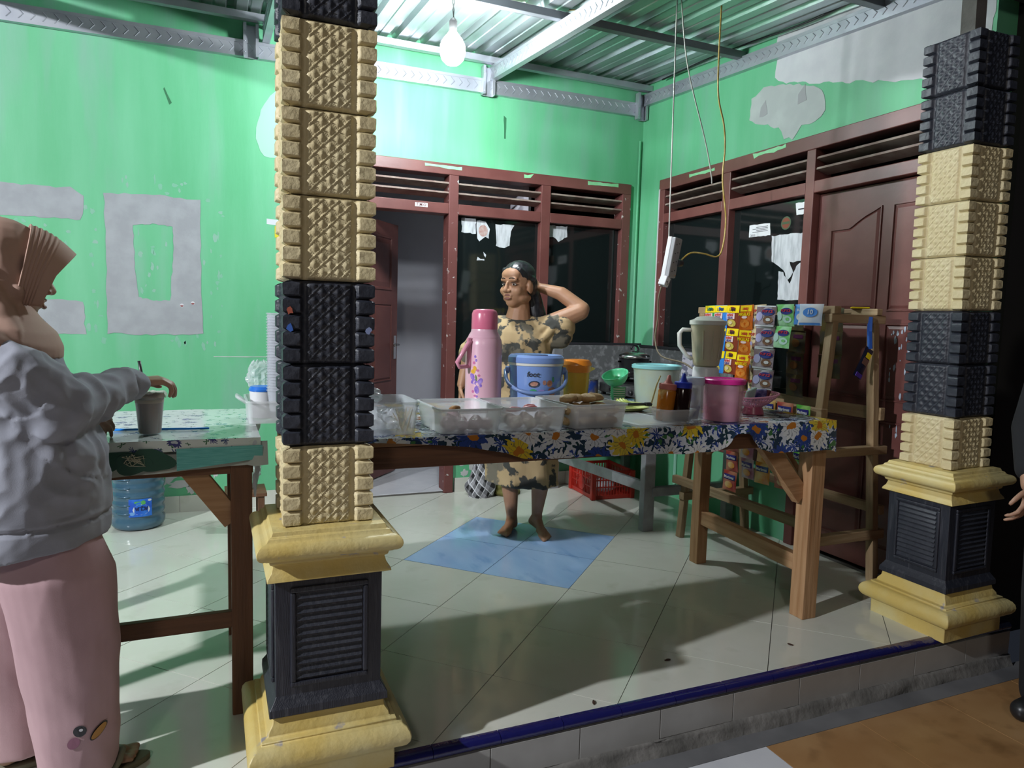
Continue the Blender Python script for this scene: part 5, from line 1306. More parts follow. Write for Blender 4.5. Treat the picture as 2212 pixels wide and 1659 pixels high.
KINDS_ = {
    'gblue': noodle(kBlueB, 0), 'gbrown': noodle(kBrown, 0), 'ggreen': noodle(kGreenB, 0),
    'orange': dict(size=(0.105, 0.128, 0.022), mat=kOrange, prints=[('rect', -0.044, 0.044, -0.034, -0.003, kY, 0.0), ('txt', '1.000', 0.021, 0.0, -0.021, kRedT, 0.0), ('txt', 'MIGELAS', 0.023, 0.0, -0.050, kY, 0.0), ('ell', 0.0, -0.064, 0.022, 0.007, kPinkW, 0.0), ('ell', 0.0, -0.096, 0.036, 0.022, kCur, 0.0)]),
    'choc': dict(size=(0.105, 0.120, 0.014), mat=kCream, prints=[('txt', 'POP ICE', 0.022, 0.012, -0.030, kRedT, 0.0), ('txt', 'Choco', 0.014, 0.010, -0.050, m_ink, 0.0), ('ell', -0.006, -0.092, 0.036, 0.022, kChoc, 0.0), ('ell', 0.034, -0.075, 0.010, 0.010, kLil, 0.0006)]),
    'grape': dict(size=(0.125, 0.105, 0.012), mat=kPurp, prints=[('rect', -0.058, 0.058, -0.007, -0.001, kSilver, 0.0), ('ell', -0.016, -0.033, 0.040, 0.018, kNavy, 0.0), ('txt', 'POP ICE', 0.018, -0.016, -0.030, kRedT, 0.0008), ('ell', 0.034, -0.055, 0.022, 0.022, kLil, 0.0), ('ell', -0.022, -0.072, 0.030, 0.018, kChoc, 0.0), ('ell', -0.024, -0.070, 0.014, 0.008, kWhite, 0.0008), ('rect', -0.058, 0.058, -0.104, -0.096, kSilver, 0.0)]),
    'melon': dict(size=(0.120, 0.105, 0.012), mat=kMelon, prints=[('ell', -0.014, -0.033, 0.038, 0.016, kNavy, 0.0), ('txt', 'POP ICE', 0.018, -0.014, -0.030, kRedT, 0.0008), ('ell', 0.034, -0.055, 0.020, 0.022, kPale, 0.0), ('ell', -0.020, -0.072, 0.028, 0.017, kPale, 0.0), ('ell', -0.022, -0.070, 0.012, 0.007, kMelon, 0.0008)]),
    'milk': dict(size=(0.115, 0.100, 0.014), mat=kMilk, prints=[('ell', 0.0, -0.04, 0.035, 0.022, kMilkB, 0.0), ('txt', '10', 0.030, 0.0, -0.04, kWhite, 0.0008), ('rect', -0.05, 0.05, -0.098, -0.088, kMilkB, 0.0)]),
    'mblue': dict(size=(0.075, 0.095, 0.012), mat=kMilkB, prints=[('ell', 0, -0.06, 0.02, 0.016, kWhite, 0.0), ('txt', 'SUSU', 0.016, 0, -0.028, kWhite, 0.0)]),
    'dark': dict(size=(0.13, 0.115, 0.012), mat=kDk, prints=[('ell', 0.0, -0.065, 0.03, 0.02, pm('shaded_orange', (0.16, 0.07, 0.02)), 0.0), ('rect', -0.05, 0.02, -0.04, -0.02, pm('shaded_plum', (0.08, 0.02, 0.06)), 0.0)]),  # shade inside the rack is put into these darkened pack colours
    'mplum': None, 'morange': None, 'mred': None, 'mlime': None,
}
for n_, m_ in (('mplum', kPu2), ('morange', kOr2), ('mred', kRed2), ('mlime', kGr2)):
    KINDS_[n_] = dict(size=(0.10, 0.105, 0.012), mat=m_, prints=[('rect', -0.040, 0.040, -0.045, -0.018, kNavy, 0.0), ('txt', 'Marimas', 0.021, 0.0, -0.033, kWhite, 0.0006), ('ell', 0.0, -0.072, 0.028, 0.018, kOr2 if n_ != 'mlime' else kMelon, 0.0)])
used_pack = set()
def strip(kind, label, x, y, z, n, yaw=0.0, lean=0.0, group='hanging snack strips', cat='snack strip'):
    t = thing('sachet_strip', label, cat, (x, y, z), group)
    t.rotation_euler = (0, lean, yaw)
    src, subs = pack(kind)
    h = KINDS_[kind]['size'][1]
    for i in range(n):
        if kind not in used_pack:
            o = src; ss = subs; used_pack.add(kind)
        else:
            o = src.copy(); COL.objects.link(o); ss = []
            for q in subs:
                c = q.copy(); COL.objects.link(c); ss.append(c)
        o.parent = t; o.location = (random.uniform(-0.003, 0.0), random.uniform(-0.003, 0.003), -i * h)
        o.rotation_euler = (random.uniform(-0.04, 0.04), random.uniform(-0.10, 0.10), random.uniform(-0.10, 0.10))
        for q in ss:
            if q.parent is not o: q.parent = o
    return t
RZ = 1.338
def rxx(z): return 1.055
strip('ggreen', 'green-edged instant noodle strip with yellow price bands, leftmost on the rack', 1.045, 0.395, RZ, 3)
strip('gblue', 'blue-edged instant noodle strip with yellow price bands, second on the rack', 1.040, 0.300, RZ, 3)
strip('gbrown', 'brown-edged instant noodle strip with yellow price bands, third on the rack', 1.040, 0.205, RZ, 3)
strip('orange', 'orange instant noodle strip with yellow price bands on the rack', 1.038, 0.105, RZ, 3)
strip('choc', 'cream and chocolate drink sachet strip, half behind the grape strip', 1.042, 0.020, RZ, 4)
strip('grape', 'grape purple drink sachet strip of five packs on the rack', 1.022, -0.055, RZ - 0.005, 4, yaw=0.1)
strip('melon', 'green melon drink sachet strip of two packs on the rack', 1.030, -0.165, RZ, 2)
strip('mblue', 'single small blue milk sachet hanging on the rack', 1.040, -0.262, RZ, 1)
strip('milk', 'single white and blue milk sachet curling off the rack rail', 1.030, -0.335, RZ, 1, yaw=0.2, lean=0.12)
strip('dark', 'dim orange juice sachet strip on the back rail of the rack', 1.30, -0.20, RZ - 0.01, 3, yaw=0.1)
strip('dark', 'dim sachet strip on the back rail, farther left in the rack', 1.30, 0.02, RZ - 0.01, 4)
# folded over the middle rail
MZ = 0.872
strip('mplum', 'plum coloured juice sachet strip on the middle rail, hanging far down', 1.004, 0.00, MZ, 4)
strip('morange', 'orange juice sachet strip on the middle rail of the rack', 1.004, -0.115, MZ, 4, yaw=0.05)
strip('mred', 'red guava juice sachet strip on the middle rail of the rack', 1.004, -0.235, MZ, 4)
strip('mlime', 'lime green juice sachet strip on the middle rail near the post', 1.004, -0.345, MZ, 3, yaw=-0.1)
strip('mred', 'red juice sachet strip hanging under the table behind the braces', 1.004, 0.12, MZ - 0.09, 4)
# navy wafer pack hanging on the cross rail
wp = thing('wafer_pack', 'navy blue wafer pack dangling tilted from the end of the rack', 'snack pack', (1.30, -0.43, 1.14), None, (0, 0, 0))
q = pillow(0.055, 0.15, 0.012, 3); q.xf(Matrix.Rotation(PI / 2, 4, 'Z') @ Matrix.Rotation(-0.0, 4, 'X')); q.xf(Matrix.Rotation(0.5, 4, 'Y'))
q.build('wrapper', kBlk, wp, smooth=True)
mb = MB().box(-0.012, 0.018, -0.0095, -0.0085, -0.05, -0.025); mb.xf(Matrix.Rotation(0.5, 4, 'Y')); mb.build('printed_band', kY, wp)
mb = MB().box(-0.018, 0.018, -0.0095, -0.0085, -0.085, -0.055); mb.xf(Matrix.Rotation(0.5, 4, 'Y')); mb.build('printed_picture', pm('wafer_print', (0.16, 0.08, 0.06)), wp)
mb = MB().box(-0.02, 0.02, -0.008, -0.006, -0.15, -0.13); mb.xf(Matrix.Rotation(0.5, 4, 'Y')); mb.build('wrapper_end', pm('violet_foil', (0.12, 0.06, 0.45), 0.15, metal=0.5), wp)
MB().tube([(0, 0, 0), (-0.01, 0, 0.08), (0.0, 0.01, 0.145)], 0.012, 6).build('foil_strip', pm('blue_foil', (0.04, 0.12, 0.5), 0.15, metal=0.4), wp)
# sachets lying along the back rail top
for i in range(5):
    mb = MB().box(-0.03, 0.03, -0.04, 0.04, 0, 0.008)
    put(mb.build('loose_sachet', (kDk, kPurp, kBrown, kMilk, kY)[i], bevel=0.003), ('dark sachet lying flat on the rack top, nearest the wall corner', 'grape sachet lying flat on the rack top', 'brown sachet lying flat on the rack top, mid rail', 'pale sachet lying flat on the rack top toward the column', 'yellow sachet lying flat at the column end of the rack top')[i], 'sachet', (1.345, 0.40 - i * 0.18, RT + 0.036), 0.2 * i)

# ------------------------------------------------------------------ things on the cooking stand
SZ = 0.729
sv = thing('gas_stove', 'dark two-ring gas stove on the cooking stand', 'stove', (1.16, 1.20, SZ))
MB().box(-0.17, 0.17, -0.30, 0.30, 0.02, 0.085).build('body', mat('stove_metal', (0.10, 0.10, 0.105), 0.4, metal=0.6, var=(0.2, 0.2, 0.2), vs=14), sv, bevel=0.008)
for s in (-1, 1):
    MB().lathe([(0.10, 0.085), (0.10, 0.095), (0.05, 0.10), (0.03, 0.112), (0.0, 0.112)], 24, (0, s * 0.155, 0), cap=False).build('burner', m_blackpl, sv, smooth=True, auto=0.6)
    for k in range(4):
        a = k * PI / 2 + 0.4
        MB().beam((0.03 * math.cos(a), s * 0.155 + 0.03 * math.sin(a), 0.122), (0.115 * math.cos(a), s * 0.155 + 0.115 * math.sin(a), 0.122), 0.008, 0.014).build('pot_support', m_blackpl, sv)
    q = MB().lathe([(0.016, 0), (0.016, 0.018), (0.012, 0.022)], 14); q.xf(Matrix.Translation((-0.17, s * 0.12, 0.05)) @ Matrix.Rotation(-PI / 2, 4, 'Y')); q.build('knob', m_blackpl, sv, smooth=True, auto=0.6)
for s in (-1, 1):
    for t_ in (-1, 1): MB().box(s * 0.15 - 0.012, s * 0.15 + 0.012, t_ * 0.27 - 0.012, t_ * 0.27 + 0.012, 0, 0.02).build('foot', m_blackpl, sv)
ck = thing('cooking_pot', 'black cooking pot with a shiny steel lid on the gas stove', 'pot', (1.175, 1.355, SZ + 0.13))
MB().lathe([(0.085, 0), (0.10, 0.008), (0.104, 0.13), (0.108, 0.134)], 32).build('pot_body', mat('pot_black', (0.02, 0.02, 0.025), 0.35), ck, smooth=True, auto=0.6)
MB().lathe([(0.110, 0.132), (0.112, 0.138), (0.104, 0.152), (0.06, 0.168), (0.0, 0.172)], 32, cap=False).build('lid', m_steel, ck, smooth=True, auto=0.9)
MB().tube([(0, 0, 0.168), (0, 0, 0.178)], 0.015, 12).tube([(0.028 * math.cos(a), 0, 0.192 + 0.026 * math.sin(a)) for a in [-0.6 + i * 0.44 for i in range(10)]], 0.007, 8).build('lid_knob', m_blackpl, ck, smooth=True)
for s in (-1, 1): MB().box(s * 0.102 - 0.014, s * 0.102 + 0.028 * s + (0 if s > 0 else 0.014) - (0.0 if s < 0 else 0.0), -0.022, 0.022, 0.100, 0.112).build('side_handle', m_blackpl, ck, bevel=0.004)
pn = thing('frying_pan', 'blackened wok pan with a long handle on the near ring of the stove', 'pan', (1.16, 1.045, SZ + 0.131))
MB().lathe([(0.05, 0), (0.085, 0.012), (0.12, 0.045), (0.117, 0.045), (0.08, 0.014), (0.0, 0.006)], 30, cap=False).build('bowl', MATS['pot_black'], pn, smooth=True, auto=0.8)
MB().tube([(-0.11, -0.02, 0.04), (-0.20, -0.05, 0.055), (-0.27, -0.075, 0.055)], [0.008, 0.010, 0.011], 8).build('handle', m_blackpl, pn, smooth=True)
cn = thing('blue_can', 'short dark blue food can beside the stove', 'can', (0.93, 1.50, SZ))
MB().lathe([(0.045, 0), (0.045, 0.10)], 20).build('can_wall', mat('blue_can_print', (0.02, 0.06, 0.30), 0.3, var=(0.3, 0.22, 0.08), vs=18), cn, smooth=True, auto=0.6)
MB().lathe([(0.046, 0.098), (0.047, 0.104), (0.040, 0.104), (0.0, 0.102)], 20, cap=False).build('rim', m_steel, cn, smooth=True, auto=0.6)
fp = MB().prism([(-0.10, 0), (0.08, 0.0), (0.11, 0.14), (-0.09, 0.15)], (0, 0, 0), (0.9, -0.42, 0), (0, 0.05, 1), 0.004)
o = fp.build('patterned_pouch', mat('lattice_paper', (0.55, 0.55, 0.62), 0.5, var=(0.16, 0.17, 0.24), vs=26, vlo=0.5, vhi=0.55))
put(o, 'grey patterned paper pouch propped behind the blender on the stand', 'pouch', (1.28, 0.80, SZ + 0.18))
st_ = MB().box(-0.11, 0.11, -0.09, 0.09, 0, 0.18).build('sooty_tin', m_soot, bevel=0.01)
put(st_, 'sooty square oil tin on the near end of the cooking stand', 'tin', (1.28, 0.78, SZ + 0.0))

# ------------------------------------------------------------------ hanging extension socket and its wires
m_goldw = mat('gold_flex', (0.42, 0.28, 0.05), 0.35, var=(0.55, 0.42, 0.15), vs=40)
m_palew = mat('pale_wire', (0.50, 0.51, 0.47), 0.4)
ex = thing('extension_socket', 'white multi-way extension socket hanging on a wire by the right window', 'socket', (0.68, 0.30, 1.470), None, (0.10, 0.10, 0.35))
MB().box(-0.033, 0.033, -0.022, 0.0, 0, 0.205).build('cover', mat('socket_grey', (0.32, 0.32, 0.34), 0.4), ex, bevel=0.006)
MB().box(-0.035, 0.035, 0.0, 0.026, 0, 0.207).build('back_shell', m_whitepl, ex, bevel=0.006)
for i in range(4):
    for s in (-1, 1):
        MB().lathe([(0.0035, 0), (0.0035, 0.001)], 8).xf(Matrix.Translation((s * 0.010, -0.0222, 0.035 + i * 0.046 + s * 0.004)) @ Matrix.Rotation(PI / 2, 4, 'X')).build('socket_hole', m_ink, ex)
MB().lathe([(0.003, 0), (0.003, 0.0015)], 8).xf(Matrix.Translation((0.024, -0.022, 0.015)) @ Matrix.Rotation(PI / 2, 4, 'X')).build('indicator_lamp', mat('orange_led', (0.6, 0.2, 0.05), 0.4), ex)
def wire(pts, r, name, m, label, cat='cable', cr=True):
    # smooth the way points with a Catmull-Rom spline
    P_ = [Vector(p) for p in pts]; out = []
    for i in range(len(P_) - 1):
        a = P_[max(0, i - 1)]; b = P_[i]; c = P_[i + 1]; d = P_[min(len(P_) - 1, i + 2)]
        for k in range(6):
            t = k / 6
            out.append(0.5 * ((2 * b) + (c - a) * t + (2 * a - 5 * b + 4 * c - d) * t * t + (3 * b - a - 3 * c + d) * t ** 3))
    out.append(P_[-1])
    o = MB().tube(out, r, 6).build(name, m, smooth=True, loc=tuple(P_[-1]))
    return tag(o, label, cat)
wire([(0.655, 0.30, 2.86), (0.663, 0.30, 2.3), (0.672, 0.300, 1.69), (0.675, 0.303, 1.677)], 0.0035, 'hanging_wire', m_palew, 'straight pale wire from the roof down to the extension socket')
wire([(0.695, 0.32, 2.86), (0.76, 0.33, 2.55), (0.90, 0.34, 2.20), (0.965, 0.36, 2.04), (0.99, 0.38, 1.99)], 0.0035, 'hanging_wire', m_palew, 'slanting pale wire from the roof to the louvred vent')
wire([(0.93, 0.30, 2.87), (0.93, 0.30, 2.6), (0.94, 0.30, 2.42), (0.985, 0.30, 2.28), (1.00, 0.30, 2.16), (0.995, 0.30, 2.0), (1.03, 0.30, 1.80), (1.02, 0.30, 1.65), (0.985, 0.30, 1.595), (0.90, 0.30, 1.605), (0.82, 0.30, 1.605), (0.765, 0.295, 1.575), (0.745, 0.29, 1.555)], 0.0045, 'gold_flex_cable', m_goldw, 'gold twisted flex drooping from the roof into the extension socket')
pg = thing('round_plug', 'black round plug of the gold flex in the socket side', 'plug', (0.735, 0.285, 1.545))
MB().lathe([(0.019, -0.012), (0.021, 0.0), (0.017, 0.014)], 14).xf(Matrix.Rotation(PI / 2, 4, 'Y')).build('plug_body', m_blackpl, pg, smooth=True, auto=0.6)
ad = thing('plug_adaptor', 'small white adaptor plug under the extension socket', 'plug', (0.640, 0.29, 1.425), None, (0.2, 0.3, 0.5))
MB().box(-0.022, 0.022, -0.02, 0.02, 0, 0.05).build('adaptor_body', m_whitepl, ad, bevel=0.004)
MB().box(-0.012, 0.0, -0.0212, -0.0195, 0.02, 0.026).build('slot', m_ink, ad); MB().box(0.006, 0.012, -0.0212, -0.0195, 0.014, 0.02).build('slot', m_ink, ad)
wire([(0.635, 0.29, 1.425), (0.615, 0.285, 1.36), (0.605, 0.27, 1.25), (0.575, 0.24, 1.15), (0.553, 0.15, 1.07), (0.60, 0.02, 1.04), (0.615, -0.1, 0.98), (0.60, -0.13, 0.90), (0.575, -0.14, 0.862)], 0.0045, 'power_cord', mat('brown_grey_cord', (0.13, 0.10, 0.06), 0.5), 'brownish cord hanging from the adaptor down to the blender')
wire([(-0.30, 0.9, 2.945), (-0.2, 0.9, 2.915), (0.0, 0.86, 2.905), (0.2, 0.84, 2.915), (0.40, 0.8, 2.94)], 0.0035, 'gold_flex_cable', m_goldw, 'gold flex strung under the tin roof beside the bulb')
wire([(1.47, 1.6, 2.965), (1.46, 0.9, 2.93), (1.45, 0.3, 2.865), (1.46, -0.1, 2.86), (1.44, -0.5, 2.80)], 0.006, 'black_cable', m_blackpl, 'black cable clipped along the right wall under the roof')
# things on the drinks table -----------------------------------------------------------
LZ = LTZ + 0.0045
dcup = thing('drink_cup', 'tall plastic cup of chocolate drink held by the girl', 'cup', (-1.676, -0.475, LZ))
MB().lathe([(0.028, 0.002), (0.030, 0.006), (0.0375, 0.092), (0.0, 0.092)], 28, cap=False).build('drink', mat('choc_drink', (0.19, 0.095, 0.075), 0.3, var=(0.24, 0.13, 0.105), vs=10), dcup, smooth=True, auto=0.7)
MB().lathe([(0.0, 0.0), (0.029, 0.0), (0.031, 0.005), (0.0405, 0.118), (0.042, 0.119), (0.042, 0.122), (0.039, 0.121), (0.030, 0.006)], 28, cap=False).build('cup_wall', m_clear, dcup, smooth=True, auto=0.7)
MB().lathe([(0.0385, 0.092), (0.040, 0.115), (0.0, 0.116)], 28, cap=False).build('foam', mat('milk_foam', (0.50, 0.46, 0.40), 0.5), dcup, smooth=True)
mb = MB().grid(lambda u, v: (-0.046 + 0.092 * u, -0.046 + 0.092 * v, 0.122 + 0.005 * noise.noise(Vector((u * 9, v * 9, 2))) - (0.012 if abs(u - .5) > .47 or abs(v - .5) > .47 else 0)), 14, 14)
mb.build('film_seal', mat('paper_film', (0.62, 0.61, 0.55), 0.4, alpha=0.85), dcup, smooth=True)
put(MB().tube([(0, 0, 0), (-0.012, 0, 0.09)], 0.0045, 8).build('black_straw', m_blackpl, smooth=True), 'black straw poking up from the chocolate drink', 'straw', (-1.692, -0.44, LZ + 0.122))
put(MB().tube([(-0.135, 0.0, 0), (0.135, 0.0, 0)], 0.0035, 8).build('blue_straw', mat('bright_blue', (0.01, 0.22, 0.70), 0.3), smooth=True), 'long bright blue straw lying on the drinks table', 'straw', (-1.65, -0.505 + 0.09, LZ + 0.002), -0.1)
# nested clear cups beside the column
cmesh = None
for i in range(28):
    mb = MB().lathe([(0.026, 0), (0.038, 0.10), (0.041, 0.101), (0.041, 0.105), (0.037, 0.105), (0.025, 0.003)], 20)
    if cmesh is None:
        o = mb.build('clear_cup', clear('cup_plastic', (0.66, 0.70, 0.76), 0.35), smooth=True, auto=0.6); cmesh = o
    else:
        o = dup(cmesh)
    put(o, 'clear plastic cup in the tall nested stack beside the near column', 'cup', (-1.298, -0.30, LZ + 0.003 + i * 0.0095), 0, 'tall stack of clear cups')
bxs = thing('storage_box', 'cloudy plastic storage box at the end of the drinks table by the column', 'plastic box', (-1.325, -0.235, LZ - 0.001))
tub(0.15, 0.24, 0.075, 0.015, taper=0.95).build('tub', m_frost, bxs, smooth=True, auto=0.6)
MB().tube([(-0.078, -0.06, 0.065), (-0.105, -0.06, 0.085), (-0.105, 0.0, 0.085), (-0.078, 0.0, 0.065)], 0.006, 6).build('handle', m_frost, bxs, smooth=True)
wt = thing('white_tub', 'white plastic tub with a blue rim inside the storage box', 'tub', (-1.345, -0.215, LZ + 0.003))
MB().lathe([(0.036, 0), (0.044, 0.095), (0.0, 0.096)], 24, cap=False).build('tub_wall', m_whitepl, wt, smooth=True, auto=0.7)
MB().lathe([(0.045, 0.092), (0.046, 0.098), (0.040, 0.108), (0.0, 0.104)], 24, cap=False).build('lid', mat('blue_rim', (0.02, 0.16, 0.62), 0.3), wt, smooth=True, auto=0.7)
put(crumple(0.085, 0.115, 0.05, 7).build('plastic_bag', m_film), 'shiny crumpled clear bag standing behind the white tub', 'plastic bag', (-1.35, -0.13, LZ + 0.08))

# ------------------------------------------------------------------ on the floor
jg = thing('water_jug', 'blue upturned water gallon jug with an inverted label, on the floor by the back wall', 'water jug', (-1.905, 1.66, 0))
m_jug = mat('jug_blue', (0.055, 0.125, 0.19), 0.18, var=(0.075, 0.16, 0.23), vs=5, coat=0.3, alpha=0.93)
prof = [(0.10, 0.0), (0.125, 0.006), (0.138, 0.025), (0.139, 0.055), (0.130, 0.070)]
z = 0.075
for i in range(5):
    prof += [(0.134, z + 0.008), (0.1385, z + 0.018), (0.1385, z + 0.034), (0.132, z + 0.044)]; z += 0.048
prof += [(0.136, z + 0.015), (0.137, z + 0.06), (0.125, z + 0.085), (0.09, z + 0.115), (0.04, z + 0.135), (0.03, z + 0.145), (0.03, z + 0.185), (0.034, z + 0.19)]
MB().lathe(prof, 40).build('jug_body', m_jug, jg, smooth=True, auto=0.9)
for i in range(5):
    zz = 0.095 + i * 0.048
    for da in (-0.95,):
        pts = [on_cyl(0.1395, -PI / 2 + 0.15 + da + 0.1 * k_, zz + 0.006) for k_ in range(7)]
        MB().tube(pts, [0.003, 0.006, 0.007, 0.007, 0.007, 0.006, 0.003], 6).build('grip_rib', m_jug, jg, smooth=True)
LA = -PI / 2 + 0.17
def lab(m, a0, a1, z0, z1, r, name, n=10):
    vs = [on_cyl(r, a0 + (a1 - a0) * i / n, z0) for i in range(n + 1)] + [on_cyl(r, a0 + (a1 - a0) * i / n, z1) for i in range(n + 1)]
    return MB().add(vs, [(i, i + 1, n + 2 + i, n + 1 + i) for i in range(n)]).build(name, m, jg, smooth=True)
lab(mat('label_blue', (0.015, 0.09, 0.55), 0.3, var=(0.03, 0.20, 0.70), vs=20), LA - 0.42, LA + 0.42, 0.085, 0.185, 0.1405, 'label')
for (da, z, w, h, ro, m) in ((0.03, 0.125, 0.044, 0.030, 0, mat('label_white', (0.66, 0.70, 0.75), 0.3)), (-0.02, 0.163, 0.030, 0.009, -0.15, mat('label_green', (0.10, 0.40, 0.10), 0.3)), (0.1, 0.165, 0.012, 0.012, 0.3, MATS['label_green']), (-0.30, 0.104, 0.014, 0.010, 0, mat('label_sky', (0.15, 0.35, 0.7), 0.3)), (0.34, 0.175, 0.010, 0.006, 0, MATS['label_white'])):
    petal_on(jg, 0.1408 + (0.0004 if m is not MATS['label_white'] else 0), LA + da, z, w, h, ro, m, 'label_print')
a_ = LA + 0.03
for k_, ch in enumerate('AUQA'):
    aa = a_ - 0.17 + k_ * 0.115
    text(ch, 0.030, mat('label_navy', (0.01, 0.02, 0.12), 0.4), on_cyl(0.1420, aa, 0.132), (math.sin(aa), -math.cos(aa), 0), (0, 0, -1), jg, bold=0.0008)
stl = thing('low_stool', 'dark low wooden stool by the back wall under the plastic bag', 'stool', (-1.38, 1.42, 0))
for (x, y) in ((-0.04, -0.06), (0.12, -0.06), (-0.04, 0.12), (0.12, 0.12)):
    MB().box(x - 0.018, x + 0.018, y - 0.018, y + 0.018, 0, 0.20).build('leg', dz_, stl, bevel=0.002)
for i in range(4): MB().box(-0.07, 0.15, -0.09 + i * 0.06, -0.035 + i * 0.06, 0.20, 0.22).build('seat_slat', dx_, stl, bevel=0.002)
pb = crumple(0.17, 0.24, 0.15, 11, 36, 30)
put(pb.build('plastic_bag', mat('smoky_film', (0.45, 0.46, 0.46), 0.15, alpha=0.55), smooth=True), 'smoky translucent plastic bag of rubbish hanging under the drinks table', 'plastic bag', (-1.345, 1.45, 0.222))
wb_ = thing('white_bag', 'thin white plastic bag hanging beside the drinks table leg', 'plastic bag', (-1.36, -0.02, 0.55))
MB().grid(lambda u, v: (0.03 * noise.noise(Vector((u * 4, v * 4, 1))), -0.05 + 0.10 * u * (0.5 + 0.5 * (1 - v)), 0.28 * v), 10, 12).build('film', mat('white_film', (0.7, 0.7, 0.72), 0.4, alpha=0.7), wb_, smooth=True)
# red crate
cr_ = thing('red_crate', 'red plastic slatted crate on the floor under the cooking stand', 'crate', (1.07, 1.56, 0), None, (0, 0, -0.06))
m_crate = mat('crate_red', (0.50, 0.025, 0.015), 0.35)
Lx, Ly, Hc = 0.30, 0.36, 0.20
MB().box(-Lx / 2, Lx / 2, -Ly / 2, Ly / 2, 0, 0.008).build('bottom', m_crate, cr_)
for sx in (-1, 1):
    for sy in (-1, 1):
        MB().box(sx * Lx / 2 - 0.018, sx * Lx / 2 + 0.018, sy * Ly / 2 - 0.018, sy * Ly / 2 + 0.018, 0, Hc).build('corner_post', m_crate, cr_, bevel=0.006)
def side(L_, M_, nb):
    for z0, z1 in ((0.004, 0.030), (0.082, 0.090), (0.132, 0.140), (0.180, 0.200)):
        q = MB().box(-L_ / 2, L_ / 2, -0.004, 0.004, z0, z1); q.xf(M_); q.build('side_rail', m_crate, cr_)
    for i in range(nb):
        x = -L_ / 2 + L_ * (i + 0.5) / nb
        q = MB().box(x - 0.003, x + 0.003, -0.003, 0.003, 0.02, 0.19); q.xf(M_); q.build('side_bar', m_crate, cr_)
side(Lx, Matrix.Translation((0, -Ly / 2, 0)), 14); side(Lx, Matrix.Translation((0, Ly / 2, 0)), 14)
side(Ly, Matrix.Translation((-Lx / 2, 0, 0)) @ Matrix.Rotation(PI / 2, 4, 'Z'), 16); side(Ly, Matrix.Translation((Lx / 2, 0, 0)) @ Matrix.Rotation(PI / 2, 4, 'Z'), 16)
q = MB().lathe([(0.05, 0), (0.05, 0.004)], 20); q.xf(Matrix.Translation((-Lx / 2 - 0.002, 0, 0.085)) @ Matrix.Rotation(-PI / 2, 4, 'Y')); q.build('badge', m_crate, cr_)
put(lump('clear_tray_pile', (0.09, 0.11, 0.045), clear('tray_film', (0.6, 0.6, 0.62), 0.5), 5, 0.1), 'pile of clear trays lying in the red crate', 'trays', (1.08, 1.56, 0.012))
# plaid cloth bundle and olive bag
def bundle(w, d, h, seed, lean=0.0, nu=56, nv=40):
    def fn(u, v):
        a = 2 * PI * u
        f = 3.0
        n = noise.noise(Vector((1.6 * math.cos(a) + seed, 1.6 * math.sin(a), v * 2))) * 0.25 + noise.noise(Vector((f * math.cos(a), f * math.sin(a) + seed, v * 3.0))) * 0.16
        s = (1 - v ** 2.2) ** 0.5 * (0.85 + 0.15 * math.sin(PI * min(1, v * 3)))
        fold = 0.035 * math.sin(a * 7 + seed + v * 2) * v
        r = (1 + n + fold) * s
        return (w / 2 * r * math.cos(a) + lean * v, d / 2 * r * math.sin(a), h * v * (1 + 0.1 * math.cos(a + 1)))
    return MB().grid(fn, nu, nv)
mp_ = bpy.data.materials.new('black_white_plaid'); nt, N, L, Pn = nodes_of(mp_)
Pn.inputs['Roughness'].default_value = 0.85
tcn = N.new('ShaderNodeTexCoord'); mpp = N.new('ShaderNodeMapping'); mpp.inputs['Scale'].default_value = (14, 14, 1); mpp.inputs['Rotation'].default_value = (0, 0, 0.6)
L.new(tcn.outputs['UV'], mpp.inputs[0]); sx = N.new('ShaderNodeSeparateXYZ'); L.new(mpp.outputs[0], sx.inputs[0])
def frac_lt(sock, th, off=0.0):
    a = N.new('ShaderNodeMath'); a.operation = 'ADD'; a.inputs[1].default_value = off; L.new(sock, a.inputs[0])
    b = N.new('ShaderNodeMath'); b.operation = 'FRACT'; L.new(a.outputs[0], b.inputs[0])
    c = N.new('ShaderNodeMath'); c.operation = 'LESS_THAN'; c.inputs[1].default_value = th; L.new(b.outputs[0], c.inputs[0]); return c.outputs[0]
def add_(a, b, op='ADD'):
    n = N.new('ShaderNodeMath'); n.operation = op; L.new(a, n.inputs[0])
    if isinstance(b, float): n.inputs[1].default_value = b
    else: L.new(b, n.inputs[1])
    return n.outputs[0]
dk_ = add_(add_(frac_lt(sx.outputs[0], 0.5), frac_lt(sx.outputs[1], 0.5)), 0.5, 'MULTIPLY')
wl = add_(frac_lt(sx.outputs[0], 0.10, 0.55), frac_lt(sx.outputs[1], 0.10, 0.55), 'MAXIMUM')
r1 = N.new('ShaderNodeValToRGB'); r1.color_ramp.elements[0].color = (0.30, 0.30, 0.32, 1); r1.color_ramp.elements[1].color = (0.012, 0.012, 0.014, 1); L.new(dk_, r1.inputs[0])
mx = N.new('ShaderNodeMix'); mx.data_type = 'RGBA'; L.new(wl, mx.inputs[0]); L.new(r1.outputs[0], mx.inputs[6]); mx.inputs[7].default_value = (0.62, 0.63, 0.66, 1); L.new(mx.outputs[2], Pn.inputs['Base Color'])
pb_ = bundle(0.22, 0.19, 0.34, 3.0, 0.03).build('plaid_bundle', mp_, smooth=True)
uvl = pb_.data.uv_layers.new(name='UVMap')
for lp in pb_.data.loops:
    c = pb_.data.vertices[lp.vertex_index].co
    uvl.data[lp.index].uv = (math.atan2(c.y, c.x) * 0.11, c.z)
put(pb_, 'black and white plaid cloth bundle on the floor by the doorway', 'cloth bundle', (0.205, 1.735, 0))
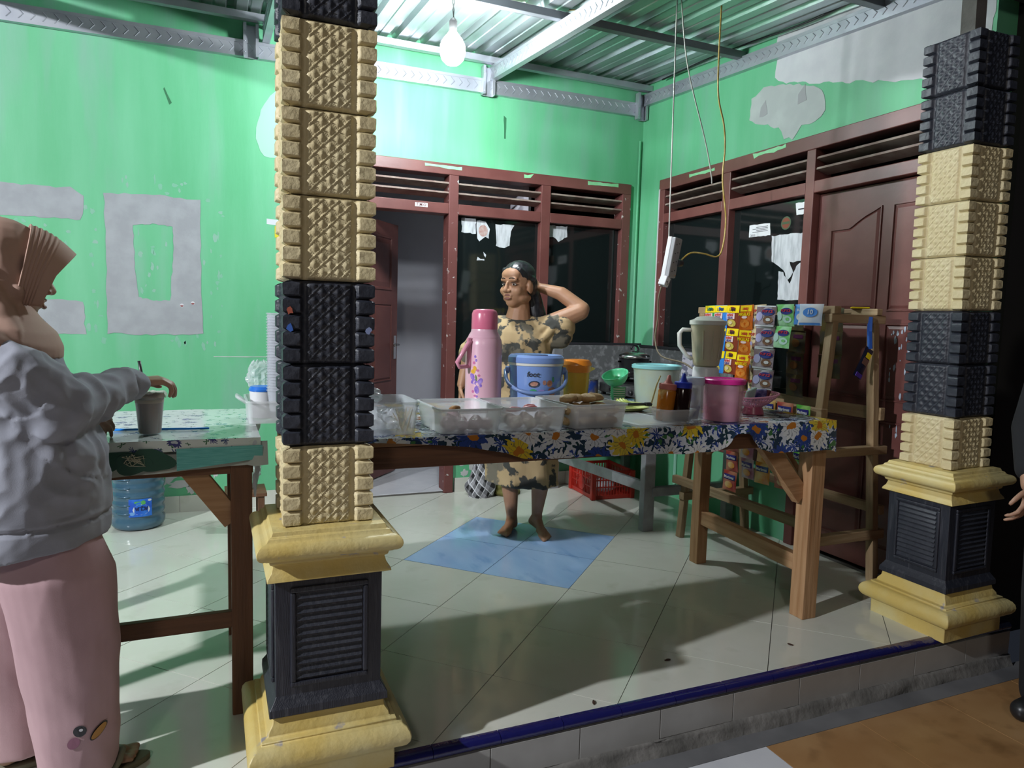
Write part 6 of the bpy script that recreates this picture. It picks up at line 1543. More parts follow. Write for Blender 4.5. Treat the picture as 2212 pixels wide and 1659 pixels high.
put(bundle(0.22, 0.15, 0.13, 6.0).build('olive_bag', mat('olive_cloth', (0.12, 0.11, 0.02), 0.8, var=(0.2, 0.18, 0.05), vs=12), smooth=True), 'olive green cloth bag lying behind the plaid bundle', 'bag', (0.40, 1.72, 0))
# specks on the floor
for i, (x, y) in enumerate(((0.02, -0.74), (-0.38, -0.90), (0.55, -0.80), (-1.0, -0.86))):
    put(MB().prism([(0.012 * math.cos(a) * random.uniform(.6, 1.2), 0.006 * math.sin(a) * random.uniform(.6, 1.2)) for a in [2 * PI * k_ / 9 for k_ in range(9)]], (0, 0, 0), (1, 0, 0), (0, 1, 0), 0.003).build('dry_leaf', mat('dry_leaf', (0.06, 0.03, 0.02), 0.8)), ('curled dry leaf on the porch tiles mid-way along the edge', 'dry leaf scrap near the blue edge, left of the bare porch', 'dry leaf scrap on the tiles toward the far column', 'dry leaf scrap on the tiles by the near column')[i], 'leaf', (x, y, 0.001), i)
# ------------------------------------------------------------------ people
class Body(MB):
    """union of closed primitives, turned into one skin by a voxel remesh"""
    def cap(s, p0, p1, r0, r1, n=14):
        p0 = Vector(p0); p1 = Vector(p1); d = (p1 - p0)
        L_ = d.length; d.normalize()
        pts = []; rs = []
        for i in range(5):
            a = PI / 2 * i / 5; pts.append(p0 - d * r0 * math.cos(a)); rs.append(max(1e-4, r0 * math.sin(a)))
        for i in range(5): t = i / 4; pts.append(p0 + d * L_ * t); rs.append(r0 + (r1 - r0) * t)
        for i in range(1, 6):
            a = PI / 2 * i / 5; pts.append(p1 + d * r1 * math.sin(a)); rs.append(max(1e-4, r1 * math.cos(a)))
        return s.tube(pts, rs, n)
    def chain(s, pts, rs, n=14):
        for i in range(len(pts) - 1): s.cap(pts[i], pts[i + 1], rs[i], rs[i + 1], n)
        return s
    def eo(s, c, r, M=None, n=18, m=12):
        k = len(s.v); s.ell((0, 0, 0), r, n, m)
        T_ = Matrix.Translation(Vector(c))
        s.xf(T_ if M is None else M @ T_, k)
        return s
    def skin(s, name, m, parent, voxel=0.005, smooth_it=6, fac=0.5, disp=None, off=None):
        me = bpy.data.meshes.new(name); me.from_pydata([tuple(v) for v in s.v], [], s.f)
        o = bpy.data.objects.new(name, me); COL.objects.link(o)
        q = o.modifiers.new('r', 'REMESH'); q.mode = 'VOXEL'; q.voxel_size = voxel; q.use_smooth_shade = True
        if smooth_it:
            q = o.modifiers.new('s', 'SMOOTH'); q.iterations = smooth_it; q.factor = fac
        dg = bpy.context.evaluated_depsgraph_get()
        nm = bpy.data.meshes.new_from_object(o.evaluated_get(dg))
        bpy.data.objects.remove(o, do_unlink=True)
        if disp:
            ns = [v.normal.copy() for v in nm.vertices]
            for v, nn in zip(nm.vertices, ns): v.co = disp(v.co.copy(), nn)
        base = Vector((0, 0, 0)); p = parent
        while p is not None: base += Vector(p.location); p = p.parent
        for v in nm.vertices: v.co -= base
        nm.polygons.foreach_set('use_smooth', [True] * len(nm.polygons))
        nm.name = name
        nm.materials.clear(); nm.materials.append(m)
        nm.update()
        o = bpy.data.objects.new(name, nm); COL.objects.link(o); o.parent = parent
        return o
def frame_mat(o, fwd, up=(0, 0, 1)):
    f = Vector(fwd).normalized(); u = Vector(up); x = f.cross(u).normalized(); u = x.cross(f).normalized()
    return Matrix(((x.x, f.x, u.x, o[0]), (x.y, f.y, u.y, o[1]), (x.z, f.z, u.z, o[2]), (0, 0, 0, 1)))
def head(B, H, s=1.0):
    """H maps head space (x right of the face, y forward, z up, origin mid head)"""
    def e(c, r): B.eo([q * s for q in c], [q * s for q in r], H)
    def c_(a, b, r0, r1): B.cap(H @ (Vector(a) * s), H @ (Vector(b) * s), r0 * s, r1 * s, 10)
    e((0, -0.014, 0.032), (0.073, 0.092, 0.083)); e((0, 0.018, -0.03), (0.063, 0.066, 0.080)); e((0, 0.042, -0.083), (0.034, 0.030, 0.027))
    c_((0, 0.082, 0.010), (0, 0.097, -0.024), 0.008, 0.012)
    for q in (-1, 1):
        e((q * 0.013, 0.088, -0.028), (0.010, 0.010, 0.008)); e((q * 0.036, 0.050, -0.028), (0.028, 0.026, 0.026)); e((q * 0.074, -0.012, -0.012), (0.010, 0.020, 0.032))
        e((q * 0.045, 0.0, -0.065), (0.024, 0.05, 0.024))
    c_((-0.036, 0.066, 0.026), (0.036, 0.066, 0.026), 0.014, 0.014); e((0, 0.05, 0.05), (0.055, 0.030, 0.035))
    c_((-0.019, 0.079, -0.052), (0.019, 0.079, -0.052), 0.006, 0.006); c_((-0.015, 0.079, -0.063), (0.015, 0.079, -0.063), 0.007, 0.007)
def socket_disp(H, s=1.0):
    Hi = H.inverted()
    def f(co, n):
        p = (Hi @ co) / s
        if p.y > 0.03 and abs(p.x) < 0.07 and -0.08 < p.z < 0.06:
            for q in (-1, 1):
                d2 = ((p.x - q * 0.031) / 0.017) ** 2 + ((p.z - 0.004) / 0.011) ** 2
                co = co - n * 0.010 * s * math.exp(-d2)
            d2 = (p.x / 0.020) ** 2 + ((p.z + 0.0575) / 0.0028) ** 2
            co = co - n * 0.005 * s * math.exp(-d2)
        return co
    return f
def face_parts(root, H, skin_parent, lipm, s=1.0, browm=None):
    base = Vector(root.location)
    def loc(p): return (H @ (Vector(p) * s)) - base
    R3_ = H.to_3x3().to_4x4()
    for q in (-1, 1):
        mb = MB().ell((0, 0, 0), (0.0120 * s, 0.009 * s, 0.0062 * s), 14, 10); mb.xf(Matrix.Translation(loc((q * 0.031, 0.0655, 0.003))) @ R3_); mb.build('eye', mat('eye_white', (0.55, 0.50, 0.46), 0.25), skin_parent, smooth=True)
        mb = MB().ell((0, 0, 0), (0.0052 * s, 0.004 * s, 0.0052 * s), 12, 8); mb.xf(Matrix.Translation(loc((q * 0.030 - 0.003, 0.0728, 0.003))) @ R3_); mb.build('iris', mat('dark_iris', (0.02, 0.012, 0.008), 0.15), skin_parent, smooth=True)
        pts = [loc((q * (0.012 + 0.010 * i), 0.0845 - 0.0022 * i * i * 0.6, 0.028 + (0.004, 0.007, 0.007, 0.003, -0.002)[i])) for i in range(5)]
        MB().tube(pts, [0.002 * s, 0.0028 * s, 0.003 * s, 0.0025 * s, 0.001 * s], 6).build('eyebrow', browm or mat('brow_hair', (0.03, 0.02, 0.015), 0.8), skin_parent, smooth=True)
        pts = [loc((q * (0.017 + 0.007 * i), 0.0775 - 0.0016 * i, 0.0095 + (0.0, 0.0028, 0.003, 0.002, -0.001)[i])) for i in range(5)]
        MB().tube(pts, 0.0018 * s, 5).build('eyelid', MATS['lash'] if 'lash' in MATS else mat('lash', (0.05, 0.025, 0.02), 0.7), skin_parent, smooth=True)
    for (z, r, dz) in ((-0.0515, 0.0048, 0.003), (-0.0635, 0.0058, -0.003)):
        pts = [loc((x, 0.0842 - abs(x) ** 2 * 12, z + (dz * (1 - (x / 0.021) ** 2)))) for x in (-0.021, -0.012, -0.004, 0.004, 0.012, 0.021)]
        MB().tube(pts, [0.0015 * s, r * 0.85 * s, r * s, r * s, r * 0.85 * s, 0.0015 * s], 8).build('lip', lipm, skin_parent, smooth=True)
def hand(B, wrist, fwd, palm, thumb_side, curl=0.3, s=1.0, spread=0.10, curls=None):
    """palm: direction the palm faces; thumb_side: direction from little finger to index"""
    w = Vector(wrist); f = Vector(fwd).normalized(); t = Vector(thumb_side); t = (t - f * t.dot(f)).normalized(); p = t.cross(f)
    if p.dot(Vector(palm)) < 0: p = -p
    k0 = w + f * 0.082 * s
    for i in range(4):                                    # metacarpals
        a = -0.030 + 0.020 * i
        B.cap(w + t * a * 0.55 * s + f * 0.008 * s, k0 + t * a * s - f * abs(i - 2) * 0.004 * s, 0.012 * s, 0.0105 * s, 10)
    B.eo((0, 0, 0), (0.034 * s, 0.042 * s, 0.012 * s), Matrix.Translation(w + f * 0.045 * s) @ Matrix(((t.x, f.x, p.x, 0), (t.y, f.y, p.y, 0), (t.z, f.z, p.z, 0), (0, 0, 0, 1))))
    lens = (0.058, 0.070, 0.078, 0.070)
    tips = []
    for i in range(4):
        a = -0.030 + 0.020 * i
        c = curls[i] if curls else curl
        P0 = k0 + t * a * s - f * abs(i - 2) * 0.004 * s
        d = (f + t * (a / 0.03) * spread).normalized(); L_ = lens[i] * s
        ang = 0.0; pos = P0
        for j, fr in enumerate((0.45, 0.30, 0.25)):
            ang += c * (0.7, 1.0, 0.7)[j]
            dd = (d * math.cos(ang) + p * math.sin(ang)).normalized()
            q = pos + dd * L_ * fr
            B.cap(pos, q, (0.0092, 0.0085, 0.0078)[j] * s, (0.0085, 0.0078, 0.0068)[j] * s, 10)
            pos = q
        tips.append(pos)
    tb = w + f * 0.022 * s + t * 0.022 * s
    d1 = (f * 0.62 + t * 0.70 + p * 0.30).normalized(); m1 = tb + d1 * 0.036 * s
    d2 = (f * 0.85 + t * 0.30 + p * 0.40).normalized(); m2 = m1 + d2 * 0.030 * s
    d3 = (f * 0.90 + t * 0.0 + p * 0.45).normalized(); m3 = m2 + d3 * 0.022 * s
    B.cap(tb - d1 * 0.01 * s, m1, 0.013 * s, 0.0105 * s, 10); B.cap(m1, m2, 0.0105 * s, 0.0095 * s, 10); B.cap(m2, m3, 0.0095 * s, 0.008 * s, 10)
    return tips
def foot(B, ankle, fwd, s=1.0, pitch=0.0, side=1):
    a = Vector(ankle); f = Vector((fwd[0], fwd[1], 0)).normalized(); sd = Vector((-f.y, f.x, 0)) * side   # sd points to the big toe side
    f2 = (f * math.cos(pitch) - Vector((0, 0, 1)) * math.sin(pitch)).normalized(); up = sd.cross(f2); up = up if up.z > 0 else -up
    z0 = a - up * 0.052 * s
    B.cap(a, z0 - f2 * 0.035 * s, 0.034 * s, 0.026 * s); B.cap(a - up * 0.012 * s, z0 + f2 * 0.085 * s - up * 0.004 * s, 0.032 * s, 0.021 * s)
    B.cap(z0 - f2 * 0.035 * s, z0 + f2 * 0.08 * s - sd * 0.018 * s - up * 0.006 * s, 0.025 * s, 0.019 * s)
    B.cap(z0 + f2 * 0.07 * s + sd * 0.012 * s, z0 + f2 * 0.115 * s + sd * 0.018 * s - up * 0.006 * s, 0.022 * s, 0.017 * s)
    B.cap(z0 + f2 * 0.07 * s - sd * 0.012 * s, z0 + f2 * 0.105 * s - sd * 0.020 * s - up * 0.008 * s, 0.020 * s, 0.015 * s)
    for i in range(5):
        o = 0.028 - i * 0.0155; ln = (0.155, 0.152, 0.146, 0.138, 0.128)[i]; r = (0.0125, 0.0095, 0.009, 0.0085, 0.008)[i]
        B.cap(z0 + f2 * 0.105 * s + sd * o * s - up * 0.010 * s, z0 + f2 * ln * s + sd * o * s - up * 0.014 * s, r * s, r * 0.95 * s, 10)

# ---- the woman behind the table ------------------------------------------------------
WO = Vector((0.115, 0.90, 0.0)); RA = Vector((0.92, -0.39, 0)); CA = Vector((-0.39, -0.92, 0)); UP = Vector((0, 0, 1))
def wp_(a, b, z):
    k = max(0.0, min(1.0, z / 0.9))
    return WO + RA * (a * (1.0 + 0.12 * k) - 0.012 - 0.030 * k) + CA * b + UP * z
m_skinw = mat('woman_skin', (0.40, 0.205, 0.115), 0.5, var=(0.45, 0.24, 0.14), vs=14, sss=0.12)
m_hair = mat('black_hair', (0.010, 0.010, 0.013), 0.35, var=(0.03, 0.03, 0.035), vs=30, stretch=(8, 8, 1))
wroot = thing('person', 'woman in a tan and black patterned house dress, one hand behind her head', 'person', tuple(WO))
Bw = Body()
WS = 1.12
fdir = (CA * 0.80 - RA * 0.60 - UP * 0.06).normalized()
Hw = frame_mat(wp_(0.012, 0.02, 1.425), fdir, (0.02, 0, 1))
head(Bw, Hw, WS)
Bw.chain([wp_(0.02, 0.0, 1.38), wp_(0.025, -0.01, 1.29), wp_(0.02, -0.01, 1.20)], [0.058, 0.062, 0.085])
Bw.eo((0, 0, 0), (0.165, 0.095, 0.17), Matrix.Translation(wp_(0.02, 0, 1.08)) @ Matrix.Rotation(math.atan2(RA.y, RA.x), 4, 'Z'))
Bw.eo((0, 0, 0), (0.16, 0.11, 0.16), Matrix.Translation(wp_(0.025, 0, 0.86)) @ Matrix.Rotation(math.atan2(RA.y, RA.x), 4, 'Z'))
Bw.chain([wp_(-0.14, 0, 1.185), wp_(-0.222, 0.01, 1.01), wp_(-0.258, 0.045, 0.855)], [0.052, 0.043, 0.027])            # arm hanging
hand(Bw, wp_(-0.262, 0.05, 0.842), (CA * 0.15 - RA * 0.02 - UP), RA, CA, 0.35, 0.95)
Bw.chain([wp_(0.17, 0, 1.20), wp_(0.335, 0.01, 1.285), wp_(0.345, 0.0, 1.30)], [0.060, 0.050, 0.044])                     # raised arm
Bw.chain([wp_(0.345, 0.0, 1.30), wp_(0.24, -0.045, 1.385), wp_(0.145, -0.075, 1.415)], [0.044, 0.041, 0.028])
hand(Bw, wp_(0.14, -0.076, 1.417), (-RA * 0.95 - CA * 0.25 + UP * 0.02), CA, UP, 0.45, 0.95)
Bw.chain([wp_(-0.045, 0.0, 0.80), wp_(-0.030, 0.025, 0.43), wp_(-0.018, 0.0, 0.30), wp_(-0.008, -0.02, 0.09)], [0.085, 0.058, 0.054, 0.032])
foot(Bw, wp_(-0.008, -0.02, 0.078), CA * 0.95 - RA * 0.35, 0.98, 0.0, 1)
Bw.chain([wp_(0.11, 0.0, 0.80), wp_(0.15, 0.07, 0.44), wp_(0.15, 0.08, 0.30), wp_(0.135, 0.06, 0.125)], [0.085, 0.058, 0.052, 0.031])
foot(Bw, wp_(0.135, 0.065, 0.108), CA * 0.85 + RA * 0.5, 0.95, 0.30, -1)
wbody = Bw.skin('body', m_skinw, wroot, 0.0045, 5, 0.5, socket_disp(Hw, WS))
face_parts(wroot, Hw, wbody, mat('brown_lip', (0.26, 0.10, 0.085), 0.45), WS)
Bh = Body()
def hh(p): return Hw @ (Vector(p) * WS)
Bh.eo((0, -0.022, 0.056), (0.089, 0.099, 0.082), Hw); Bh.eo((0, -0.066, 0.0), (0.082, 0.072, 0.092), Hw)
for q in (-1, 1): Bh.cap(hh((q * 0.050, 0.040, 0.075)), hh((q * 0.073, -0.03, 0.03)), 0.014, 0.018)
Bh.chain([hh((0, -0.09, -0.02)), hh((0.02, -0.10, -0.10)), hh((0.03, -0.085, -0.19))], [0.055, 0.050, 0.030])
Bh.chain([hh((-0.03, -0.09, -0.06)), hh((-0.05, -0.10, -0.15)), hh((-0.05, -0.09, -0.22))], [0.05, 0.055, 0.03])
Bh.eo((0.0, -0.105, -0.01), (0.045, 0.04, 0.05), Hw)
Bh.skin('hair', m_hair, wroot, 0.005, 4, 0.5, lambda co, n: co + n * (0.0022 * noise.noise(Vector((co.x * 70, co.y * 70, co.z * 12)))))
m_dress = mat('batik_dress', (0.50, 0.36, 0.19), 0.8, var=(0.055, 0.055, 0.048), vs=13.0, vlo=0.515, vhi=0.55, var2=(0.17, 0.15, 0.11), v2s=9.0, v2lo=0.56, v2hi=0.60, detail=5)
Bd = Body()
rot = Matrix.Rotation(math.atan2(RA.y, RA.x), 4, 'Z')
Bd.eo((0, 0, 0), (0.215, 0.140, 0.185), Matrix.Translation(wp_(0.015, 0.0, 1.065)) @ rot)
Bd.eo((0, 0, 0), (0.205, 0.155, 0.23), Matrix.Translation(wp_(0.02, 0.005, 0.88)) @ rot)
loops = []
for (z, ra, rb, ca, cb_) in ((1.05, 0.20, 0.130, 0.015, 0.0), (0.95, 0.205, 0.14, 0.018, 0.0), (0.80, 0.215, 0.155, 0.02, 0.005), (0.60, 0.212, 0.155, 0.03, 0.02), (0.42, 0.210, 0.155, 0.04, 0.03), (0.305, 0.208, 0.152, 0.045, 0.035)):
    c = wp_(ca, cb_, z); lp = []
    for i in range(40):
        a = 2 * PI * i / 40
        k_ = 1 + (0.055 * math.sin(a * 7 + z * 3) * max(0, (0.95 - z)) / 0.65)
        lp.append(tuple(c + RA * ra * k_ * math.cos(a) + CA * rb * k_ * math.sin(a) + UP * (0.018 * math.cos(a * 1 + 2.4) * max(0, 0.6 - z) / 0.3)))
    loops.append(lp)
loft(Bd, loops[::-1])
Bd.cap(wp_(-0.13, 0, 1.18), wp_(-0.215, 0.008, 1.03), 0.066, 0.072); Bd.cap(wp_(0.14, 0, 1.185), wp_(0.245, 0.0, 1.20), 0.072, 0.080)
Bd.cap(wp_(0.15, 0.0, 1.14), wp_(0.25, 0.005, 1.135), 0.07, 0.062); Bd.cap(wp_(-0.13, -0.02, 1.20), wp_(0.15, -0.02, 1.205), 0.050, 0.050)
Bd.cap(wp_(0.22, 0.04, 1.25), wp_(-0.05, 0.10, 1.02), 0.018, 0.030); Bd.cap(wp_(0.21, 0.06, 1.20), wp_(0.02, 0.115, 0.98), 0.018, 0.026)
def dfold(co, n):
    q = co - WO; a = q.dot(RA); z = co.z
    w = 0.016 * (0.25 - abs(noise.noise(Vector((a * 7 + z * 5, z * 4 - a * 5, 3.0))))) + 0.004 * noise.noise(Vector((a * 22 + z * 14, z * 9, 7.0)))
    return co + n * w
dress = Bd.skin('house_dress', m_dress, wroot, 0.006, 4, 0.5, dfold)

# ---- the girl at the left ------------------------------------------------------------
GO = Vector((-1.93, -0.735, 0.0))
groot = thing('person', 'girl in a tan hijab, grey sweater and pink trousers reaching for a drink', 'person', tuple(GO))
m_sking = mat('girl_skin', (0.33, 0.185, 0.125), 0.5, var=(0.38, 0.22, 0.15), vs=20, sss=0.1)
gf = Vector((0.955, 0.28, -0.10)).normalized()
Hg = frame_mat((-1.962, -0.722, 1.300), gf)
GS = 0.98
Bg = Body(); head(Bg, Hg, GS)
Bg.chain([Hg @ Vector((0, -0.02, -0.06)), Vector((-1.955, -0.735, 1.17)), Vector((-1.97, -0.735, 1.08))], [0.05, 0.052, 0.075])
Bg.eo((0, 0, 0), (0.10, 0.15, 0.17), Matrix.Translation((-1.97, -0.735, 1.02))); Bg.eo((0, 0, 0), (0.11, 0.15, 0.14), Matrix.Translation((-1.95, -0.735, 0.82)))
RS, RE, RW = Vector((-1.95, -0.875, 1.115)), Vector((-1.845, -0.845, 0.975)), Vector((-1.700, -0.545, 1.022))
Bg.chain([RS, RE, RW], [0.045, 0.040, 0.026])
LS, LE, LW = Vector((-1.94, -0.60, 1.11)), Vector((-1.92, -0.53, 0.93)), Vector((-1.865, -0.50, 0.930))
Bg.chain([LS, LE, LW], [0.045, 0.038, 0.025])
hf = Vector((0.93, 0.34, 0.0)).normalized()
hand(Bg, RW - hf * 0.012, hf + Vector((0, 0, 0.06)), (0, 0, -1), (-0.3, 0.9, 0.1), 0.5, 0.95, 0.12, (0.85, 0.75, 0.70, 0.60))
hand(Bg, LW, (0.75, -0.35, -0.25), (0.2, 0.5, -0.8), (0.3, 0.6, 0.4), 0.7, 0.85)
for (pts, f_) in (([(-1.905, -0.80, 0.80), (-1.845, -0.80, 0.42), (-1.835, -0.765, 0.088)], 1), ([(-1.965, -0.67, 0.80), (-1.985, -0.66, 0.42), (-1.985, -0.64, 0.088)], -1)):
    Bg.chain([Vector(p) for p in pts], [0.085, 0.055, 0.034]); foot(Bg, Vector(pts[-1]) + Vector((0, 0, 0.0)), (0.93, 0.32), 0.92, 0.0, f_)
gbody = Bg.skin('body', m_sking, groot, 0.0045, 5, 0.5, socket_disp(Hg, GS))
face_parts(groot, Hg, gbody, mat('girl_lip', (0.25, 0.11, 0.10), 0.4), GS)
# trousers
m_pants = mat('pink_trousers', (0.46, 0.30, 0.32), 0.85, var=(0.42, 0.27, 0.29), vs=8, bump=0.04, bs=400)
Bp = Body()
Bp.eo((0, 0, 0), (0.135, 0.150, 0.15), Matrix.Translation((-1.935, -0.755, 0.76)))
def leg_loft(cs_):
    loops = []
    for (x, y, z, rx_2, ry_2) in cs_:
        loops.append([(x + rx_2 * math.cos(2 * PI * i / 28), y + ry_2 * math.sin(2 * PI * i / 28), z) for i in range(28)])
    loft(Bp, loops[::-1])
leg_loft([(-1.90, -0.79, 0.78, 0.100, 0.085), (-1.885, -0.80, 0.70, 0.110, 0.092), (-1.862, -0.81, 0.58, 0.128, 0.100), (-1.845, -0.80, 0.40, 0.114, 0.095), (-1.836, -0.785, 0.22, 0.100, 0.090), (-1.832, -0.775, 0.045, 0.088, 0.085)])
leg_loft([(-1.95, -0.71, 0.78, 0.10, 0.085), (-1.97, -0.69, 0.60, 0.118, 0.09), (-1.985, -0.67, 0.40, 0.106, 0.085), (-1.99, -0.64, 0.22, 0.096, 0.086), (-1.99, -0.63, 0.05, 0.090, 0.082)])
def pfold(co, n):
    w = 0.012 * (0.25 - abs(noise.noise(Vector((co.x * 8, co.y * 8, co.z * 2.0))))) + 0.004 * noise.noise(Vector((co.x * 9, co.y * 9, co.z * 2.2))) + 0.004 * noise.noise(Vector((co.x * 20 + co.z * 9, co.y * 20, co.z * 7)))
    w *= 0.4 + min(1.0, max(0.0, (0.9 - co.z)))
    return co + n * w
pants = Bp.skin('trousers', m_pants, groot, 0.006, 4, 0.5, pfold)
# printed face on the trouser leg (eye, cheek, beak)
import mathutils
bvh = mathutils.bvhtree.BVHTree.FromPolygons([v.co.copy() for v in pants.data.vertices], [tuple(p.vertices) for p in pants.data.polygons])
def print_on(cx, cz, w, h, rot_, m, lift, name, n=20, shape=None, ydir=1.0):
    pts = []
    for i in range(n):
        t = 2 * PI * i / n; x = w * math.cos(t); z = h * math.sin(t) + (shape(t) if shape else 0)
        xx = x * math.cos(rot_) - z * math.sin(rot_); zz = x * math.sin(rot_) + z * math.cos(rot_)
        o_ = Vector((cx + xx, -1.6, cz + zz)) - GO
        hit = bvh.ray_cast(o_, Vector((0, 1, 0)))
        if hit[0] is None: return
        pts.append(hit[0] + hit[1] * lift)
    MB().add(pts, [tuple(range(n))]).build(name, m, pants)
m_eyep = mat('print_black', (0.02, 0.02, 0.024), 0.5)
print_on(-1.812, 0.195, 0.014, 0.015, 0, m_eyep, 0.0025, 'printed_spot'); print_on(-1.809, 0.199, 0.004, 0.004, 0, mat('print_white', (0.6, 0.6, 0.62), 0.5), 0.004, 'printed_glint')
print_on(-1.826, 0.165, 0.013, 0.016, -0.5, mat('print_plum', (0.24, 0.10, 0.15), 0.6), 0.0025, 'printed_cheek')
print_on(-1.776, 0.178, 0.011, 0.022, -0.75, m_eyep, 0.0025, 'printed_outline'); print_on(-1.776, 0.178, 0.009, 0.019, -0.75, mat('print_orange', (0.45, 0.22, 0.05), 0.6), 0.0036, 'printed_beak')
# sweater
m_jkt = mat('grey_sweater', (0.30, 0.31, 0.36), 0.9, var=(0.26, 0.27, 0.315), vs=10, bump=0.05, bs=400)
Bj = Body()
loops = []
for (z, cx, ax, ay) in ((1.17, -1.975, 0.085, 0.12), (1.10, -1.975, 0.118, 0.150), (1.0, -1.96, 0.145, 0.152), (0.88, -1.930, 0.170, 0.162), (0.76, -1.928, 0.178, 0.176), (0.70, -1.925, 0.176, 0.178), (0.645, -1.922, 0.172, 0.176)):
    loops.append([(cx + ax * math.cos(2 * PI * i / 32) * (1 + (0.03 * math.sin(i * 1.7 + z * 20) if z < 1.0 else 0)), -0.755 + ay * math.sin(2 * PI * i / 32), z + 0.02 * math.cos(2 * PI * i / 32)) for i in range(32)])
loft(Bj, loops[::-1])
Bj.chain([Vector((-1.955, -0.835, 1.10)), Vector((-1.905, -0.885, 1.06)), Vector((-1.840, -0.86, 0.985)), Vector((-1.79, -0.70, 0.992)), Vector((-1.718, -0.572, 1.015))], [0.070, 0.076, 0.074, 0.064, 0.046])
Bj.chain([Vector((-1.945, -0.63, 1.10)), Vector((-1.91, -0.56, 1.0)), Vector((-1.91, -0.53, 0.94)), Vector((-1.885, -0.515, 0.935))], [0.068, 0.064, 0.056, 0.042])
def jfold(co, n):
    arm = (co - Vector((-1.80, -0.76, 0.99))).length < 0.19
    w = 0.010 * noise.noise(Vector((co.x * 9, co.y * 9, co.z * 12))) + 0.022 * (0.25 - abs(noise.noise(Vector((co.x * 7 + co.z * 5, co.y * 7, co.z * 10 - co.x * 4))))) + 0.012 * (0.2 - abs(noise.noise(Vector((co.x * 15, co.y * 15 + co.z * 9, co.z * 13)))))
    if arm:
        d = Vector((0.40, 0.90, 0.08)); s_ = (co - Vector((-1.85, -0.86, 0.98))).dot(d)
        w += 0.0075 * math.sin(s_ * 75 + 3 * noise.noise(co * 16)) * (0.5 + 0.5 * noise.noise(co * 9))
    if 0.62 < co.z < 0.73 and not arm: w *= 0.35
    if 0.712 < co.z < 0.722 and not arm: w -= 0.006
    return co + n * w
jacket = Bj.skin('sweater', m_jkt, groot, 0.0055, 3, 0.5, jfold)
# hijab: cap, throat, cape
m_hij = mat('tan_hijab', (0.40, 0.255, 0.20), 0.75, var=(0.36, 0.225, 0.175), vs=5)
Bv = Body()
Bv.eo((0, -0.020, 0.034), (0.094, 0.112, 0.106), Hg); Bv.eo((0, -0.045, -0.05), (0.085, 0.085, 0.10), Hg)
loops = []
for (z, cx, ax, ay) in ((1.29, -1.998, 0.080, 0.088), (1.235, -1.998, 0.086, 0.096), (1.20, -1.992, 0.102, 0.118), (1.165, -1.982, 0.125, 0.150), (1.13, -1.978, 0.134, 0.168), (1.10, -1.978, 0.132, 0.168)):
    lp = []
    for i in range(40):
        a = 2 * PI * i / 40
        dz = (-0.055 * max(0, -math.cos(a)) + 0.055 * max(0, -math.sin(a + 0.25)) ** 2) * max(0, (1.20 - z)) / 0.11
        lp.append((cx + ax * math.cos(a), -0.748 + ay * math.sin(a), z + dz))
    loops.append(lp)
loft(Bv, loops[::-1])
for q in (-1, 1): Bv.cap(Hg @ Vector((q * 0.075, 0.015, -0.04)), Hg @ Vector((q * 0.03, -0.01, -0.135)), 0.022, 0.022)
Bv.cap(Hg @ Vector((-0.03, -0.01, -0.135)), Hg @ Vector((0.03, -0.01, -0.135)), 0.022, 0.022)
def hfold(co, n):
    p = Hg.inverted() @ co
    w = 0.003 * noise.noise(Vector((co.x * 8, co.y * 8, co.z * 4)))
    s_ = p.x * 0.2 + p.y + p.z * 0.35
    if p.y < 0.03 and p.z < 0.08: w += 0.006 * math.sin((p.y * 0.9 + p.z * 0.45) * 110 + 2 * noise.noise(co * 14)) * max(0, min(1, (0.09 - p.z) * 9)) * max(0.0, min(1.0, (p.z + 0.20) * 8))
    return co + n * w
hij = Bv.skin('hijab', m_hij, groot, 0.0055, 3, 0.5, hfold)
# pleated stiff visor of the hijab
def visor(u, v):
    th = math.radians(-128 + 256 * u); c, s_ = math.cos(th), math.sin(th)
    up_ = 0.5 + 0.5 * c
    rt = Vector((0.093 * s_, 0.010 + 0.030 * up_, 0.015 + 0.118 * c if c > 0 else 0.015 + 0.135 * c))
    ed = Vector((0.086 * s_, 0.060 + 0.080 * up_ ** 1.3, 0.012 + (0.066 * c if c > 0 else 0.125 * c)))
    p = rt.lerp(ed, v) + Vector((0, 0, 0.010 * math.sin(PI * v) * max(0, c)))
    pl_ = 0.0035 * (abs(((v * 9) % 1.0) - 0.5) * 2 - 0.5) if v < 0.62 else 0.0
    nrm = Vector((s_, 0, c))
    return tuple((Hg @ (p + nrm * pl_)) - GO)
MB().grid(visor, 60, 48).build('visor', m_hij, hij, smooth=True, solid=0.003)
# sandals
for i, (x, y) in enumerate(((-1.79, -0.752), (-1.935, -0.622))):
    sd_ = MB(); pts = [(0.125 * math.cos(a) * (1 if math.cos(a) > 0 else 0.95), 0.042 * math.sin(a) * (1.05 if math.cos(a) > 0 else 0.8)) for a in [2 * PI * k_ / 24 for k_ in range(24)]]
    sd_.prism(pts, (0, 0, 0.0), (0.94, 0.32, 0), (-0.32, 0.94, 0), 0.016)
    st2 = MB().tube([Vector((0.03, -0.035, 0.014)), Vector((0.05, -0.03, 0.045)), Vector((0.055, 0.0, 0.058)), Vector((0.04, 0.035, 0.045)), Vector((0.02, 0.045, 0.014))], 0.009, 8)
    t = thing('sandal', ('olive grey sandal on the girl\'s near foot', 'olive grey sandal on the girl\'s far foot')[i], 'sandal', (x, y, 0.001))
    sd_.build('sole', mat('olive_sole', (0.16, 0.15, 0.10), 0.7), t, bevel=0.004); st2.build('strap', MATS['olive_sole'], t, smooth=True)

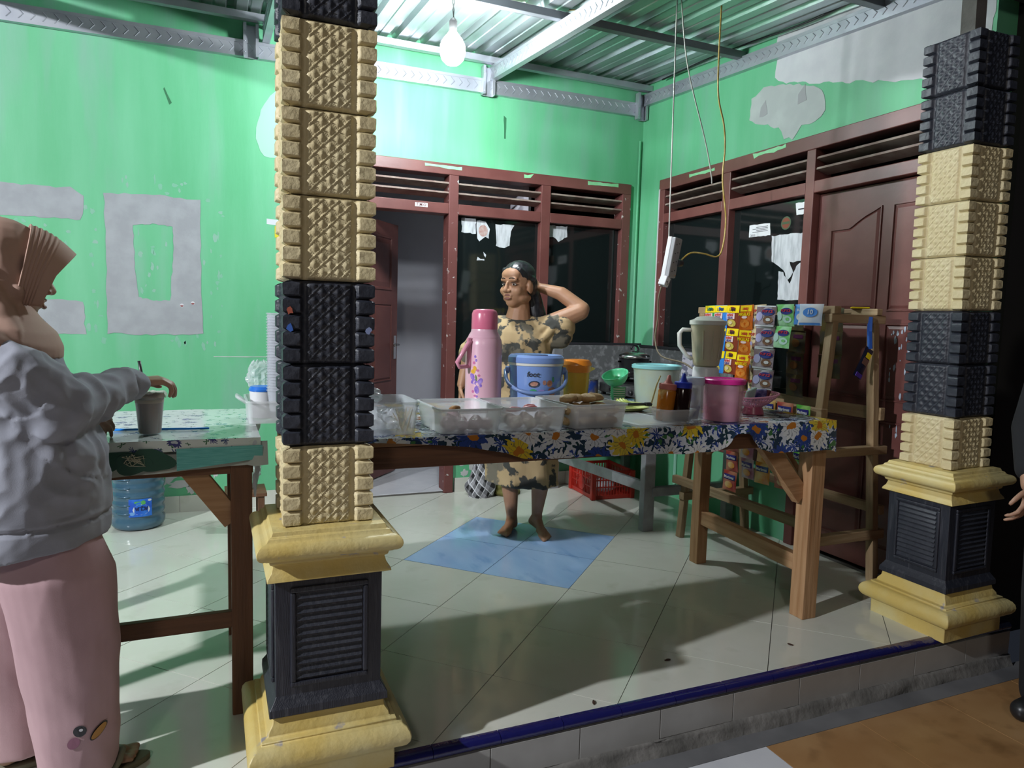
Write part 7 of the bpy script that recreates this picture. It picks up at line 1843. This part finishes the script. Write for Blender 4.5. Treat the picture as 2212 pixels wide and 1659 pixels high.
# ---- bystander in black at the right edge --------------------------------------------
PO = Vector((1.315, -1.36, gz))
proot = thing('person', 'bystander in black clothes at the right edge, only a hand and shoe showing', 'person', tuple(PO))
Bb = Body()
Hb = frame_mat((PO.x, PO.y, 1.36), (-0.9, 0.3, 0)); head(Bb, Hb)
Bb.chain([(PO.x, PO.y, 1.30), (PO.x, PO.y, 1.18)], [0.05, 0.07])
Bb.eo((0, 0, 0), (0.11, 0.17, 0.26), Matrix.Translation((PO.x + 0.02, PO.y, 0.98)))
Bb.chain([(PO.x, PO.y + 0.17, 1.13), (PO.x - 0.03, PO.y + 0.20, 0.88), (PO.x - 0.14, PO.y + 0.12, 0.69)], [0.05, 0.042, 0.028])
hand(Bb, (PO.x - 0.145, PO.y + 0.115, 0.685), (-0.45, -0.1, -0.9), (0.2, 0.3, 0), (-0.7, -0.3, 0.3), 0.45, 1.0)
Bb.chain([(PO.x, PO.y - 0.17, 1.13), (PO.x + 0.04, PO.y - 0.21, 0.88), (PO.x - 0.02, PO.y - 0.19, 0.66)], [0.05, 0.042, 0.028])
hand(Bb, (PO.x - 0.02, PO.y - 0.19, 0.65), (-0.1, 0, -1), (0.3, 0.5, 0), (-1, 0, 0), 0.4, 1.0)
for s_ in (-1, 1): Bb.chain([(PO.x + 0.01, PO.y + s_ * 0.09, 0.72), (PO.x, PO.y + s_ * 0.10, 0.28), (PO.x + 0.02, PO.y + s_ * 0.10, gz + 0.10)], [0.085, 0.058, 0.035])
bb_ = Bb.skin('body', mat('bystander_skin', (0.36, 0.20, 0.13), 0.5), proot, 0.005, 5, 0.5)
m_blk = mat('black_cloth', (0.006, 0.006, 0.008), 0.9)
Bc = Body()
Bc.eo((0, 0, 0), (0.14, 0.20, 0.32), Matrix.Translation((PO.x + 0.02, PO.y, 0.95))); Bc.cap((PO.x, PO.y - 0.14, 1.15), (PO.x, PO.y + 0.14, 1.15), 0.06, 0.06)
Bc.chain([(PO.x, PO.y + 0.16, 1.12), (PO.x - 0.03, PO.y + 0.20, 0.88), (PO.x - 0.11, PO.y + 0.145, 0.74)], [0.07, 0.06, 0.045]); Bc.chain([(PO.x, PO.y - 0.16, 1.12), (PO.x + 0.04, PO.y - 0.21, 0.88), (PO.x + 0.0, PO.y - 0.20, 0.74)], [0.07, 0.06, 0.045])
Bc.skin('shirt', m_blk, proot, 0.008, 4, 0.5)
Bc = Body()
for s_ in (-1, 1): Bc.chain([(PO.x + 0.01, PO.y + s_ * 0.09, 0.72), (PO.x + 0.0, PO.y + s_ * 0.10, 0.28), (PO.x + 0.02, PO.y + s_ * 0.10, gz + 0.08)], [0.11, 0.085, 0.075])
Bc.skin('trousers', m_blk, proot, 0.008, 4, 0.5)
Bc = Body()
Bc.eo((0, 0, 0), (0.10, 0.11, 0.12), Hb @ Matrix.Translation((0, -0.03, 0.04))); Bc.skin('hair', m_hair, proot, 0.007, 3, 0.5)
for s_ in (-1, 1):
    Bs = Body(); x0 = PO.x + 0.02; y0 = PO.y + s_ * 0.10
    Bs.cap((x0 + 0.04, y0, gz + 0.045), (x0 - 0.13, y0 - 0.01, gz + 0.040), 0.043, 0.040); Bs.cap((x0 + 0.04, y0, gz + 0.04), (x0 + 0.0, y0, gz + 0.075), 0.042, 0.042)
    Bs.skin('shoe', m_blackpl, proot, 0.006, 3, 0.5, lambda co, n: Vector((co.x, co.y, max(co.z, gz + 0.003))))
# ------------------------------------------------------------------ bulb
bz = thing('light_bulb', 'bare glowing bulb hanging on a wire from the tin roof', 'lamp', (-0.323, 0.9, 2.56))
mg = bpy.data.materials.new('glowing_glass'); nt, N, L, Pn = nodes_of(mg)
Pn.inputs['Base Color'].default_value = (1, 1, 1, 1); Pn.inputs['Emission Color'].default_value = (0.90, 0.97, 1.0, 1); Pn.inputs['Emission Strength'].default_value = BULB_STRENGTH
MB().lathe([(0.004, 0.0), (0.035, 0.006), (0.058, 0.030), (0.068, 0.066), (0.065, 0.10), (0.050, 0.130), (0.028, 0.158), (0.018, 0.172)], 24).build('bulb', mg, bz, smooth=True)
MB().lathe([(0.019, 0.168), (0.021, 0.172), (0.021, 0.222), (0.015, 0.232), (0.006, 0.24)], 16).build('socket', mat('black_socket', (0.03, 0.03, 0.03), 0.5), bz, smooth=True, auto=0.5)
m_wire = mat('grey_wire', (0.12, 0.13, 0.12), 0.5)
MB().tube([(0, 0, 0.235), (0.004, 0, 0.28), (-0.006, 0, 0.32), (0.003, 0, 0.36), (0, 0, 0.39)], 0.003, 6).tube([(0.004, 0, 0.235), (-0.004, 0, 0.28), (0.006, 0.004, 0.32), (-0.003, 0, 0.36), (0, 0, 0.39)], 0.003, 6).build('cord', m_wire, bz, smooth=True)
